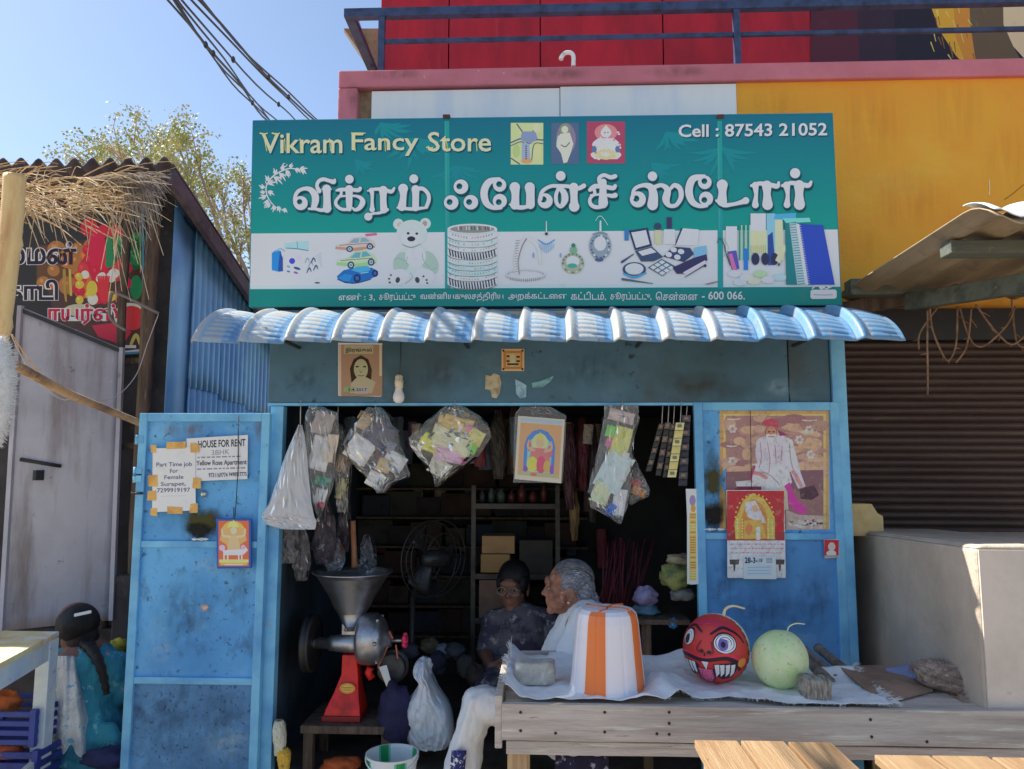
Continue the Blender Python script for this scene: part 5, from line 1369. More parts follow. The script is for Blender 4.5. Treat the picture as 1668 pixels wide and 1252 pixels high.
# ------------------------------------------------------------------ straw thatch eave
straw_m = M('dry_straw', S(176, 156, 126), 0.8, layers=[(S(130, 108, 84), 12, 0.4, 0.65), (S(214, 190, 150), 30, .55, .7)])
straw_g = M('grey_straw', S(140, 130, 118), 0.85, layers=[(S(100, 90, 82), 12, 0.4, 0.65)])
random.seed(44)
def straws(n, gen, r0, r1):
    g = G()
    for k in range(n):
        pts = gen(k); r_ = rnd(r0, r1)
        q = cr([tuple(t) for t in pts], 3)
        g.tube(q, [r_*(1-.6*i/(len(q)-1)) for i in range(len(q))], 3, cap=False, smooth=False)
    return g
ye = -0.18
def eave(k):
    x = rnd(-190, 195); y = rnd(288, 350)-max(0, (x-120))*.18; dp = ye+rnd(-.16, .2)
    l = rnd(20, 110); a = rnd(-.45, .55) if k % 3 else rnd(-.9, 1.2)
    if k % 3 == 0: l *= .55
    p0 = P(x, y, dp); p2 = P(x+l*math.cos(a), y+l*math.sin(a)+rnd(0, 6), dp-rnd(-.03, .1))
    return [p0, p0.lerp(p2, .5)+Vector((0, rnd(-.03, .03), rnd(0, .03))), p2]
g1 = straws(560, eave, .0018, .0046)
def hang(k):
    x = rnd(-100, 240); y = rnd(300, 345); dp = ye+rnd(-.14, .16); dx = rnd(-25, 45); dy = rnd(25, 120) if k % 4 == 0 else rnd(10, 45)
    if x > 130: dy = rnd(40, 165)
    p0 = P(x, y, dp); p1 = P(x+dx*.4, y+dy*.35, dp-.03); p2 = P(x+dx, y+dy, dp-rnd(0, .05))
    return [p0, p1, p2]
g2 = straws(70, hang, .002, .004)
g1.v  # keep both in one object: nobody could count the straws
o_ = len(g1.v); g1.v += g2.v; g1.f += [[i+o_ for i in f] for f in g2.f]; g1.c += g2.c; g1.sm += g2.sm
tag(g1.build('straw_thatch', straw_m), 'shaggy golden straw thatch hanging from the stall eave', 'thatch', kind='stuff')
def fan(k):
    c = P(176, 300, ye); x = rnd(150, 262); t = rnd(0, 1)
    a = rnd(-.1, 1.0); l = rnd(60, 170)
    e = (176+l*math.cos(a)*.62, 300+l*math.sin(a)*rnd(.5, 1.0)-8)
    m_ = (176+l*math.cos(a)*.42, 300+l*math.sin(a)*.12-14+rnd(-6, 6))
    dp = ye+rnd(-.1, .08)
    return [P(176+rnd(-40, 10), 296+rnd(-8, 10), dp), P(m_[0], m_[1], dp-.02), P(e[0], e[1], dp-rnd(0, .08))]
g3 = straws(260, fan, .0014, .0030)
tag(g3.build('palm_fringe', straw_g), 'grey drooping palm leaf fringe at the right end of the thatch', 'thatch', kind='stuff')
# the thatch mat it hangs from runs on to the left, past the picture edge, on a pole
g = G()
a = P(-190, 300, ye+.1); b = P(200, 296, ye+.1)
g.tube([Vector((-3.6, ye+.1, a.z)), b], 0.022, 8)
tag(g.build('eave_pole', MAT['dark_wood']), 'dark eave pole carrying the straw thatch', 'pole')
# ------------------------------------------------------------------ plastic bags and packets hanging in the doorway
def film(name, c, t, rough=0.25, spec=0.6):
    m = M(name, c, .6, trans=t, bump=(0.3, 70, (1.4, 1.4, 0.6)), spec=0.2)
    N, L = m.node_tree.nodes, m.node_tree.links
    out = N['Material Output']; cur = out.inputs['Surface'].links[0].from_socket
    gl = N.new('ShaderNodeBsdfGlossy'); gl.inputs['Roughness'].default_value = rough; gl.inputs['Color'].default_value = (.95, .95, .95, 1)
    lw = N.new('ShaderNodeLayerWeight'); lw.inputs['Blend'].default_value = .22
    bp = [n for n in N if n.type == 'BUMP'][0]; L.new(bp.outputs[0], gl.inputs['Normal'])
    ms = N.new('ShaderNodeMixShader'); L.new(lw.outputs['Fresnel'], ms.inputs[0]); L.new(cur, ms.inputs[1]); L.new(gl.outputs[0], ms.inputs[2]); L.new(ms.outputs[0], out.inputs['Surface'])
    return m
FILM_CLEAR = film('clear_plastic_film', (0.80, 0.78, 0.75), 0.84, 0.12, 1.0)
FILM_MILK = film('milky_plastic_film', (0.76, 0.76, 0.78), 0.28, 0.3)
FILM_TAN = film('tan_plastic_film', (0.76, 0.70, 0.58), 0.82, 0.12, 1.0)
def pouch(rows, Y, thick, seed, nu=34, nv=44, wr=0.012, y_lean=0.0, col=None, smooth=False, jit=0.0):
    """crumpled bag: rows = (pixel y, left x, right x) from top to bottom; two sheets with real thickness"""
    g = G()
    R_ = [tuple(map(float, r)) for r in rows] if not smooth else cr([tuple(map(float, r)) for r in rows], 6)
    def at(v):
        k = v*(len(R_)-1); i = min(int(k), len(R_)-2); t = k-i
        return [lerp(a, b, t) for a, b in zip(R_[i], R_[i+1])]
    for sgn in (-1, 1):
        def f(u, v, sgn=sgn):
            if jit and 0 < u < 1 and 0 < v < 1:
                u += jit/nu*nz(u*31+seed, v*29, sgn*7); v += jit/nv*nz(u*27, v*33+seed, sgn*5)
            py, xl_, xr_ = at(v)
            e = math.sqrt(max(0, 1-(2*u-1)**2))
            b = e*(0.35+0.65*math.sin(math.pi*min(1, v*1.05)**0.8))*thick
            if jit: b *= .55
            n1 = nz(u*3.2+seed, v*2.6, seed*1.7+sgn); n2 = 1-abs(nz(u*6+v*3+seed, v*3.5-u*2, seed+sgn*3))*2; n3 = nz(u*14+seed, v*9, seed)
            n4 = 1-2*abs(nz(u*9-v*7+seed, v*11+u*3, seed*2+sgn)); n5 = 1-2*abs(nz(u*19+v*5, v*15-u*8+seed, seed+sgn))
            d = b+wr*(0.9*n1+0.6*n2*n2+0.25*n3+0.55*n4+0.3*n5)*(0.25+0.75*e)
            return P(lerp(xl_, xr_, u)+1.5*nz(v*7, seed, 5), py, Y+y_lean*v)+Vector((0, sgn*d, 0))
        g.grid(f, nu, nv, col, smooth=smooth)
    return g
def lump(g, px, py, Y, rx, ry, rz, col=None, seed=0, am=0.25):
    c = P(px, py, Y); m = (Y-CAM.y)/FPX
    g.ell(c, (rx*m, ry*m, rz*m), nu=18, nv=14, col=col, fn=lambda d: 1+am*nz(d.x*2.2+seed, d.y*2.2, d.z*2.2+seed))
ITEMS = M('packed_goods', (1, 1, 1), 0.6, vcol=True, bump=(0.6, 30), layers=[((0.2, 0.18, 0.17), 12, .55, .9, None, .4)])
SHADOWY = M('dim_goods', (1, 1, 1), 0.6, vcol=True, bump=(0.4, 30))
hangs = 'plastic bags and packets hanging in the shop doorway'
def hung(name, label, rows, Y, thick, mat, seed, items=(), wr=0.012, cat='bag', top=None):
    root = thing(name, label, cat, P((rows[-1][1]+rows[-1][2])/2, rows[-1][0], Y), hangs)
    pouch(rows, Y, thick, seed, nu=17, nv=21, wr=wr*1.5, jit=.42).build('film', mat, root)
    if items:
        for k, (px, py, rx, rz, c) in enumerate(items):
            th = (.15+.7*(.5+.5*nz(seed*3.1, k*1.9, .3)))*min(rx, rz)/max(rx, rz); ct, st_ = math.cos(th), math.sin(th)
            qs = [(px+(ux*rx*ct-uy*rz*st_)*.78, py+(ux*rx*st_+uy*rz*ct)*.78) for ux, uy in ((-1, -1), (1, -1), (1, 1), (-1, 1))]
            ys = sorted(set(q_[1] for q_ in qs)); rws = []
            for yy in ys:
                xs_ = []
                for e in range(4):
                    (xa_, ya_), (xb_, yb2) = qs[e], qs[(e+1) % 4]
                    if min(ya_, yb2)-1e-6 <= yy <= max(ya_, yb2)+1e-6:
                        xs_.append(xa_ if abs(yb2-ya_) < 1e-6 else lerp(xa_, xb_, (yy-ya_)/(yb2-ya_)))
                rws.append((yy, min(xs_)-.6, max(xs_)+.6))
            pouch(rws, Y-.004*(k % 3), min(rx, rz)*.0004, seed+k*2.3, 9, 12, .010, col=c, jit=.3).build('packed_item', ITEMS, root)
    tx, ty = top or ((rows[0][1]+rows[0][2])/2, rows[0][0])
    g = G(); g.tube([P(tx, ty+3, Y), P(tx+1, 652, Y+0.02)], 0.0022, 5); g.build('string', wirem, root)
    return root
hung('plastic_bag', 'white milky plastic bag hanging lowest at the left door post',
     [(692, 486, 492), (710, 478, 497), (740, 465, 500), (780, 452, 503), (815, 440, 507), (838, 426, 511), (846, 424, 514), (856, 436, 515), (862, 462, 513)], -0.055, 0.022, FILM_MILK, 1.0, wr=0.007)
hung('plastic_bag', 'clear crumpled plastic bag with small green items beside the milky bag',
     [(662, 505, 525), (672, 498, 551), (695, 496, 552), (740, 500, 548), (780, 503, 545), (810, 508, 536), (832, 515, 530), (846, 522, 528)], -0.02, 0.028, FILM_CLEAR, 2.0,
     [(526, 690, 20, 24, S(150, 140, 136)), (522, 738, 20, 36, S(206, 204, 204)), (540, 730, 10, 30, S(190, 170, 150)), (526, 784, 16, 9, S(60, 140, 110)), (522, 808, 11, 16, S(196, 190, 186)), (525, 822, 5, 5, S(190, 70, 110)), (536, 790, 6, 6, S(70, 80, 100))], 0.016)
hung('plastic_bag', 'brownish clear bag with greenish packet hanging behind the crumpled bag',
     [(690, 544, 556), (720, 545, 566), (750, 545, 574), (780, 545, 572), (810, 546, 568), (834, 550, 566)], 0.03, 0.02, FILM_TAN, 3.0, [(556, 795, 9, 22, S(150, 144, 96)), (556, 755, 10, 18, S(150, 130, 110))])
hung('plastic_bag', 'wide clear bag holding a dark net bundle and a white packet',
     [(664, 600, 622), (678, 585, 638), (700, 570, 648), (722, 558, 652), (740, 562, 658), (760, 580, 664), (776, 594, 669), (788, 604, 640), (803, 614, 628)], -0.01, 0.04, FILM_CLEAR, 4.0,
     [(600, 688, 24, 18, S(160, 140, 110)), (618, 708, 30, 30, S(58, 60, 78)), (586, 732, 26, 26, S(206, 206, 214)), (642, 752, 22, 20, S(196, 196, 204)), (612, 782, 18, 16, S(200, 190, 208)), (626, 758, 14, 14, S(170, 150, 110)), (602, 704, 14, 16, S(96, 98, 116)), (632, 726, 14, 12, S(120, 120, 134))], 0.018)
hung('plastic_bag', 'clear bag of bright yellow and pink folded cloth hanging in mid doorway',
     [(662, 724, 756), (674, 708, 778), (690, 690, 796), (712, 666, 800), (725, 668, 792), (745, 682, 778), (764, 697, 752), (780, 706, 728), (793, 709, 714)], -0.03, 0.045, FILM_TAN, 5.0,
     [(740, 696, 36, 24, S(200, 160, 104)), (704, 722, 26, 18, S(206, 204, 80)), (736, 718, 44, 24, S(206, 196, 156)), (758, 700, 22, 14, S(206, 120, 160)), (766, 728, 14, 12, S(120, 206, 70)), (730, 740, 30, 16, S(206, 150, 176)), (748, 748, 14, 9, S(214, 70, 120)), (716, 762, 22, 16, S(190, 184, 170)), (775, 712, 16, 16, S(190, 180, 120))], 0.02)
# devotional picture packed in a clear sleeve
sl_r = thing('sleeved_picture', 'bright orange devotional picture in a clear sleeve hanging in the doorway', 'picture', P(878, 786, -0.03), hangs)
qd = [(844, 677), (920, 683), (914, 787), (838, 780)]
g = G(); g.prism([P(x, y, -0.03) for x, y in qd], (0, 0.006, 0), S(206, 176, 140)); g.build('card', PRINT, sl_r)
def dq(u, v):
    a = (lerp(qd[0][0], qd[1][0], u), lerp(qd[0][1], qd[1][1], u)); b = (lerp(qd[3][0], qd[2][0], u), lerp(qd[3][1], qd[2][1], u))
    return lerp(a[0], b[0], v), lerp(a[1], b[1], v)
p = Print(lambda a, b: P(*dq(a, b), -0.03), start=0.0006)
p.rect(0.0, 0, 1, 1, S(196, 176, 156)); p.rect(.06, .10, .95, .93, S(206, 140, 90)); p.rect(.05, .02, .96, .09, S(150, 170, 190))
p.poly([(.17, .86), (.17, .45), (.22, .32), (.34, .22), (.5, .18), (.66, .22), (.78, .32), (.83, .45), (.83, .86)], S(40, 110, 190)); p.poly([(.24, .86), (.24, .48), (.30, .36), (.5, .25), (.70, .36), (.76, .48), (.76, .86)], S(110, 180, 206))
p.oval(.5, .40, .17, .15, S(206, 200, 120), 24); p.poly([(.34, .48), (.66, .48), (.74, .66), (.78, .84), (.24, .84), (.28, .66)], S(206, 100, 100)); p.oval(.5, .40, .085, .08, S(206, 160, 130), 18); p.poly([(.41, .35), (.5, .22), (.59, .35)], S(214, 180, 70))
p.oval(.36, .74, .12, .12, S(214, 190, 60), 18); p.oval(.55, .74, .10, .14, S(206, 50, 90), 18); p.oval(.68, .76, .08, .10, S(206, 150, 60), 16); p.oval(.72, .52, .06, .10, S(200, 90, 90), 14); p.oval(.28, .46, .04, .09, S(210, 90, 60), 14); p.oval(.22, .82, .05, .05, S(100, 60, 150), 12); p.oval(.78, .80, .04, .09, S(120, 60, 170), 12)
p.rect(.10, .87, .92, .92, S(150, 160, 110)); p.oval(.40, .90, .07, .03, S(214, 90, 70), 12)
for sx in (-1, 1):
    p.stroke([(.5+sx*.12, .52, .05), (.5+sx*.25, .48, .045), (.5+sx*.24, .38, .04)], S(206, 150, 120), n=4)
p.build('print', PRINT, sl_r)
g = pouch([(662, 848, 895), (676, 838, 922), (720, 837, 921), (786, 836, 916)], -0.03, 0.012, 6.0, wr=0.006); g.build('sleeve', film('sleeve_film', (0.6, 0.58, 0.56), 0.86, 0.15, 0.8), sl_r)
g = G(); g.tube([P(872, 664, -.03), P(872, 652, 0)], .002, 5); g.build('string', wirem, sl_r)
hung('plastic_bag', 'long clear packet of pale blue and yellow wrappers right of the picture',
     [(660, 985, 1040), (680, 984, 1042), (720, 976, 1032), (760, 966, 1030), (800, 957, 1026), (826, 962, 1022), (842, 990, 1016), (853, 1006, 1012)], -0.03, 0.022, FILM_CLEAR, 7.0,
     [(1012, 678, 26, 12, S(176, 160, 160)), (1012, 718, 18, 30, S(206, 200, 100)), (994, 702, 9, 12, S(110, 200, 90)), (993, 720, 7, 10, S(214, 100, 140)), (1000, 768, 28, 42, S(170, 190, 214)), (980, 802, 18, 24, S(180, 190, 150)), (1008, 818, 13, 28, S(196, 204, 210)), (996, 830, 9, 12, S(40, 100, 180)), (1014, 760, 10, 30, S(206, 206, 200)), (990, 775, 10, 16, S(150, 190, 170))], 0.012)
hung('packet', 'clear packet with red and orange bottom behind the long wrapper packet',
     [(745, 1028, 1034), (770, 1026, 1046), (795, 1024, 1060), (808, 1022, 1058), (822, 1024, 1030)], 0.02, 0.012, FILM_CLEAR, 8.0, [(1040, 800, 14, 9, S(206, 130, 60)), (1036, 786, 10, 8, S(170, 80, 80))], 0.008, 'packet')
# sachet strips at the right of the doorway: each strip is a thing with its sachets
def strip(name, label, x0, y0, x1, y1, w_, Y, n, c, c2):
    root = thing(name, label, 'packet', P(x1, y1, Y), hangs)
    for k in range(n):
        t0, t1 = k/n, (k+0.93)/n
        q = [(lerp(x0, x1, t0)-w_/2, lerp(y0, y1, t0)), (lerp(x0, x1, t0)+w_/2, lerp(y0, y1, t0)), (lerp(x0, x1, t1)+w_/2, lerp(y0, y1, t1)), (lerp(x0, x1, t1)-w_/2, lerp(y0, y1, t1))]
        g = G()
        def f(u, v, q=q):
            a = Vector(q[0]).lerp(Vector(q[1]), u).lerp(Vector(q[3]).lerp(Vector(q[2]), u), v)
            return P(a.x, a.y, Y)+Vector((0, -.008*math.sin(math.pi*u)*math.sin(math.pi*v), 0))
        g.grid(f, 6, 6, c if k % 2 else c2)
        if k % 2 == 0:
            m_ = [Vector((lerp(q[0][0], q[2][0], .5), lerp(q[0][1], q[2][1], .5)))]
            p = P(m_[0].x, m_[0].y, Y-.0095); mm = (Y-CAM.y)/FPX
            g.box(p+Vector((-w_*.25*mm, 0, -2*mm)), p+Vector((w_*.25*mm, .001, 3*mm)), S(120, 96, 80))
        g.build('sachet', ITEMS, root)
    g = G(); g.tube([P(x0, y0+1, Y), P(x0+2, 654, Y+.02)], .0018, 5); g.build('string', wirem, root)
DKs = S(60, 58, 56)
strip('sachet_strip', 'dark strip of sachets hanging leftmost of the strips by the blue door', 1078, 690, 1056, 768, 9, -0.01, 8, DKs, S(84, 80, 74))
strip('sachet_strip', 'dark strip of sachets hanging second from the left of the strips', 1088, 688, 1072, 775, 9, -0.02, 8, S(52, 50, 50), S(96, 90, 82))
strip('sachet_strip', 'dark sachet strip between the dark strips and the yellow one', 1097, 690, 1084, 778, 9, -0.015, 8, DKs, S(80, 76, 70))
strip('sachet_strip', 'yellow strip of sachets among the dark ones by the door', 1108, 688, 1094, 778, 14, -0.035, 7, S(190, 170, 110), S(206, 190, 130))
strip('sachet_strip', 'black glossy sachet strip nearest the closed blue door leaf', 1118, 676, 1112, 792, 14, -0.02, 10, S(48, 48, 54), S(74, 74, 80))

# ------------------------------------------------------------------ dim goods on the inside walls and ceiling of the shop
random.seed(99)
dimg = 'goods hung along the inside left wall'
for i, (x, y, w_, h_, c) in enumerate(((470, 880, 20, 46, S(120, 116, 116)), (492, 905, 16, 50, S(96, 92, 92)), (528, 870, 22, 60, S(70, 58, 66)), (545, 905, 20, 30, S(110, 106, 108)), (560, 850, 14, 60, S(56, 48, 54)), (598, 905, 18, 34, S(90, 88, 92)))):
    r_ = [(y-h_, x-w_*.3, x+w_*.3), (y-h_*.4, x-w_*.8, x+w_*.8), (y+h_*.3, x-w_, x+w_*.9), (y+h_*.8, x-w_*.6, x+w_*.5)]
    root = thing('plastic_packet', ('dim crumpled packet hung lowest by the left door post', 'dim grey packet next to the lowest left packet', 'dark purple packet above the hopper rim at left', 'pale grey packet just left of the wooden pestle', 'dark packet above the wooden pestle', 'pale packet just right of the wooden pestle')[i], 'packet', P(x, y+h_*.8, .12+.05*i), dimg)
    pouch(r_, .12+.05*i, .03, 20+i, 10, 14, .022, jit=.5).build('film', film('dim_film_%d' % i, c, .45, .15, 1.0), root)
g = G(); g.tube([P(575, 848, .30), P(577, 905, .30), P(578, 925, .28)], [.012, .013, .016], 10); tag(g.build('wooden_pestle', M('turned_wood', S(150, 100, 70), .5, layers=[(S(110, 66, 44), 9, .4, .7)])), 'brown wooden pestle standing upright in the hopper', 'pestle')

# steel rack with cartons and jars at the back
yk = 0.95
rk = thing('steel_rack', 'grey steel slotted rack at the back of the shop', 'rack', P(840, 1000, yk))
stl = M('slotted_steel', S(64, 62, 58), .5, metal=.3, layers=[(S(36, 34, 31), 10, .4, .7)])
for px in (772, 908):
    g = G(); a = P(px, 790, yk); g.box((a.x-.012, yk-.012, zfl), (a.x+.012, yk+.012, a.z)); g.build('upright', stl, rk)
for py in (824, 938, 1010):
    g = G(); a = P(770, py, yk); b = P(910, py, yk); g.box((a.x, yk-.014, a.z-.014), (b.x, yk+.40, a.z+.014)); g.build('shelf', stl, rk)
def carton(px0, px1, py0, py1, y, c, lab, name='carton', cat='carton', d=.22):
    a = P(px0, py1, y); b = P(px1, py0, y); g = G(); g.box((a.x, y, a.z), (b.x, y+d, b.z))
    g.box((a.x+.001, y-.0015, lerp(a.z, b.z, .48)), (b.x-.001, y-.0002, lerp(a.z, b.z, .52)))
    tag(g.build(name, M('carton_%d_%d' % (px0, py0), c, .85, layers=[(tuple(k*.7 for k in c[:3]), 7, .45, .7)]), bevel=.003), lab, cat)
carton(785, 838, 873, 901, yk-.05, S(140, 110, 78, .5), 'tan carton on the upper part of the steel rack')
carton(783, 830, 903, 932, yk-.07, S(132, 104, 70, .5), 'tan carton lying below the upper carton on the rack')
carton(846, 900, 880, 934, yk, S(60, 54, 50), 'dark carton standing beside the tan cartons on the rack')
carton(780, 822, 945, 1006, yk, S(120, 96, 84), 'brownish carton on the low shelf of the rack')
random.seed(4)
for i, px in enumerate((785, 800, 816, 833, 850, 868, 886)):
    g = G(); b = P(px, 822, yk+.1); h = rnd(.05, .11); r_ = rnd(.016, .024)
    g.lathe([(0, 0), (r_, 0), (r_, h*.7), (r_*.5, h*.8), (r_*.5, h), (0, h)], b+Vector((0, 0, .014)), n=12)
    c = random.choice((S(70, 84, 78), S(56, 66, 54), S(84, 44, 42), S(70, 70, 76)))
    tag(g.build('bottle', M('bottle_%d' % i, c, .3), None), 'small %s bottle on the rack top, %s from the left' % (('pale', 'dark', 'slim', 'round', 'short', 'stout', 'plain')[i], ('first', 'second', 'third', 'fourth', 'fifth', 'sixth', 'seventh')[i]), 'bottle', 'bottles on the rack top')
# ragged foliage-like garland above the bottles, dark hanging merchandise right of the rack
for i, (x, w_, y0, y1, c, yy) in enumerate(((928, 12, 690, 830, S(70, 44, 50), .5), (948, 12, 680, 800, S(84, 40, 48), .55), (966, 10, 690, 850, S(60, 52, 50), .6), (936, 9, 800, 880, S(110, 90, 60), .7), (812, 16, 668, 780, S(64, 60, 56), .6), (838, 14, 664, 770, S(84, 66, 50), .65))):
    g = pouch([(y0, x-w_*.4, x+w_*.4), ((y0*2+y1)/3, x-w_, x+w_), ((y0+y1*2)/3, x-w_*.9, x+w_*.9), (y1, x-w_*.5, x+w_*.5)], yy, .03, 40+i, 12, 18, .012)
    tag(g.build('hanging_packet', M('dimpk_%d' % i, c, .5, layers=[(tuple(k*.5 for k in c[:3]), 14, .4, .7)], bump=(.5, 30))), ('dark maroon packet strip right of the sleeved picture', 'red brown packet strip further right of the picture', 'dark grey packet strip beside the long wrapper packet', 'small olive packet low right of the rack', 'dark packet behind the left edge of the sleeved picture', 'brown packet right behind the sleeved picture')[i], 'packet', 'dim packets hanging deep in the shop')
# pedestal fan in the dark
yfan = .62
fn_ = thing('pedestal_fan', 'black pedestal fan standing in the dark behind the mill', 'fan', P(672, 1110, yfan))
blk = M('black_enamel', (.03, .03, .032), .35); gry = M('grey_enamel', S(44, 43, 42), .4)
c = P(700, 910, yfan); ctr = c
def ringpts(c, r_, yaw, n=36):
    return [c+Vector((r_*math.cos(t)*math.cos(yaw), r_*math.cos(t)*math.sin(yaw), r_*math.sin(t))) for t in [2*math.pi*k/n for k in range(n+1)]]
g = G()
for rr, dy in ((.19, 0), (.19, .05), (.12, -.03), (.12, .08)):
    g.tube(ringpts(c+Vector((dy*.8, dy, 0)), rr, .9), .0035, 5)
for k in range(18):
    t = 2*math.pi*k/18; d = Vector((math.cos(t)*math.cos(.9), math.cos(t)*math.sin(.9), math.sin(t)))
    g.tube([c+d*.03+Vector((-.03, -.04, 0)), c+d*.12+Vector((-.024, -.03, 0)), c+d*.19], .0018, 4)
g.build('guard', gry, fn_)
for k in range(3):
    t = 2.1*k; g = G()
    def bl_(u, v, t=t):
        a = t+lerp(-.45, .45, u); rr = lerp(.03, .165, v); d = Vector((math.cos(a)*math.cos(.9), math.cos(a)*math.sin(.9), math.sin(a)))
        return c+d*rr+Vector((.03*(u-.5), -.03*(u-.5), 0))
    g.grid(bl_, 6, 6); g.build('blade', blk, fn_, solid=.002)
g = G(); g.lathe([(0, -.05), (.03, -.045), (.045, 0), (.045, .07), (.03, .10), (0, .1)], c, (.78, .62, 0), 14); g.build('motor', blk, fn_)
a = P(672, 965, yfan); g = G(); g.tube([a, Vector((a.x, yfan, zfl+.03))], .014, 10); g.build('pole', gry, fn_)
g = G(); g.tube([a+Vector((0, 0, -.02)), a+Vector((.02, 0, .05)), c], .016, 8); g.build('neck', gry, fn_)
g = G(); g.lathe([(0, .03), (.05, .03), (.15, .008), (.16, 0), (0, 0)], Vector((a.x, yfan, zfl)), n=24); g.build('base', blk, fn_)

# right inside: sheaf of red sticks, cloth, folded textiles
random.seed(61)
sb = thing('stick_sheaf', 'sheaf of dark red incense sticks leaning at the right inside', 'sticks', P(1010, 1010, .3))
red_st = M('dark_red_sticks', S(86, 26, 40), .6, layers=[(S(50, 18, 26), 20, .4, .7)])
for k in range(46):
    g = G(); x = 1005+rnd(-30, 26); a = P(x+rnd(-6, 6), 985+rnd(-6, 30), .3+rnd(-.05, .05)); b = P(x+14+rnd(-14, 26), 872+rnd(0, 40), .34+rnd(-.06, .06))
    g.tube([a, b], .0022, 4); g.build('stick', red_st, sb)
def heap(name, lab, cat, px, py, Y, rx, ry, rz, c, seed, c2=None, parent=None):
    g = G(); lump(g, px, py, Y, rx, ry, rz, None, seed, .35)
    o = g.build(name, M(name+str(seed), c, .85, layers=[((c2 or tuple(k*.6 for k in c[:3])), 16, .45, .62)], bump=(.8, 24)))
    return tag(o, lab, cat)
heap('folded_cloth', 'olive green folded cloth on a shelf at the right inside', 'cloth', 1102, 938, .15, 26, 26, 22, S(130, 130, 76), 3, S(90, 96, 60))
heap('folded_cloth', 'beige crumpled cloth above the olive cloth at the right inside', 'cloth', 1110, 912, .15, 24, 20, 10, S(150, 134, 106), 7)
heap('folded_cloth', 'lilac patterned folded textile right of the old woman', 'cloth', 1052, 972, .2, 20, 20, 16, S(110, 96, 120), 9, S(150, 140, 170))
heap('folded_cloth', 'blue grey folded textile under the lilac one', 'cloth', 1050, 994, .2, 22, 20, 9, S(84, 110, 124), 11)
heap('blue_bundle', 'small blue bundle beside the painted watermelon', 'bundle', 1096, 1015, .1, 8, 8, 8, S(60, 110, 160), 13)
heap('grey_cloth', 'grey crumpled cloth below the olive cloth', 'cloth', 1112, 968, .12, 20, 18, 10, S(110, 108, 104), 15)
g = G(); a = P(1040, 1000, .08); b = P(1128, 1010, .08); g.box((a.x, .08, b.z-.02), (b.x-.01, .45, b.z)); tag(g.build('side_shelf', MAT['dark_wood']), 'dark wooden shelf holding folded cloths at the right inside', 'shelf')
g = G(); a = P(1046, 1010, .08); g.box((a.x, .1, zfl), (a.x+.04, .14, b.z-.022)); g.box((KX1-.62, .1, zfl), (KX1-.6, .14, b.z-.022)); 
tag(g.build('shelf_trestle', MAT['dark_wood']), 'dark trestle under the cloth shelf', 'trestle')

# ------------------------------------------------------------------ flour mill on its bench
ym = 0.20
mm = (ym-CAM.y)/FPX                       # metres per picture unit at the mill
ml = thing('flour_mill', 'flour grinding mill with red stand and steel hopper inside the doorway', 'mill', P(565, 1165, ym))
castg = M('cast_aluminium', (.50, .50, .52), .35, metal=.85, layers=[((.25, .25, .26), 14, .45, .7)], bump=(.1, 40))
steel = M('worn_steel', (.42, .42, .43), .32, metal=.9, layers=[((.2, .19, .18), 9, .5, .75)])
redp = M('red_machine_paint', S(190, 30, 26, .45), .4, layers=[(S(120, 20, 20, .45), 10, .5, .7)])
c = P(575, 932, ym)
g = G(); g.lathe([(64*mm, 0), (65*mm, 2*mm), (62*mm, 1*mm), (56*mm, -6*mm), (40*mm, -26*mm), (30*mm, -52*mm), (15*mm, -74*mm), (13*mm, -90*mm), (11*mm, -90*mm), (28*mm, -50*mm), (58*mm, -3*mm)], c, n=40); hop = g.build('hopper', steel, ml)
b = P(576, 1024, ym); g = G(); g.box(b+Vector((-17*mm, -.03, -8*mm)), b+Vector((17*mm, .04, 10*mm))); cl = g.build('clamp_plate', castg, ml, bevel=.004)
for dx in (-9, 9):
    g = G(); g.lathe([(0, .012), (.008, .01), (.008, 0)], b+Vector((dx*mm, -.03, 1*mm)), (0, -1, 0), 6); g.build('bolt', steel, cl)
a = P(515, 1047, ym); ax = Vector((1, 0, 0))
g = G(); g.lathe([(0, 0), (9*mm, 0), (9*mm, 22*mm), (12*mm, 22*mm), (12*mm, 30*mm), (13*mm, 32*mm), (15*mm, 55*mm), (17*mm, 72*mm), (0, 72*mm)], a, ax, 24); g.build('shaft_housing', castg, ml)
a = P(585, 1040, ym); g = G(); g.lathe([(0, 0), (34*mm, 0), (38*mm, 3*mm), (40*mm, 8*mm), (40*mm, 28*mm), (36*mm, 31*mm), (36*mm, 34*mm), (30*mm, 40*mm), (14*mm, 46*mm), (12*mm, 52*mm), (0, 52*mm)], a, ax, 32); dr = g.build('grinding_drum', castg, ml)
for k in range(6):
    t = k*math.pi/3; g = G(); g.lathe([(0, 5*mm), (3*mm, 4*mm), (3*mm, 0)], a+Vector((31*mm, 37*mm*math.cos(t), 37*mm*math.sin(t))), ax, 6); g.build('bolt', steel, dr)
g = G(); g.tube([P(636, 1043, ym), P(662, 1043, ym)], 3.2*mm, 8); g.build('adjusting_screw', steel, ml)
g = G(); o = P(655, 1043, ym)
g.lathe([(0, 0), (7*mm, 1*mm), (9*mm, 5*mm), (6*mm, 9*mm), (0, 10*mm)], o, ax, 14)
for k in range(5):
    t = k*2*math.pi/5; g.ell(o+Vector((4.5*mm, 8.5*mm*math.cos(t), 8.5*mm*math.sin(t))), (4*mm, 4.2*mm, 4.2*mm), nu=10, nv=8)
g.build('hand_knob', M('red_plastic', S(206, 40, 70, .45), .35), ml)
for x0, y0, x1, y1 in ((640, 1040, 634, 1028), (645, 1050, 648, 1072), (632, 1052, 616, 1086)):
    g = G(); g.bar(P(x0, y0, ym-.02), P(x1, y1, ym-.02), .010, .006); g.build('linkage', M('orange_rust_iron', S(150, 84, 60), .6), ml)
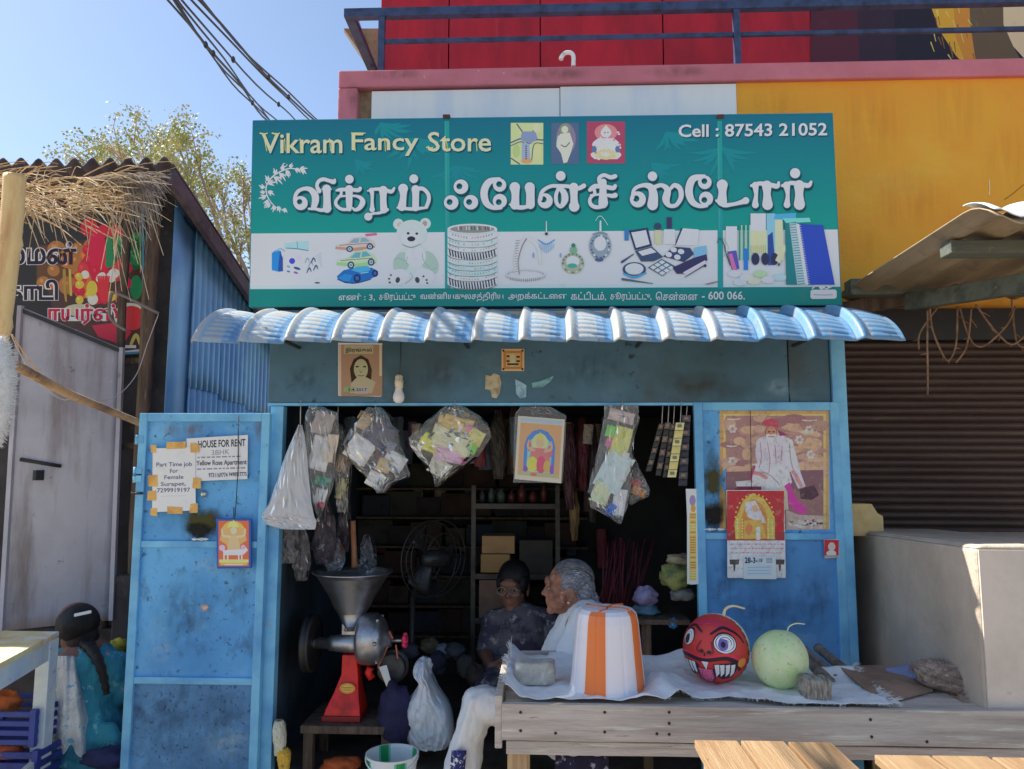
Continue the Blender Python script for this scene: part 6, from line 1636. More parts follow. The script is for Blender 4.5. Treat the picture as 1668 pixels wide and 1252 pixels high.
# stand: tapering red pillar with foot
sect = [(560, 1064, 583, .03), (559, 1095, 586, .035), (549, 1122, 588, .05), (537, 1148, 592, .07), (534, 1158, 593, .075)]
g = G(); vs = []
for x0, y, x1, d in sect:
    a = P(x0, y, ym); b = P(x1, y, ym); vs += [(a.x, ym-d, a.z), (b.x, ym-d, a.z), (b.x, ym+d, a.z), (a.x, ym+d, a.z)]
fs = [(0, 1, 2, 3)]
for i in range(len(sect)-1):
    for k in range(4):
        fs.append((i*4+k, (i+1)*4+k, (i+1)*4+(k+1) % 4, i*4+(k+1) % 4))
g.add(vs, fs); st_ = g.build('stand', redp, ml, bevel=.004)
a = P(532, 1166, ym); b = P(594, 1157.5, ym); g = G(); g.box((a.x, ym-.085, a.z), (b.x, ym+.09, b.z)); g.build('foot', M('dark_red_paint', S(110, 26, 26), .5), ml, bevel=.003)
p = Print(lambda x, y: P(x, y, ym-.062), start=.001); p.oval(566, 1121, 12.5, 8.5, S(206, 150, 70)); p.ring(566, 1121, 11, 10, S(150, 70, 40), sy=.68); p.stroke([(558, 1120, 1.2), (574, 1120, 1.2)], S(150, 60, 40), n=1); p.stroke([(560, 1123.5, 1.2), (572, 1123.5, 1.2)], S(150, 60, 40), n=1); p.build('name_plate', PRINT, st_)
# pulley
a = P(505, 1047, ym); g = G(); g.lathe([(0, 0), (10*mm, 0), (12*mm, 3*mm), (36*mm, 3*mm), (44*mm, -2*mm), (45*mm, 2*mm), (41*mm, 5*mm), (45*mm, 9*mm), (44*mm, 13*mm), (36*mm, 10*mm), (12*mm, 10*mm), (0, 12*mm)], a+Vector((-4*mm, 0, 0)), ax, 40); g.build('pulley', M('dark_cast_iron', (.05, .05, .052), .45, metal=.5), ml)
g = G(); g.tube([P(508, 1047, ym), P(520, 1047, ym)], 8*mm, 12); g.build('shaft', steel, ml)
# outlet chute and pan
g = G(); g.hexa([P(616, 1086, ym-.03), P(630, 1082, ym-.03), P(630, 1082, ym+.04), P(616, 1086, ym+.04)], [P(634, 1130, ym-.05), P(641, 1123, ym-.05), P(641, 1123, ym+.04), P(634, 1130, ym+.04)]); g.build('chute', steel, ml, bevel=.002)
g = G(); g.tube([P(604, 1086, ym-.01), P(600, 1095, ym-.01), P(606, 1105, ym-.01)], 6*mm, 10); g.build('outlet', redp, ml)
g = G(); g.ell(P(640, 1085, ym+.16), (.075, .07, .075), nu=20, nv=14); g.lathe([(0, 0), (.06, 0), (.06, .06), (0, .06)], P(640, 1085, ym+.1), (0, -1, 0), 20); g.build('motor', M('floury_motor_grey', S(120, 112, 104), .8, layers=[(S(70, 64, 60), 8, .4, .7)], bump=(.4, 30)), ml)
# bench below the mill
bn = thing('mill_bench', 'low dark wooden bench carrying the flour mill', 'bench', P(560, 1200, ym))
a = P(490, 1176, ym-.12); b = P(640, 1166, ym-.12)
for k in range(3):
    y0 = ym-.13+k*.115; g = G(); g.box((a.x, y0, P(560, 1166, ym).z-.035), (b.x, y0+.11, P(560, 1166, ym).z-.002)); g.build('plank', MAT['dark_wood'], bn, bevel=.004)
for x in (a.x+.03, b.x-.03):
    for y in (ym-.09, ym+.16):
        g = G(); g.box((x-.02, y-.02, zfl), (x+.02, y+.02, P(560, 1166, ym).z-.036)); g.build('leg', MAT['dark_wood'], bn)
heap('orange_basin', 'orange plastic basin pushed under the mill bench', 'basin', 555, 1246, .12, 30, 20, 12, S(170, 80, 40), 21)
# white carrier bag full of goods on the floor
random.seed(2)
wb = thing('carrier_bag', 'full white carrier bag knotted at the top on the shop floor', 'bag', P(700, 1215, .16))
g = pouch([(1072, 683, 697), (1082, 676, 700), (1094, 674, 702), (1106, 684, 705), (1124, 676, 716), (1142, 662, 730), (1165, 656, 738), (1188, 656, 740), (1206, 664, 738), (1217, 680, 728)], .16, .10, 12.0, 60, 60, .016, smooth=True)
g.build('bag_body', M('white_polythene', S(190, 200, 226), .35, layers=[(S(160, 172, 205), 9, .4, .7)], bump=(.8, 16, (1, 1, .5))), wb)
g = G(); lump(g, 690, 1088, .16, 13, 10, 17, None, 5, .4); g.build('knot', M('white_polythene'.replace('w', 'w'), S(190, 200, 226)), wb)
# striped bucket on the doorstep
def bucket(base, rb, rt, h, name, label, cat, cols, stripe_n, flip=False, rim=True, handle=None, stripe_w=.5, offset=0.0):
    root = thing(name, label, cat, base)
    n = 72; prof = [(rb*.0, 0), (rb, 0), (rb*1.01, h*.02), (lerp(rb, rt, .5), h*.5), (rt, h*.96), (rt*1.045, h*.965), (rt*1.05, h), (rt*.985, h), (rt*.97, h*.96), (lerp(rb, rt, .5)*.97, h*.5), (rb*.96, h*.03), (0, h*.03)]
    if flip: prof = [(r_, h-z) for r_, z in prof]
    g = G(); m = len(prof); vs = []
    for r_, z in prof:
        for k in range(n):
            t = 2*math.pi*k/n; vs.append(Vector(base)+Vector((math.cos(t)*max(r_, 1e-4), math.sin(t)*max(r_, 1e-4), z)))
    for i in range(m-1):
        for k in range(n):
            ph = ((k+.5)/n*stripe_n+offset) % 1
            d = abs(ph-.5)
            c_ = cols[0]
            if 1 <= i <= 4 or 7 <= i <= 9:
                if d < stripe_w*.5: c_ = cols[1]
                elif d < stripe_w*.5+.05: c_ = cols[2]
            g.add([vs[i*n+k], vs[i*n+(k+1) % n], vs[(i+1)*n+(k+1) % n], vs[(i+1)*n+k]], [(0, 1, 2, 3)], c_, True)
    g.build('shell', M('bucket_plastic', (1, 1, 1), .3, vcol=True, layers=[((.35, .33, .3), 10, .62, .9, None, .4)], spec=.5), root)
    return root
bk = bucket(P(638, 1285, -.13), .078, .10, .245, 'striped_bucket', 'white bucket with green stripes standing on the doorstep', 'bucket', (S(180, 194, 226), S(20, 120, 70), S(90, 160, 140)), 4, stripe_w=.22, offset=.15)
for o_c in [bk]:
    o_c.location.z = .19; ORG[o_c].z = .19
g = G(); bc = Vector((ORG[bk].x, ORG[bk].y, .19+.235)); g.tube([bc+Vector((.104*math.cos(t), -.104*math.sin(t)*.98, -.035*math.sin(t))) for t in [math.pi*k/16 for k in range(17)]], .0035, 6); g.build('handle', M('white_wire', S(200, 206, 220), .4), bk)
heap('dark_bag', 'dark navy cloth bag between the mill and the carrier bag', 'bag', 644, 1165, .12, 26, 22, 52, S(34, 34, 62), 31)
for i, (px, py, c, l) in enumerate(((455, 1205, S(170, 168, 150), 'upright white paper packet at the foot of the left door post'), (462, 1236, S(190, 150, 60), 'yellow packet at the foot of the left door post'))):
    g = pouch([(py-32+i*14, px-8, px+6), (py-20+i*8, px-10, px+10), (py, px-10, px+12), (py+24-i*6, px-8, px+8)], -.03, .03, 50+i, 12, 16, .008); tag(g.build('paper_packet', M('pkt_%d' % i, c, .6, layers=[(S(60, 60, 60), 20, .62, .7)])), l, 'packet')
random.seed(14)
for i in range(7):                                   # clutter on the floor behind the carrier bag
    px, py = ((668, 1060), (700, 1052), (722, 1062), (742, 1060), (760, 1085), (712, 1080), (775, 1100))[i]
    c = (S(70, 70, 80), S(80, 76, 58), S(104, 104, 112), S(48, 52, 56), S(54, 52, 50), S(42, 42, 58), S(50, 44, 42))[i]
    heap('floor_bundle', ('grey bundle on the floor right of the red knob', 'olive box-like bundle behind the carrier bag', 'pale bundle behind the carrier bag knot', 'dark bundle by the seated woman inside', 'dark grey lump at the feet of the woman inside', 'navy bundle behind the bag', 'brown lump before the woman inside')[i], 'bundle', px, py, .55-.03*i, 16, 14, 12 if i < 4 else 18, c, 70+i)
# ------------------------------------------------------------------ dense dim stock hung from the ceiling and stacked at the back
random.seed(77)
pk = []
for i in range(8):
    g = G(); w_, h_ = rnd(.05, .09), rnd(.10, .2); c = random.choice((S(110, 96, 90), S(70, 84, 96), S(120, 60, 70), S(90, 96, 70), S(130, 120, 110), S(80, 60, 90)))
    sd_ = i*3.1
    for sg_ in (-1, 1):
        g.grid(lambda u, v: Vector(((u-.5)*w_*(.95+.12*nz(v*4, sd_)), sg_*(.018*math.sqrt(max(0, 1-(2*u-1)**2))+.008*nz(u*5+sd_, v*6, sg_)), -v*h_)), 8, 10, c, smooth=False)
    o = g.build('stock_packet', SHADOWY, org=Vector((0, 0, 0))); pk.append(o)
cnt = 0
words = ('first', 'second', 'third', 'fourth', 'fifth', 'sixth', 'seventh', 'eighth', 'ninth', 'tenth')
for row, (yy, zz) in enumerate(((.45, zl-.02), (.75, zl-.01), (1.1, zl-.02), (1.45, zl-.06), (1.6, zl-.34), (1.6, zl-.62))):
    for k in range(9):
        x = lerp(KX0+.12, .42, (k+.5)/9)+rnd(-.05, .05)
        src = pk[(k*3+row*5) % 8]
        lab = 'dim packet hanging in the dark shop, %s from left in the %s row back' % (words[k], words[row])
        if cnt < 8:
            o = pk[cnt]; o.location = (x, yy+rnd(-.05, .05), zz-rnd(0, .05))
        else:
            o = dup(src, (x, yy+rnd(-.05, .05), zz-rnd(0, .05)))
        o.rotation_euler = (0, rnd(-.1, .1), rnd(-.7, .7)); o.scale = (rnd(.8, 1.4),)*3
        tag(o, lab, 'packet', 'dim stock packets hanging in rows from the shop ceiling'); cnt += 1

# dim boxes piled against the back and left walls
random.seed(33)
bxs = []
for i in range(5):
    g = G(); g.box((-.06-.012*i, 0, 0), (.06+.012*i, .16, .10+.012*i)); g.box((-.04, -.0008, .03), (.04, -.0001, .075), None)
    bxs.append(g.build('stock_box', M('stock_box_%d' % i, (S(66, 54, 44), S(46, 38, 40), S(40, 46, 56), S(60, 42, 36), S(54, 54, 48))[i], .8, layers=[((.03, .025, .02), 12, .45, .7)]), org=Vector((0, 0, 0))))
cnt = 0
for row in range(6):
    for k in range(8):
        x = KX0+.14+k*.165+rnd(-.01, .01)
        o = bxs[cnt] if cnt < 5 else dup(bxs[(k*2+row*3) % 5], (0, 0, 0))
        o.location = (x, 1.52+rnd(-.05, 0), zfl+.30+row*.175); o.rotation_euler = (0, 0, rnd(-.12, .12))
        tag(o, 'dim box stacked at the back wall, %s from left in the %s row up' % (words[k], words[row]), 'box', 'dim boxes piled against the back wall'); cnt += 1
for row in range(6):
    g = G(); g.box((KX0+.04, 1.40, zfl+.285+row*.175), (KX0+1.45, 1.72, zfl+.298+row*.175))
    tag(g.build('back_shelf', MAT['dark_wood']), 'dark board shelf at the back wall, %s from the floor' % words[row], 'shelf', 'board shelves at the back wall')
# ------------------------------------------------------------------ people
SKIN = M('brown_skin', S(132, 92, 74, .48), .65, layers=[(S(96, 62, 50, .48), 16, .42, .66), (S(152, 112, 92, .48), 34, .58, .72)], bump=(.55, 70), spec=.25)
SKIN_D = M('dark_skin', S(96, 66, 54, .4), .55, layers=[(S(76, 50, 42, .4), 14, .4, .7)])
HAIR_G = M('grey_hair', S(112, 110, 112, .5), .5, layers=[(S(70, 70, 80, .45), 40, .42, .62, (.4, 3, 3)), (S(170, 168, 168, .5), 60, .56, .66, (.4, 3, 3))], bump=(.8, 120, (.3, 3, 3)))
HAIR_B = M('black_hair', (.012, .011, .012), .4, bump=(.6, 120, (3, 3, .3)))
def head_part(c, yaw, pitch=0.0, s=1.0):
    """turns head-local points (face towards -Y) into world points"""
    rot = Matrix.Rotation(yaw, 3, 'Z') @ Matrix.Rotation(pitch, 3, 'X')
    return lambda x, y, z: Vector(c)+rot @ Vector((x*s, y*s, z*s)), rot
def add_head(g, c, yaw, pitch=0, s=1.0, old=True):
    T, rot = head_part(c, yaw, pitch, s)
    E_ = lambda p, r_, **k: g.ell(T(*p), tuple(q*s for q in r_), rot, nu=18, nv=12)
    E_((0, .018, .035), (.073, .092, .085)); E_((0, -.018, -.02), (.062, .072, .085)); E_((0, -.03, -.065), (.048, .052, .045))
    E_((0, -.062, -.096), (.024, .020, .018))                                   # chin
    E_((0, -.080, .03), (.048, .014, .022)); E_((0, -.078, .016), (.05, .012, .010))  # brow
    g.limb([T(0, -.080, .012), T(0, -.092, -.012), T(0, -.098, -.024)], [.007*s, .0085*s, .0105*s], 8)   # nose
    for sx in (-1, 1):
        E_((sx*.011, -.090, -.028), (.008, .009, .007)); E_((sx*.036, -.064, -.022), (.024, .020, .022)); E_((sx*.075, .012, -.012), (.008, .020, .031)); E_((sx*.073, .008, -.04), (.008, .010, .012))
    E_((0, -.079, -.054), (.022, .010, .006)); E_((0, -.077, -.066), (.020, .010, .007))    # lips
    return T, rot
def add_eyes(parent, T, rot, s=1.0):
    for sx in (-1, 1):
        g = G(); g.ell(T(sx*.030, -.079, .002), (.0125*s, .008*s, .007*s), rot, nu=12, nv=8, col=(.30, .27, .24, 1)); g.ell(T(sx*.030, -.0855, .002), (.0055*s, .003*s, .0055*s), rot, nu=10, nv=6, col=(.02, .015, .01, 1)); g.build('eye', M('eye_white', (1, 1, 1), .2, vcol=True), parent)
def hand(g, wrist, palm_dir, side, curl, s=1.0):
    """palm plus four fingers and a thumb; palm_dir along the hand, side = thumb side, curl = direction the fingers bend"""
    d = Vector(palm_dir).normalized(); sv = Vector(side).normalized(); cv = Vector(curl).normalized(); w0 = Vector(wrist)
    for k in range(4):
        o = sv*(.027-.018*k)*s
        kn = w0+d*.085*s+o
        g.limb([w0+o*.5, kn], [.016*s, .012*s], 8)
        L_ = (.068, .076, .072, .056)[k]*s
        p1 = kn+(d*.85+cv*.35).normalized()*L_*.45; p2 = p1+(d*.5+cv*.8).normalized()*L_*.32; p3 = p2+(d*.1+cv).normalized()*L_*.25
        g.limb([kn, p1, p2, p3], [.0098*s, .0088*s, .008*s, .007*s], 8)
    t0 = w0+d*.02*s+sv*.022*s; t1 = t0+(d*.6+sv*.7).normalized()*.042*s; t2 = t1+(d*.85+cv*.4).normalized()*.03*s
    g.limb([t0, t1, t2], [.014*s, .0105*s, .0085*s], 8)

_ft = bpy.data.textures.new('cloth_folds', 'CLOUDS'); _ft.noise_scale = .07; _ft.noise_depth = 2
def folds(o, strength, scale):
    md = o.modifiers.new('folds', 'DISPLACE'); md.texture = _ft; md.strength = strength; md.mid_level = .5; md.texture_coords = 'LOCAL'
    return o
# --- old woman in white, seated sideways behind the table
yo = -0.06
ow = thing('person', 'elderly grey haired person in white seated sideways in the doorway looking left', 'person', P(900, 1252, yo))
hc = P(921, 958, yo)
g = G()
T, rot = add_head(g, hc, R(-84), R(-2), .92)
nk = T(0, .03, -.085); ch = P(952, 1035, yo+.02)
g.limb([T(0, .022, -.04), nk, P(945, 1003, yo+.01)], [.052, .05, .058], 14)
shL = P(950, 1012, yo-.13); shR = P(958, 1012, yo+.17)
g.limb([shR, ch, shL], [.06, .10, .06], 14); g.limb([ch, P(948, 1100, yo+.02), P(940, 1165, yo+.02)], [.115, .12, .135], 16)
# near arm resting on the knee
elb = P(905, 1118, yo-.17); wr_ = P(826, 1150, yo-.10)
g.limb([shL, elb, wr_], [.05, .042, .029], 12)
hand(g, wr_, (P(796, 1152, yo-.09)-wr_), (0, .9, .3), (-.2, 0, -1), .95)
for dy in (-.09, .08):
    hip = P(938, 1172, yo+dy); kn = P(778+dy*60, 1148, yo+dy*.9); an = P(752+dy*60, 1262, yo+dy*.8)
    g.limb([hip, kn, an, an+Vector((0, 0, -.12))], [.075, .044, .036, .034], 12); g.limb([an+Vector((0, 0, -.12)), an+Vector((-.13, 0, -.15))], [.038, .026], 10)
bd = g.build('body', SKIN, ow, remesh=.0038, relax=5)
add_eyes(ow, T, rot, .92)
g = G(); random.seed(6)
def hairfn(d):
    return 1+.018*nz(d.x*14, d.y*5, d.z*14)
g.ell(T(0, .032, .046), (.071, .086, .076), rot, nu=40, nv=26, fn=hairfn); g.ell(T(0, .075, .0), (.062, .055, .071), rot, nu=30, nv=18, fn=hairfn); g.ell(T(0, .118, -.045), (.036, .032, .036), rot, nu=20, nv=14, fn=lambda d: 1+.10*nz(d.x*5, d.y*5, d.z*5))
for sx in (-1, 1):
    g.ell(T(sx*.058, .015, .035), (.024, .042, .045), rot, nu=18, nv=12, fn=hairfn)
for k in range(700):
    a = rnd(-1.25, 1.25); t0 = rnd(-.2, .9)
    q = []
    for j in range(5):
        tt = t0+j*.16; e = tt*1.9-.9
        q.append(T(math.sin(a)*.080*math.cos(e*.55), .032+.095*math.sin(e)*math.cos(a*.4), .046+.085*math.cos(e)*math.cos(a*.75)))
    g.tube(q, .0006, 3, cap=False)
g.build('hair', HAIR_G, ow)
g = G(); g.ell(T(-.079, .004, -.050), (.006, .006, .006), rot, nu=10, nv=8); g.ell(T(.079, .004, -.050), (.006, .006, .006), rot, nu=10, nv=8); g.build('earring', M('gold_stud', (.8, .62, .35), .25, metal=.9), ow)
WSARI = M('white_cotton_sari', S(196, 206, 224, .50), .85, layers=[(S(172, 184, 208, .50), 5, .4, .7), (S(214, 222, 232, .5), 14, .56, .75)], bump=(.7, 14, (2.2, 2.2, .6)))
g = G()
g.limb([P(962, 1006, yo+.16), P(955, 1012, yo), P(954, 1012, yo-.13)], [.072, .098, .066], 14); g.limb([P(953, 1012, yo-.14), P(930, 1064, yo-.165)], [.066, .060], 12)
g.limb([P(953, 1020, yo+.01), P(938, 1070, yo+.01), P(930, 1120, yo+.01), P(936, 1180, yo+.02)], [.118, .14, .15, .16], 16)
wear = folds(g.build('blouse_drape', WSARI, ow, remesh=.008, relax=5), .022, .05)
g = G()
for dy in (-.09, .0, .08):
    g.limb([P(940, 1176, yo+dy), P(860, 1160, yo+dy), P(779, 1146, yo+dy*.9)], [.095, .082, .068], 14)
    g.limb([P(779, 1146, yo+dy*.9), P(763, 1200, yo+dy), P(750, 1270, yo+dy), P(748, 1300, yo+dy)], [.066, .062, .075, .085], 14)
for k in range(9):
    dy = lerp(-.14, .10, k/8); g.limb([P(771+4*math.sin(k*2), 1140, yo+dy), P(746+5*math.sin(k*1.7), 1220, yo+dy), P(738+6*math.sin(k*1.3), 1300, yo+dy*1.1)], [.014, .018, .022], 8)
sk = folds(g.build('skirt_drape', WSARI, ow, remesh=.008, relax=4), .026, .06)
g = G()
NAVY = M('navy_print', S(36, 40, 90), .85, layers=[(S(190, 200, 220), 40, .58, .62)])
g.grid(lambda u, v: P(lerp(736, 760, u)-v*4, lerp(1222, 1262, v), yo-.165-.012*math.sin(math.pi*u)), 6, 6); g.build('border_print', NAVY, ow, solid=.002)

# --- woman inside in the dark, facing the street, with glasses
yi = .62
iw = thing('person', 'dark haired person with glasses and grey clothes sitting in the dark inside', 'person', P(850, 1110, yi))
hc = P(836, 955, yi); g = G()
T, rot = add_head(g, hc, R(-14), R(6), .98)
g.limb([T(0, .02, -.05), T(0, .03, -.13)], [.05, .055], 12); c0 = P(850, 1022, yi+.03)
g.limb([P(806, 1015, yi), c0, P(898, 1018, yi+.02)], [.055, .09, .055], 12); g.limb([c0, P(850, 1100, yi)], [.12, .14], 14)
g.limb([P(803, 1018, yi), P(790, 1062, yi-.06), P(800, 1085, yi-.2)], [.046, .040, .028], 10); g.limb([P(898, 1018, yi), P(905, 1070, yi-.05), P(850, 1090, yi-.2)], [.046, .040, .028], 10)
hand(g, P(800, 1085, yi-.2), (.8, -.3, -.3), (0, -.3, .9), (.3, 0, -1)); hand(g, P(850, 1090, yi-.2), (-.8, -.2, -.2), (0, -.3, .9), (-.3, 0, -1))
g.build('body', SKIN_D, iw, remesh=.006, relax=5); add_eyes(iw, T, rot, .98)
g = G(); g.ell(T(0, .022, .050), (.079, .094, .082), rot, nu=26, nv=16); g.ell(T(0, .07, -.02), (.068, .06, .08), rot, nu=20, nv=14); g.ell(T(-.06, -.01, .02), (.022, .05, .05), rot); g.ell(T(.06, -.01, .02), (.022, .05, .05), rot); g.build('hair', HAIR_B, iw)
g = G()
for sx in (-1, 1):
    g.tube([T(sx*.031+.024*math.cos(t), -.100, .0+.019*math.sin(t)) for t in [2*math.pi*k/20 for k in range(21)]], .0022, 5)
    g.tube([T(sx*.055, -.099, .004), T(sx*.077, .0, .004)], .002, 5)
g.tube([T(-.008, -.102, .004), T(.008, -.102, .004)], .002, 5); g.build('glasses', M('dull_metal', (.3, .28, .26), .3, metal=.8), iw)
g = G(); g.limb([P(804, 1014, yi+.0), P(850, 1008, yi+.04), P(900, 1016, yi+.02)], [.066, .09, .066], 12); g.limb([P(850, 1025, yi), P(850, 1105, yi)], [.135, .165], 14); g.limb([P(898, 1016, yi), P(905, 1062, yi-.04)], [.064, .056], 10); g.limb([P(804, 1016, yi), P(793, 1056, yi-.05)], [.062, .054], 10)
g.limb([P(812, 1100, yi-.1), P(800, 1130, yi-.3)], [.10, .085], 12); g.limb([P(880, 1100, yi-.1), P(868, 1130, yi-.3)], [.10, .085], 12)
g.build('sari', M('grey_print_sari', S(80, 76, 80, .5), .85, layers=[(S(50, 46, 60, .5), 7, .48, .56), (S(130, 124, 120, .5), 20, .56, .66)], bump=(.6, 14)), iw, remesh=.011, relax=5)

# --- woman at the left seen from behind, sitting low
yw = .28
lw_ = thing('person', 'person in teal patterned sari sitting low with back turned at lower left', 'person', P(140, 1245, yw))
hc = P(128, 1024, yw); g = G(); T, rot = add_head(g, hc, R(158), R(8), 1.0)
c0 = P(140, 1078, yw); g.limb([T(0, .02, -.05), P(140, 1062, yw)], [.05, .055], 12); g.limb([P(96, 1085, yw), c0, P(188, 1086, yw)], [.055, .085, .055], 12); g.limb([c0, P(140, 1150, yw), P(138, 1215, yw+.02)], [.12, .12, .16], 14)
g.limb([P(96, 1086, yw), P(82, 1140, yw+.06), P(100, 1170, yw+.2)], [.046, .04, .028], 10); g.limb([P(188, 1086, yw), P(204, 1135, yw+.08), P(180, 1168, yw+.22)], [.046, .04, .028], 10)
hand(g, P(100, 1170, yw+.2), (.5, .7, 0), (0, 0, 1), (.3, 0, -1)); hand(g, P(180, 1168, yw+.22), (-.5, .7, 0), (0, 0, 1), (-.3, 0, -1))
g.build('body', SKIN_D, lw_, remesh=.006, relax=5); add_eyes(lw_, T, rot)
g = G(); g.ell(P(127, 1014, yw-.02), (.088, .10, .088), nu=40, nv=24, fn=lambda d: 1+.02*nz(d.x*12, d.y*4, d.z*6)); g.ell(P(134, 1038, yw-.02), (.070, .07, .062), nu=24, nv=16)
br = cr([tuple(P(x, y, yy)) for x, y, yy in ((140, 1046, yw-.06), (150, 1058, yw-.10), (162, 1080, yw-.148), (170, 1108, yw-.150), (174, 1130, yw-.146))], 6)
g.tube(br, [.030-.0007*k+.003*math.sin(k*1.9) for k in range(len(br))], 12); g.build('hair', HAIR_B, lw_)
g = G(); a = P(121, 1002, yw-.125); b = P(149, 996, yw-.118); g.bar(a, b, .006, .014, up=(0, .3, 1)); g.build('hair_clip', M('white_clip', (.75, .75, .72), .3), lw_, bevel=.002)
TEAL = M('teal_print_cloth', S(40, 106, 124, .42), .85, layers=[(S(22, 66, 84, .42), 5, .42, .66), (S(90, 170, 178, .36), 9, .58, .7), (S(140, 90, 100, .36), 16, .66, .69), (S(190, 196, 186, .36), 30, .67, .70)], bump=(.7, 16, (2, 2, .7)))
GREYS = M('grey_lace_drape', S(150, 152, 154, .36), .85, layers=[(S(110, 120, 128, .36), 7, .45, .65), (S(180, 184, 184, .36), 46, .52, .58), (S(80, 120, 140, .36), 24, .62, .66)], bump=(.9, 26, (2, 2, .7)))
g = G(); g.limb([P(100, 1080, yw), P(140, 1072, yw), P(186, 1082, yw)], [.066, .09, .066], 14); g.limb([P(142, 1085, yw), P(144, 1150, yw), P(148, 1215, yw)], [.13, .128, .17], 16); g.limb([P(188, 1084, yw), P(205, 1124, yw+.05)], [.064, .058], 12); g.limb([P(96, 1084, yw), P(84, 1124, yw+.04)], [.064, .056], 12)
for k in range(5):
    g.limb([P(118+k*16, 1185, yw-.10), P(110+k*22, 1245, yw-.12)], [.03, .035], 8)
folds(g.build('sari', TEAL, lw_, remesh=.009, relax=4), .03, .05)
g = G()
def drape(u, v):
    x = lerp(lerp(92, 66, min(1, v*1.3)), lerp(124, 152, v), u)+(10*v*v); y = lerp(1068, 1240, v)
    bulge = .15*math.sin(math.pi*(.12+.72*u))+.045*math.sin(math.pi*v)
    return P(x, y, yw-bulge-.012*math.sin(u*16+v*3)-.008*nz(u*5, v*8))
g.grid(drape, 40, 44); g.build('drape', GREYS, lw_, solid=.004)
heap('orange_cloth', 'orange and blue cloth bundle between the crouching woman and blue door', 'cloth', 192, 1052, yw+.25, 14, 12, 12, S(210, 140, 50, .36), 41)
heap('dark_sack', 'dark bundle on the ground beside the woman in teal', 'sack', 206, 1150, yw+.2, 24, 20, 60, S(50, 40, 46), 43)
heap('navy_cloth', 'navy cloth on the ground in front of the woman in teal', 'cloth', 175, 1235, yw-.2, 40, 20, 16, S(40, 44, 80), 47)
# ------------------------------------------------------------------ big display table
ZT = 0.81
tfl = PZ(820, 1146, ZT); yft = tfl.y; xlt = tfl.x
WOOD = M('weathered_plank', S(146, 137, 128, .42), .85, layers=[(S(118, 108, 100, .42), 6, .42, .68, (.35, 6, 6)), (S(172, 160, 148, .42), 14, .56, .74, (.35, 6, 6)), (S(90, 78, 70, .42), 30, .64, .72, (.3, 4, 4))], bump=(.7, 30, (.3, 7, 7)))
WOODV = M('weathered_leg', S(160, 134, 100), .8, layers=[(S(120, 98, 74), 8, .42, .68, (6, 6, .35))], bump=(.5, 30, (7, 7, .3)))
NEWW = M('pale_new_plank', S(176, 146, 110, 1.0), .75, layers=[(S(156, 122, 86, 1.0), 5, .42, .66, (6, .4, 6)), (S(190, 164, 128, 1.0), 11, .56, .74, (6, .4, 6)), (S(120, 88, 60, 1.0), 26, .66, .72, (5, .6, 5))], bump=(.5, 30, (7, .3, 7)))
tb_ = thing('display_table', 'long weathered plank table with fruit and bucket in front of the shop', 'table', (xlt+.8, yft+.3, 0))
yrt = PZ(900, 1080, ZT).y
xr_t = XW-.03
# top planks run left to right
npl = 6; dpl = (yrt-yft)/npl
for k in range(npl):
    g = G(); y0 = yft+k*dpl; x1 = 2.3 if k == 0 else xr_t
    if y0+dpl > -.74 and k > 0: x1 = xr_t
    g.box((xlt+rnd(0, .008), y0+.002, ZT-.022+rnd(-.001, .001)), (x1, y0+dpl-.002, ZT-.001+rnd(-.0015, .0015))); g.build('top_plank', WOOD, tb_, bevel=.003)
zb1 = P(900, 1204, yft).z; zb2 = P(900, 1226, yft).z
def board(x0, x1, z0, z1, y, name, t=.024):
    g = G()
    def f(u, v):
        x = lerp(x0, x1, u); return Vector((x, y-.0015*nz(x*3, v*2), lerp(z0, z1, v)+.003*nz(x*2.2, v*5, y)))
    n = 40
    vs = [f(i/n, j) for j in (0, 1) for i in range(n+1)]; vb_ = [v_+Vector((0, t, 0)) for v_ in vs]
    m = n+1
    g.add(vs+vb_, [(i, i+1, m+i+1, m+i) for i in range(n)]+[(2*m+i, 3*m+i, 3*m+i+1, 2*m+i+1) for i in range(n)]+[(m+i, m+i+1, 3*m+i+1, 3*m+i) for i in range(n)]+[(i, 2*m+i, 2*m+i+1, i+1) for i in range(n)]+[(0, m, 3*m, 2*m), (n, 2*m+n, 3*m+n, m+n)])
    return g.build(name, WOOD, tb_, bevel=.002)
fb = board(xlt-.004, 2.35, zb1+.003, ZT+.006, yft-.026, 'front_board')
board(xlt+.01, 2.35, zb2, zb1-.001, yft-.020, 'front_board')
board(xlt+.04, P(930, 1065, yrt).x, ZT, P(900, 1062, yrt).z, yrt, 'rear_rim')
g = G(); g.box((xlt-.026, yft-.02, ZT-.13), (xlt-.003, yrt+.02, ZT+.030)); g.build('side_board', WOOD, tb_, bevel=.003)
for x, y in ((xlt+.045, yft+.03), (xlt+.045, yrt-.06), (1.25, yft+.03), (1.25, yrt-.06)):
    g = G(); g.box((x-.032, y-.025, 0), (x+.032, y+.025, ZT-.024)); g.build('leg', WOODV, tb_, bevel=.003)
for px, py in ((848, 1160), (848, 1190), (985, 1160), (985, 1192), (1090, 1160), (1090, 1178), (1090, 1196), (1418, 1172), (1420, 1200), (1510, 1208), (905, 1194), (1070, 1195)):
    g = G(); c = P(px, py, yft-.027); g.lathe([(0, .0012), (.0045, .001), (.005, 0)], c, (0, -1, 0), 8); g.build('nail_head', M('rusty_nail', (.05, .03, .025), .7), fb)
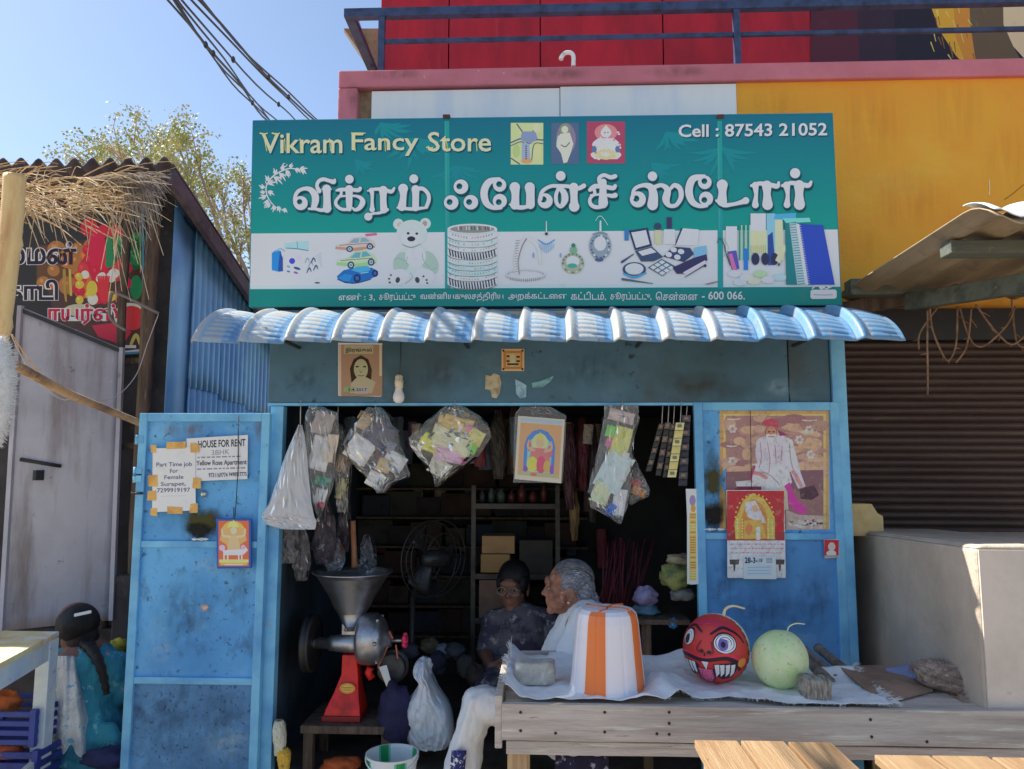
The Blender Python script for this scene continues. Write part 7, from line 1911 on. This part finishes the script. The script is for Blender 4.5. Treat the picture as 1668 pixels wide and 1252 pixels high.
# cloth under the table: dark printed
g = G(); g.grid(lambda u, v: P(lerp(905, 992, u), lerp(1230, 1262, v), yft+.18)+Vector((0, .012*math.sin(u*14), 0)), 30, 6); tag(g.build('printed_cloth', M('dark_floral_cloth', S(30, 30, 52), .85, layers=[(S(130, 130, 150), 34, .58, .62)]), solid=.003), 'dark cloth with pale flower print hanging under the table', 'cloth')

# white woven sheet on the table
SACK = M('white_woven_sheet', S(196, 206, 224, .52), .75, layers=[(S(172, 184, 206, .52), 4, .42, .7), (S(206, 214, 226, .52), 90, .52, .58, (1, .2, 1)), (S(150, 140, 130, .52), 12, .66, .78, None, .6)], bump=(.45, 140))
cx0, cx1 = xlt+.004, PZ(1432, 1140, ZT).x
random.seed(10)
def cloth(u, v):
    x = lerp(cx0, cx1, u); yf_ = yft-.012+.03*max(0, nz(x*3, 1.3))+(.07*max(0, math.sin((u-.40)*9)) if .40 < u < .75 else 0)
    yr_ = yrt-.015-.20*ease((u-.72)/.28)
    y = lerp(yf_, yr_, v)
    z = ZT+.006+.010*(1+nz(x*5, y*6, 2))*.6+.010*(1-2*abs(nz(x*8, y*9, 5)))**2*.8+.006*max(0, nz(x*14, y*17, 5))+.004*nz(x*26, y*30, 8)
    fold = math.exp(-((v-.98)/.14)**2)*.050*(.6+.6*nz(x*4, 3))*(1 if u > .12 else .6)         # pushed up at the rear
    z += max(0, fold)
    rid = math.exp(-(((u-.40)+(v-.5)*.12)/.03)**2)*.028+math.exp(-(((u-.47)-(v-.5)*.2)/.04)**2)*.020
    z += rid
    z += math.exp(-(u/.03)**2)*.045                                                                  # over the left rim
    return Vector((x, y, z))
g = G(); g.grid(cloth, 130, 60)
sh_ = tag(g.build('woven_sheet', SACK, solid=.002), 'crumpled white woven plastic sheet spread on the display table', 'sheet')
fr = G()
for k in range(260):
    if k < 60: p = cloth(0, rnd(0, 1)); d = Vector((rnd(-1, .2), rnd(-.4, .4), rnd(.1, 1)))
    else: v = rnd(0, 1); p = cloth(1, v); d = Vector((rnd(.3, 1), rnd(-.7, .5), rnd(-.2, .5)))
    d.normalize(); l = rnd(.012, .035)
    fr.tube([p, p+d*l*.5+Vector((0, 0, .004)), p+d*l], .0009, 3, cap=False)
for k in range(150):
    u = rnd(.42, 1); p = cloth(u, 0); fr.tube([p, p+Vector((rnd(-.006, .006), -rnd(.004, .012), rnd(-.008, .004)))], .0008, 3, cap=False)
tag(fr.build('fringe', SACK, sh_), kind='stuff')

def on_table(px, py):
    return PZ(px, py, ZT+.012)
# overturned white and orange tub
c = on_table(990, 1121)
sc = (c.y-CAM.y)/FPX
tub = thing('plastic_tub', 'white and orange striped plastic tub turned upside down on the table', 'tub', c)
n = 96; H_ = 124*sc
prof = [(60*sc, 0), (60.5*sc, 3*sc), (58*sc, 8*sc), (53.5*sc, H_*.45), (49*sc, H_*.84), (46*sc, H_*.94), (40*sc, H_*.985), (30*sc, H_), (0, H_*.995)]
g = G(); vs = []
for r_, z in prof:
    for k in range(n):
        t = 2*math.pi*k/n; rr = r_*(1-.018*(abs(((k/n*8) % 1)-.5) < .07))
        vs.append(c+Vector((math.cos(t)*max(rr, 1e-4), math.sin(t)*max(rr, 1e-4), z)))
LIL, ORG_, PCH = S(190, 180, 214, .56), S(224, 92, 40, .52), S(214, 170, 170, .52)
for i in range(len(prof)-1):
    for k in range(n):
        t = (k+.5)/n*360
        co = LIL
        for a0, hw in ((246, 16), (329, 13), (52, 16), (146, 16)):
            d = abs((t-a0+180) % 360-180)
            if i < 6:
                if d < hw: co = ORG_
                elif d < hw+6: co = PCH
        g.add([vs[i*n+k], vs[i*n+(k+1) % n], vs[(i+1)*n+(k+1) % n], vs[(i+1)*n+k]], [(0, 1, 2, 3)], co, True)
g.build('shell', M('tub_plastic', (1, 1, 1), .32, vcol=True, layers=[((.5, .45, .5), 8, .55, .9, None, .35)], spec=.5, bump=(.05, 12)), tub)
g = G()
for k in range(4):
    t = R((248, 326, 46, 140)[k]); q = [c+Vector((math.cos(t+da)*r_*sc, math.sin(t+da)*r_*sc, H_*.993+.002)) for r_, da in ((40, 0), (20, .3), (2, .6))]
    g.tube(q, .0035, 6)
g.build('base_ribs', M('orange_plastic', ORG_, .35), tub)
# painted demon-faced melon
c = on_table(1168, 1110); sc = (c.y-CAM.y)/FPX
rm = 51*sc
mn = thing('painted_melon', 'round melon painted red with a fierce fanged face to ward off evil', 'melon', c)
mc = c+Vector((0, 0, rm*1.0))
FACE = R(240)                           # direction the face looks (towards the camera, a little left)
fx = Vector((math.cos(FACE), math.sin(FACE), 0)); sx_ = Vector((-fx.y, fx.x, 0)); up = Vector((0, 0, 1))
g = G()
def mel_col(d):
    f = d.dot(fx)
    if f > .02: return S(158, 46, 42, .5)
    if f > -.12: return S(206, 206, 176, .5)
    return S(170, 190, 140, .5)
NU, NV = 48, 30
vs = []
for j in range(NV+1):
    ph = math.pi*j/NV
    for k in range(NU):
        t = 2*math.pi*k/NU; d = Vector((math.sin(ph)*math.cos(t), math.sin(ph)*math.sin(t), math.cos(ph)))
        vs.append((d, mc+Vector((d.x*rm, d.y*rm, d.z*rm*1.02))))
for j in range(NV):
    for k in range(NU):
        a, b, c_, d_ = j*NU+k, (j+1)*NU+k, (j+1)*NU+(k+1) % NU, j*NU+(k+1) % NU
        dm = (vs[a][0]+vs[b][0]+vs[c_][0]+vs[d_][0]).normalized()
        g.add([vs[a][1], vs[b][1], vs[c_][1], vs[d_][1]], [(0, 1, 2, 3)], mel_col(dm), True)
g.build('fruit', M('painted_rind', (1, 1, 1), .4, vcol=True, layers=[((.25, .03, .05), 7, .52, .75, None, .35)], bump=(.12, 20)), mn)
def mp(u, v):                            # face coordinates in degrees -> sphere
    a, e = R(u), R(v)
    return fx*math.cos(a)*math.cos(e)+sx_*math.sin(a)*math.cos(e)+up*math.sin(e)
class Ball(Print):
    def pt(s, x, y, o=None):
        d = mp(x, -y); k = rm+(s.o if o is None else o)
        return mc+Vector((d.x*k, d.y*k, d.z*k*1.02))
    def poly(s, pts, col):               # fan of small faces that follow the curve
        s.o += 2.5e-5
        cx = sum(p[0] for p in pts)/len(pts); cy = sum(p[1] for p in pts)/len(pts)
        rings = 4; vs_ = [s.pt(cx, cy)]
        fine = []
        for i in range(len(pts)):
            a, b = pts[i], pts[(i+1) % len(pts)]
            for q in range(3): fine.append((lerp(a[0], b[0], q/3), lerp(a[1], b[1], q/3)))
        m = len(fine)
        for r_ in range(1, rings+1):
            for x, y in fine: vs_.append(s.pt(lerp(cx, x, r_/rings), lerp(cy, y, r_/rings)))
        fs = [(0, 1+i, 1+(i+1) % m) for i in range(m)]
        for r_ in range(rings-1):
            for i in range(m): fs.append((1+r_*m+i, 1+(r_+1)*m+i, 1+(r_+1)*m+(i+1) % m, 1+r_*m+(i+1) % m))
        s.add(vs_, fs, col, True)
q = Ball(None, start=.0007)
BK, WHm, PK = S(40, 22, 34), S(206, 204, 206, .5), S(190, 80, 110, .5)
q.poly([(-78, -40), (-40, -62), (20, -66), (70, -48), (60, -40), (10, -52), (-40, -46)], S(150, 40, 60, .5))
q.oval(34, -20, 22, 18, BK, 22); q.oval(34, -19, 20, 15.5, WHm, 22); q.oval(30, -17, 9, 9.5, S(84, 76, 140, .5), 18); q.oval(30, -17, 4.4, 5, BK, 12)
q.oval(-42, -24, 17, 16, BK, 20); q.oval(-42, -23, 15, 13.5, WHm, 20); q.oval(-44, -19, 7.5, 8.5, S(50, 40, 40), 16)
q.stroke([(8, -34, 4), (34, -46, 6), (62, -34, 5), (74, -18, 3)], BK, n=6); q.stroke([(-12, -36, 4), (-40, -46, 5), (-64, -34, 3)], BK, n=6)
q.stroke([(-10, -20, 3), (-16, -6, 4), (-6, -2, 3)], S(110, 24, 40, .5), n=5); q.stroke([(10, -20, 3), (12, -4, 4), (2, -2, 3)], S(110, 24, 40, .5), n=5); q.oval(-7, -5, 4, 3, BK, 10); q.oval(6, -4, 4, 3, BK, 10)
q.stroke([(-2, -2, 3), (-2, 10, 3)], BK, n=3)
q.stroke([(-74, 8, 5), (-40, 6, 7), (-4, 10, 6), (34, 4, 8), (58, 16, 9), (64, 26, 6)], BK, n=7); q.stroke([(-70, 4, 3), (-36, 1, 4), (-4, 5, 3), (34, -1, 5), (60, 8, 5)], S(176, 40, 60, .5), n=7)
q.oval(66, 14, 10, 8, S(196, 110, 50, .5), 14)
q.poly([(-60, 14), (-20, 14), (-14, 20), (-24, 38), (-44, 44), (-60, 34)], BK); q.poly([(12, 15), (46, 12), (58, 22), (50, 42), (30, 46), (14, 36)], BK)
for u0 in (-56, -46, -35, -26):
    q.poly([(u0-4, 15), (u0+4, 15), (u0+3, 33), (u0-3, 38)], WHm)
for u0 in (18, 27, 37, 47):
    q.poly([(u0-4, 16), (u0+4, 15), (u0+5, 32), (u0-1, 40)], WHm)
q.poly([(-8, 12), (4, 12), (-1, 26)], WHm)
q.poly([(-20, 24), (12, 24), (16, 44), (8, 60), (-4, 64), (-18, 58), (-24, 42)], BK); q.poly([(-17, 25), (10, 25), (13, 43), (6, 57), (-4, 60), (-15, 55), (-20, 42)], PK); q.stroke([(-4, 30, 1.4), (-4, 50, 1.4)], S(150, 50, 80, .5), n=3)
for a in range(-60, 70, 14):
    q.stroke([(86, a, 3), (87, a+7, 3.4)], S(70, 50, 40), n=2)
q.build('painted_face', M('face_paint', (1, 1, 1), .4, vcol=True), mn)
g = G(); t0_ = mc+Vector((.25*rm, 0, .94*rm)); g.tube([Vector(k) for k in cr([tuple(t0_), tuple(t0_+Vector((.008, 0, .025))), tuple(t0_+Vector((.035, 0, .036))), tuple(t0_+Vector((.075, 0, .027)))], 5)], [.006-.0002*k for k in range(16)], 8); g.build('stalk', M('dry_stalk', S(176, 164, 134), .8), mn)
# green ash gourd
c = on_table(1272, 1120); sc = (c.y-CAM.y)/FPX; rg = 42.5*sc
ag = thing('ash_gourd', 'pale green round ash gourd next to the painted melon', 'gourd', c)
g = G(); gc = c+Vector((0, 0, rg*1.02)); g.ell(gc, (rg, rg, rg*1.04), nu=48, nv=30, fn=lambda d: 1+.03*d.x*d.z-.05*max(0, d.z-.8)+.02*nz(d.x*2, d.y*2, d.z*2)); g.build('fruit', M('ash_gourd_rind', S(164, 174, 136, .5), .55, layers=[(S(140, 164, 104, .5), 9, .42, .66), (S(190, 200, 164, .5), 20, .56, .74), (S(120, 140, 90, .5), 70, .6, .68)], bump=(.12, 60)), ag)
g = G(); t0_ = gc+Vector((.3*rg, 0, .92*rg)); g.tube([Vector(k) for k in cr([tuple(t0_), tuple(t0_+Vector((.006, 0, .02))), tuple(t0_+Vector((.03, 0, .032))), tuple(t0_+Vector((.06, 0, .03)))], 5)], .0022, 6); g.build('stalk', M('pale_stalk', S(176, 176, 140), .8), ag)
# stones and wood blocks weighing the sheet down
def rock(name, lab, cat, px, py, w_, h_, d_, mat, seed, box=True):
    c = on_table(px, py); s_ = (c.y-CAM.y)/FPX
    g = G(); ex = .35
    def sq(v): return math.copysign(abs(v)**ex, v)
    vs = []; nu, nv = 20, 14
    for j in range(nv+1):
        ph = -math.pi/2+math.pi*j/nv
        for k in range(nu):
            t = 2*math.pi*k/nu
            p_ = Vector((sq(math.cos(ph))*sq(math.cos(t)), sq(math.cos(ph))*sq(math.sin(t)), sq(math.sin(ph))))
            m_ = 1+.10*nz(p_.x*1.4+seed, p_.y*1.4, p_.z*1.4)
            vs.append(c+Vector((p_.x*w_/2*s_*m_, p_.y*d_/2*s_*m_, (p_.z+1)*h_/2*s_*m_)))
    g.add(vs, [(j*nu+k, j*nu+(k+1) % nu, (j+1)*nu+(k+1) % nu, (j+1)*nu+k) for j in range(nv) for k in range(nu)], None, True)
    tag(g.build(name, mat), lab, cat)
STONE = M('buff_stone', S(150, 146, 136, .5), .9, layers=[(S(120, 114, 106, .5), 14, .42, .66), (S(174, 168, 154, .5), 40, .56, .7)], bump=(.8, 40))
rock('stone', 'buff squarish stone weighing down the sheet at the left', 'stone', 871, 1112, 64, 34, 46, STONE, 2.0)
rock('wood_block', 'short sawn wood block lying beside the green gourd', 'wood block', 1328, 1138, 42, 34, 40, M('sawn_block', S(120, 116, 108, .5), .85, layers=[(S(84, 78, 70, .5), 30, .42, .6, (5, 1, 1))], bump=(.7, 40)), 5.0)
# branches and flat board to the right
BR = M('grey_branch', S(110, 100, 90, .5), .9, layers=[(S(70, 62, 56, .5), 16, .42, .66, (1, 1, 1))], bump=(.8, 50))
for pts, r_, lab in ((((1310, 1072), (1335, 1095), (1360, 1118)), .022, 'thick grey branch behind the green gourd'), (((1316, 1062), (1344, 1086), (1372, 1112)), .015, 'thin dark branch lying over the thick one'), (((1340, 1060), (1372, 1086), (1396, 1104)), .018, 'brown branch leaning toward the low wall')):
    q_ = [PZ(x, y, ZT+.05-.016*i)+Vector((0, .05, 0)) for i, (x, y) in enumerate(pts)]
    q_ = [Vector(k) for k in cr([tuple(k) for k in q_], 6)]
    g = G(); g.tube(q_, [r_*(1+.16*nz(k*.8, r_*100)) for k in range(len(q_))], 10); tag(g.build('branch', BR), lab, 'branch')
g = G(); a = PZ(1360, 1066, ZT+.06); pts = [PZ(x, y, ZT+z_) for x, y, z_ in ((1366, 1084, .055), (1440, 1082, .03), (1520, 1122, .012), (1440, 1142, .012))]
g.prism(pts, (0, 0, -.010)); tag(g.build('flat_board', M('dusty_brown_board', S(122, 100, 84, .5), .85, layers=[(S(90, 74, 62, .5), 8, .42, .68)], bump=(.4, 30)), bevel=.003), 'dusty brown board lying slanted on the table end', 'board')
g = G(); lump(g, 1482, 1100, yrt-.16, 40, 26, 14, None, 3, .4); tag(g.build('blue_rag', M('blue_grey_rag', S(104, 112, 140, .5), .9, bump=(.9, 24))), 'bluish grey rag on the table end by the low wall', 'rag')
# grey frayed sack bundle
random.seed(19)
c = PZ(1548, 1128, ZT); s_ = (c.y-CAM.y)/FPX
sbm = M('frayed_jute', S(150, 134, 122, .5), .95, layers=[(S(110, 94, 84, .5), 12, .42, .64, (1, 3, 3)), (S(180, 168, 156, .5), 30, .56, .7, (1, 3, 3))], bump=(1.0, 40, (1, 4, 4)))
rt = Matrix.Rotation(R(14), 3, 'Y')
g = G(); g.ell(c+Vector((0, .02, 20*s_)), (52*s_, 30*s_, 22*s_), rt, nu=40, nv=26, fn=lambda d: 1+.16*nz(d.x*3, d.y*4, d.z*5)+.06*math.sin(d.x*9)); 
for k in range(700):
    a = rnd(0, 6.28); h = rnd(-.2, 1); rr = math.sqrt(max(0, 1-h*h)); d = Vector((rr*math.cos(a), rr*math.sin(a), h)); p_ = c+Vector((0, .02, 20*s_))+rt @ Vector((d.x*51*s_, d.y*30*s_, d.z*22*s_)); e = (d+Vector((rnd(-1, 1), rnd(-1, 1), rnd(-.6, .8)))).normalized()*rnd(.008, .022)
    g.tube([p_, p_+e*.6, p_+e+Vector((0, 0, -.004))], .0008, 3, cap=False)
tag(g.build('jute_bundle', sbm), 'frayed grey jute bundle at the right end of the table', 'bundle')
g = G(); c2 = PZ(1625, 1136, ZT)
for k in range(160):
    p_ = c2+Vector((rnd(-.12, .16), rnd(-.03, .06), rnd(0, .012))); e = Vector((rnd(-1, 1), rnd(-.4, .4), rnd(-.05, .25))).normalized()*rnd(.03, .09)
    g.tube([p_, p_+e*.5+Vector((0, 0, .006)), p_+e], .0011, 3, cap=False)
tag(g.build('loose_fibres', sbm), 'loose pale fibres scattered at the table end', 'fibre', kind='stuff')

# ------------------------------------------------------------------ two slatted stools in the foreground
def stool(name, lab, px0, px1, py_back, z, nplank, skew, seed, depth=.42):
    a = PZ(px0, py_back, z); b = PZ(px1, py_back+skew, z)
    root = thing(name, lab, 'bench', ((a.x+b.x)/2, a.y-depth/2, 0))
    random.seed(seed); w_ = (b.x-a.x)/nplank
    for k in range(nplank):
        x0, x1 = a.x+k*w_+.0025, a.x+(k+1)*w_-.0025
        dz = rnd(-.002, .002); bk_ = rnd(-.006, .006)
        g = G(); g.hexa([(x0, a.y-depth, z-.024+dz), (x1, a.y-depth, z-.024+dz), (x1-.002, a.y+bk_, z-.024+dz), (x0+.003, a.y+bk_, z-.024+dz)], [(x0, a.y-depth, z+dz), (x1, a.y-depth, z+dz), (x1-.002, a.y+bk_, z+dz), (x0+.003, a.y+bk_, z+dz)])
        g.build('plank', NEWW, root, bevel=.003)
    for y in (a.y-.06, a.y-depth+.06):
        g = G(); g.box((a.x+.02, y-.03, z-.075), (b.x-.02, y+.01, z-.027)); g.build('cross_bar', WOODV, root, bevel=.003)
        for x in (a.x+.05, b.x-.05):
            g = G(); g.box((x-.025, y-.025, 0), (x+.025, y+.008, z-.076)); g.build('leg', WOODV, root, bevel=.003)
stool('plank_bench', 'pale new plank bench in front of the table at lower right of centre', 1128, 1356, 1204, .78, 3, 4, 3)
stool('plank_bench', 'pale plank bench at the lower right corner of the picture', 1420, 1700, 1228, .78, 3, 0, 9)

# ------------------------------------------------------------------ pale table at lower left with crates below
zl_t = .85
A_ = PZ(97, 1028, zl_t)
LT = thing('stall_table', 'pale painted stall table with sunlit top at lower left corner', 'table', (A_.x-.5, A_.y-.4, 0))
dirx = (PZ(0, 1080, zl_t)-A_); dirx.z = 0; L_e = dirx.length; dirx.normalize()
perp = Vector((-1, .02, 0)).normalized()
PT = M('painted_table_top', S(206, 180, 140), .6, layers=[(S(176, 140, 96), 6, .45, .68, (1, 1, 1)), (S(214, 206, 190), 12, .56, .7)])
PB = M('pale_blue_table_paint', S(168, 182, 206, .5), .55, layers=[(S(140, 156, 184, .5), 5, .42, .68), (S(96, 100, 110, .5), 18, .64, .72)])
back = [A_, A_+perp*1.1]
for k in range(4):
    a0_, a1_ = A_+dirx*(k*.30), A_+dirx*(k*.30+.295)
    g = G(); q_ = [a0_, a0_+perp*1.1, a1_+perp*1.1, a1_]
    g.prism([v_ for v_ in q_], (0, 0, -.022)); g.build('top_plank', PT, LT, bevel=.004)
ins = A_+dirx*.05+perp*.045
g = G(); g.bar(A_+dirx*.03+perp*.03+Vector((0, 0, -.068)), A_+dirx*1.15+perp*.03+Vector((0, 0, -.068)), .025, .085); g.build('apron', PB, LT, bevel=.003)
g = G(); g.bar(A_+dirx*.04+perp*.02+Vector((0, 0, -.068)), A_+dirx*.04+perp*1.05+Vector((0, 0, -.068)), .025, .08); g.build('apron', PB, LT, bevel=.003)
for d0, p0 in ((.035, .035), (1.1, .035), (.035, 1.02), (1.1, 1.02)):
    q_ = A_+dirx*d0+perp*p0; g = G(); g.box((q_.x-.03, q_.y-.03, 0), (q_.x+.03, q_.y+.03, zl_t-.024)); g.build('leg', PB, LT, bevel=.003)
g = G(); g.bar(A_+dirx*.06+perp*.035+Vector((0, 0, -.52)), A_+dirx*1.1+perp*.035+Vector((0, 0, -.52)), .022, .04); g.build('stretcher', PB, LT)
random.seed(55)
def crate(px, py, y, w_, d_, h_, c, lab):
    b_ = P(px, py, y); root = thing('plastic_crate', lab, 'crate', b_, 'crates under the stall table')
    m_ = M('crate_%d' % px, c, .5, layers=[(tuple(k*.6 for k in c[:3]), 9, .5, .7)])
    for yy in (y, y+d_):
        for k in range(4):
            g = G(); z_ = b_.z+k*h_/4; g.box((b_.x-w_/2, yy-.006, z_+.006), (b_.x+w_/2, yy+.006, z_+h_/4-.010)); g.build('side_slat', m_, root, bevel=.002)
    for sx in (-1, 1):
        for k in range(4):
            g = G(); z_ = b_.z+k*h_/4; g.box((b_.x+sx*w_/2-.006, y+.008, z_+.006), (b_.x+sx*w_/2+.006, y+d_-.008, z_+h_/4-.010)); g.build('side_slat', m_, root, bevel=.002)
        for yy in (y, y+d_):
            g = G(); g.box((b_.x+sx*w_/2-.012, yy-.012, b_.z), (b_.x+sx*w_/2+.012, yy+.012, b_.z+h_)); g.build('corner_post', m_, root)
    g = G(); g.box((b_.x-w_/2+.008, y+.008, b_.z+.004), (b_.x+w_/2-.008, y+d_-.008, b_.z+.012)); g.build('floor', m_, root)
crate(-10, 1290, -.05, .34, .28, .17, S(36, 46, 104, .45), 'blue plastic crate under the stall table, lower one')
crate(-8, 1215, -.03, .32, .26, .15, S(40, 54, 116, .45), 'blue plastic crate stacked above on the other crate')
heap('orange_produce', 'orange produce heap in the upper crate under the table', 'produce', 4, 1145, .06, 26, 24, 18, S(140, 76, 42, .45), 51)
heap('orange_produce', 'orange red produce heap in the lower crate under the table', 'produce', 10, 1222, -.0, 26, 22, 14, S(130, 64, 42, .45), 53)
# ------------------------------------------------------------------ soot and grime marks left on the doors by oil lamps and hands
def stain_mat(name, c, strength, scale, stretch=(1, 1, 1)):
    m = bpy.data.materials.new(name); m.use_nodes = True
    N, L = m.node_tree.nodes, m.node_tree.links
    b = N['Principled BSDF']; b.inputs['Base Color'].default_value = tuple(c[:3])+(1,); b.inputs['Roughness'].default_value = .9
    tc = N.new('ShaderNodeTexCoord'); mp = N.new('ShaderNodeMapping'); mp.inputs['Location'].default_value = (-1, 0, -1); mp.inputs['Scale'].default_value = (2, 0, 2)
    L.new(tc.outputs['Generated'], mp.inputs['Vector'])
    gr = N.new('ShaderNodeTexGradient'); gr.gradient_type = 'SPHERICAL'; L.new(mp.outputs[0], gr.inputs['Vector'])
    mp2 = N.new('ShaderNodeMapping'); mp2.inputs['Scale'].default_value = stretch; L.new(tc.outputs['Object'], mp2.inputs['Vector'])
    nz_ = N.new('ShaderNodeTexNoise'); nz_.inputs['Scale'].default_value = scale; nz_.inputs['Detail'].default_value = 6; L.new(mp2.outputs[0], nz_.inputs['Vector'])
    mr = N.new('ShaderNodeMapRange'); mr.inputs['From Min'].default_value = .36; mr.inputs['From Max'].default_value = .62; L.new(nz_.outputs['Fac'], mr.inputs['Value'])
    mu = N.new('ShaderNodeMath'); mu.operation = 'MULTIPLY'; mu.use_clamp = True; L.new(gr.outputs['Fac'], mu.inputs[0]); L.new(mr.outputs[0], mu.inputs[1])
    m2 = N.new('ShaderNodeMath'); m2.operation = 'MULTIPLY'; m2.use_clamp = True; m2.inputs[1].default_value = strength; L.new(mu.outputs[0], m2.inputs[0])
    tr = N.new('ShaderNodeBsdfTransparent'); ms = N.new('ShaderNodeMixShader'); L.new(m2.outputs[0], ms.inputs[0]); L.new(tr.outputs[0], ms.inputs[1]); L.new(b.outputs[0], ms.inputs[2])
    L.new(ms.outputs[0], N['Material Output'].inputs['Surface'])
    return m
SOOT = stain_mat('lamp_soot', S(58, 56, 26), 2.4, 9)
SOOT2 = stain_mat('lamp_soot_black', (.012, .010, .008), 2.6, 12)
SCUF = stain_mat('hand_grime', S(48, 66, 86), .42, 30, (1, 1, .5))
RUSTS = stain_mat('rust_bleed', S(110, 70, 44), .7, 22, (2, 1, .3))
CHIP = stain_mat('chalky_wear', S(150, 176, 196), .5, 26)
random.seed(70)
def mark(px, py, w_, h_, y, mat, par, off=0.0062, name='stain'):
    a = P(px-w_/2, py+h_/2, y-off); b = P(px+w_/2, py-h_/2, y-off); g = G()
    g.add([(a.x, y-off, a.z), (b.x, y-off, a.z), (b.x, y-off, b.z), (a.x, y-off, b.z)], [(0, 1, 2, 3)]); return g.build(name, mat, par)
mark(328, 852, 84, 62, YD, SOOT, dl, .0063); mark(322, 866, 66, 34, YD, SOOT2, dl, .0068)
mark(1162, 800, 36, 150, -0.006, SOOT, drr, .0063); mark(1160, 838, 40, 60, -0.006, SOOT2, drr, .0068)
for px, py, w_, h_, m_, o in ((300, 1000, 120, 160, SCUF, .0063), (390, 960, 60, 120, SCUF, .0066), (270, 1180, 110, 120, SCUF, .0064), (360, 1170, 120, 130, SCUF, .0067), (415, 1040, 40, 90, SCUF, .0064), (262, 1060, 50, 60, CHIP, .0070), (345, 920, 80, 40, CHIP, .0069), (420, 700, 30, 60, RUSTS, .0066), (300, 700, 90, 30, RUSTS, .0067), (333, 990, 18, 14, stain_mat('peeled_patch', S(190, 150, 120), 2.4, 30), .0075), (370, 1210, 100, 60, CHIP, .0072)):
    mark(px, py, w_, h_, YD, m_, dl, o)
for px, py, w_, h_, m_, o in ((1250, 1000, 160, 110, SCUF, .0063), (1180, 950, 60, 120, SCUF, .0066), (1330, 980, 60, 140, SCUF, .0065), (1290, 1050, 110, 50, CHIP, .0069), (1155, 720, 28, 60, SCUF, .0064)):
    mark(px, py, w_, h_, -0.006, m_, drr, o)
for px, py, w_, h_, m_, o in ((1270, 632, 60, 40, CHIP, .0135), (1130, 630, 200, 60, stain_mat('brown_lintel_grime', S(62, 54, 40), .8, 7), .0138), (500, 620, 90, 60, SCUF, .0137), (720, 610, 120, 70, SCUF, .0139), (960, 600, 140, 80, SCUF, .0136)):
    mark(px, py, w_, h_, 0.0, m_, kk, o)
# drip marks and cracks on the yellow wall and pink band
DRIP = stain_mat('rain_drip', S(160, 108, 44), .16, 10, (3, 1, .2))
for px, py, w_, h_ in ((1260, 170, 90, 90), (1420, 200, 120, 150), (1560, 180, 100, 140), (1480, 330, 160, 120), (1640, 260, 80, 160), (1400, 400, 90, 80)):
    mark(px, py, w_, h_, YB, DRIP, bl, .0015)
WHP = stain_mat('limewash_patch', S(212, 166, 90), .22, 5)
for px, py, w_, h_ in ((1450, 300, 200, 100), (1600, 390, 160, 120), (1330, 240, 120, 90)):
    mark(px, py, w_, h_, YB, WHP, bl, .0019)
g = G(); g.tube(cr([tuple(P(x, y, YB-.001)) for x, y in ((1611, 292), (1612, 305), (1611, 318))], 4), .0022, 5); g.build('crack', M('pale_crack', S(206, 190, 150), .9), bl)
g = G(); g.tube(cr([tuple(P(x, y, YB-.001)) for x, y in ((1668, 300), (1650, 315), (1636, 325))], 4), .0015, 5); g.build('crack', M('dark_crack', S(90, 64, 40), .9), bl)
for px, py, w_, h_ in ((640, 120, 100, 24), (900, 120, 140, 26), (1100, 116, 120, 26), (575, 160, 30, 60)):
    mark(px, py, w_, h_, YB-.03, stain_mat('band_grime', S(90, 70, 66), .6, 14, (1, 1, .4)), bl, .0012)
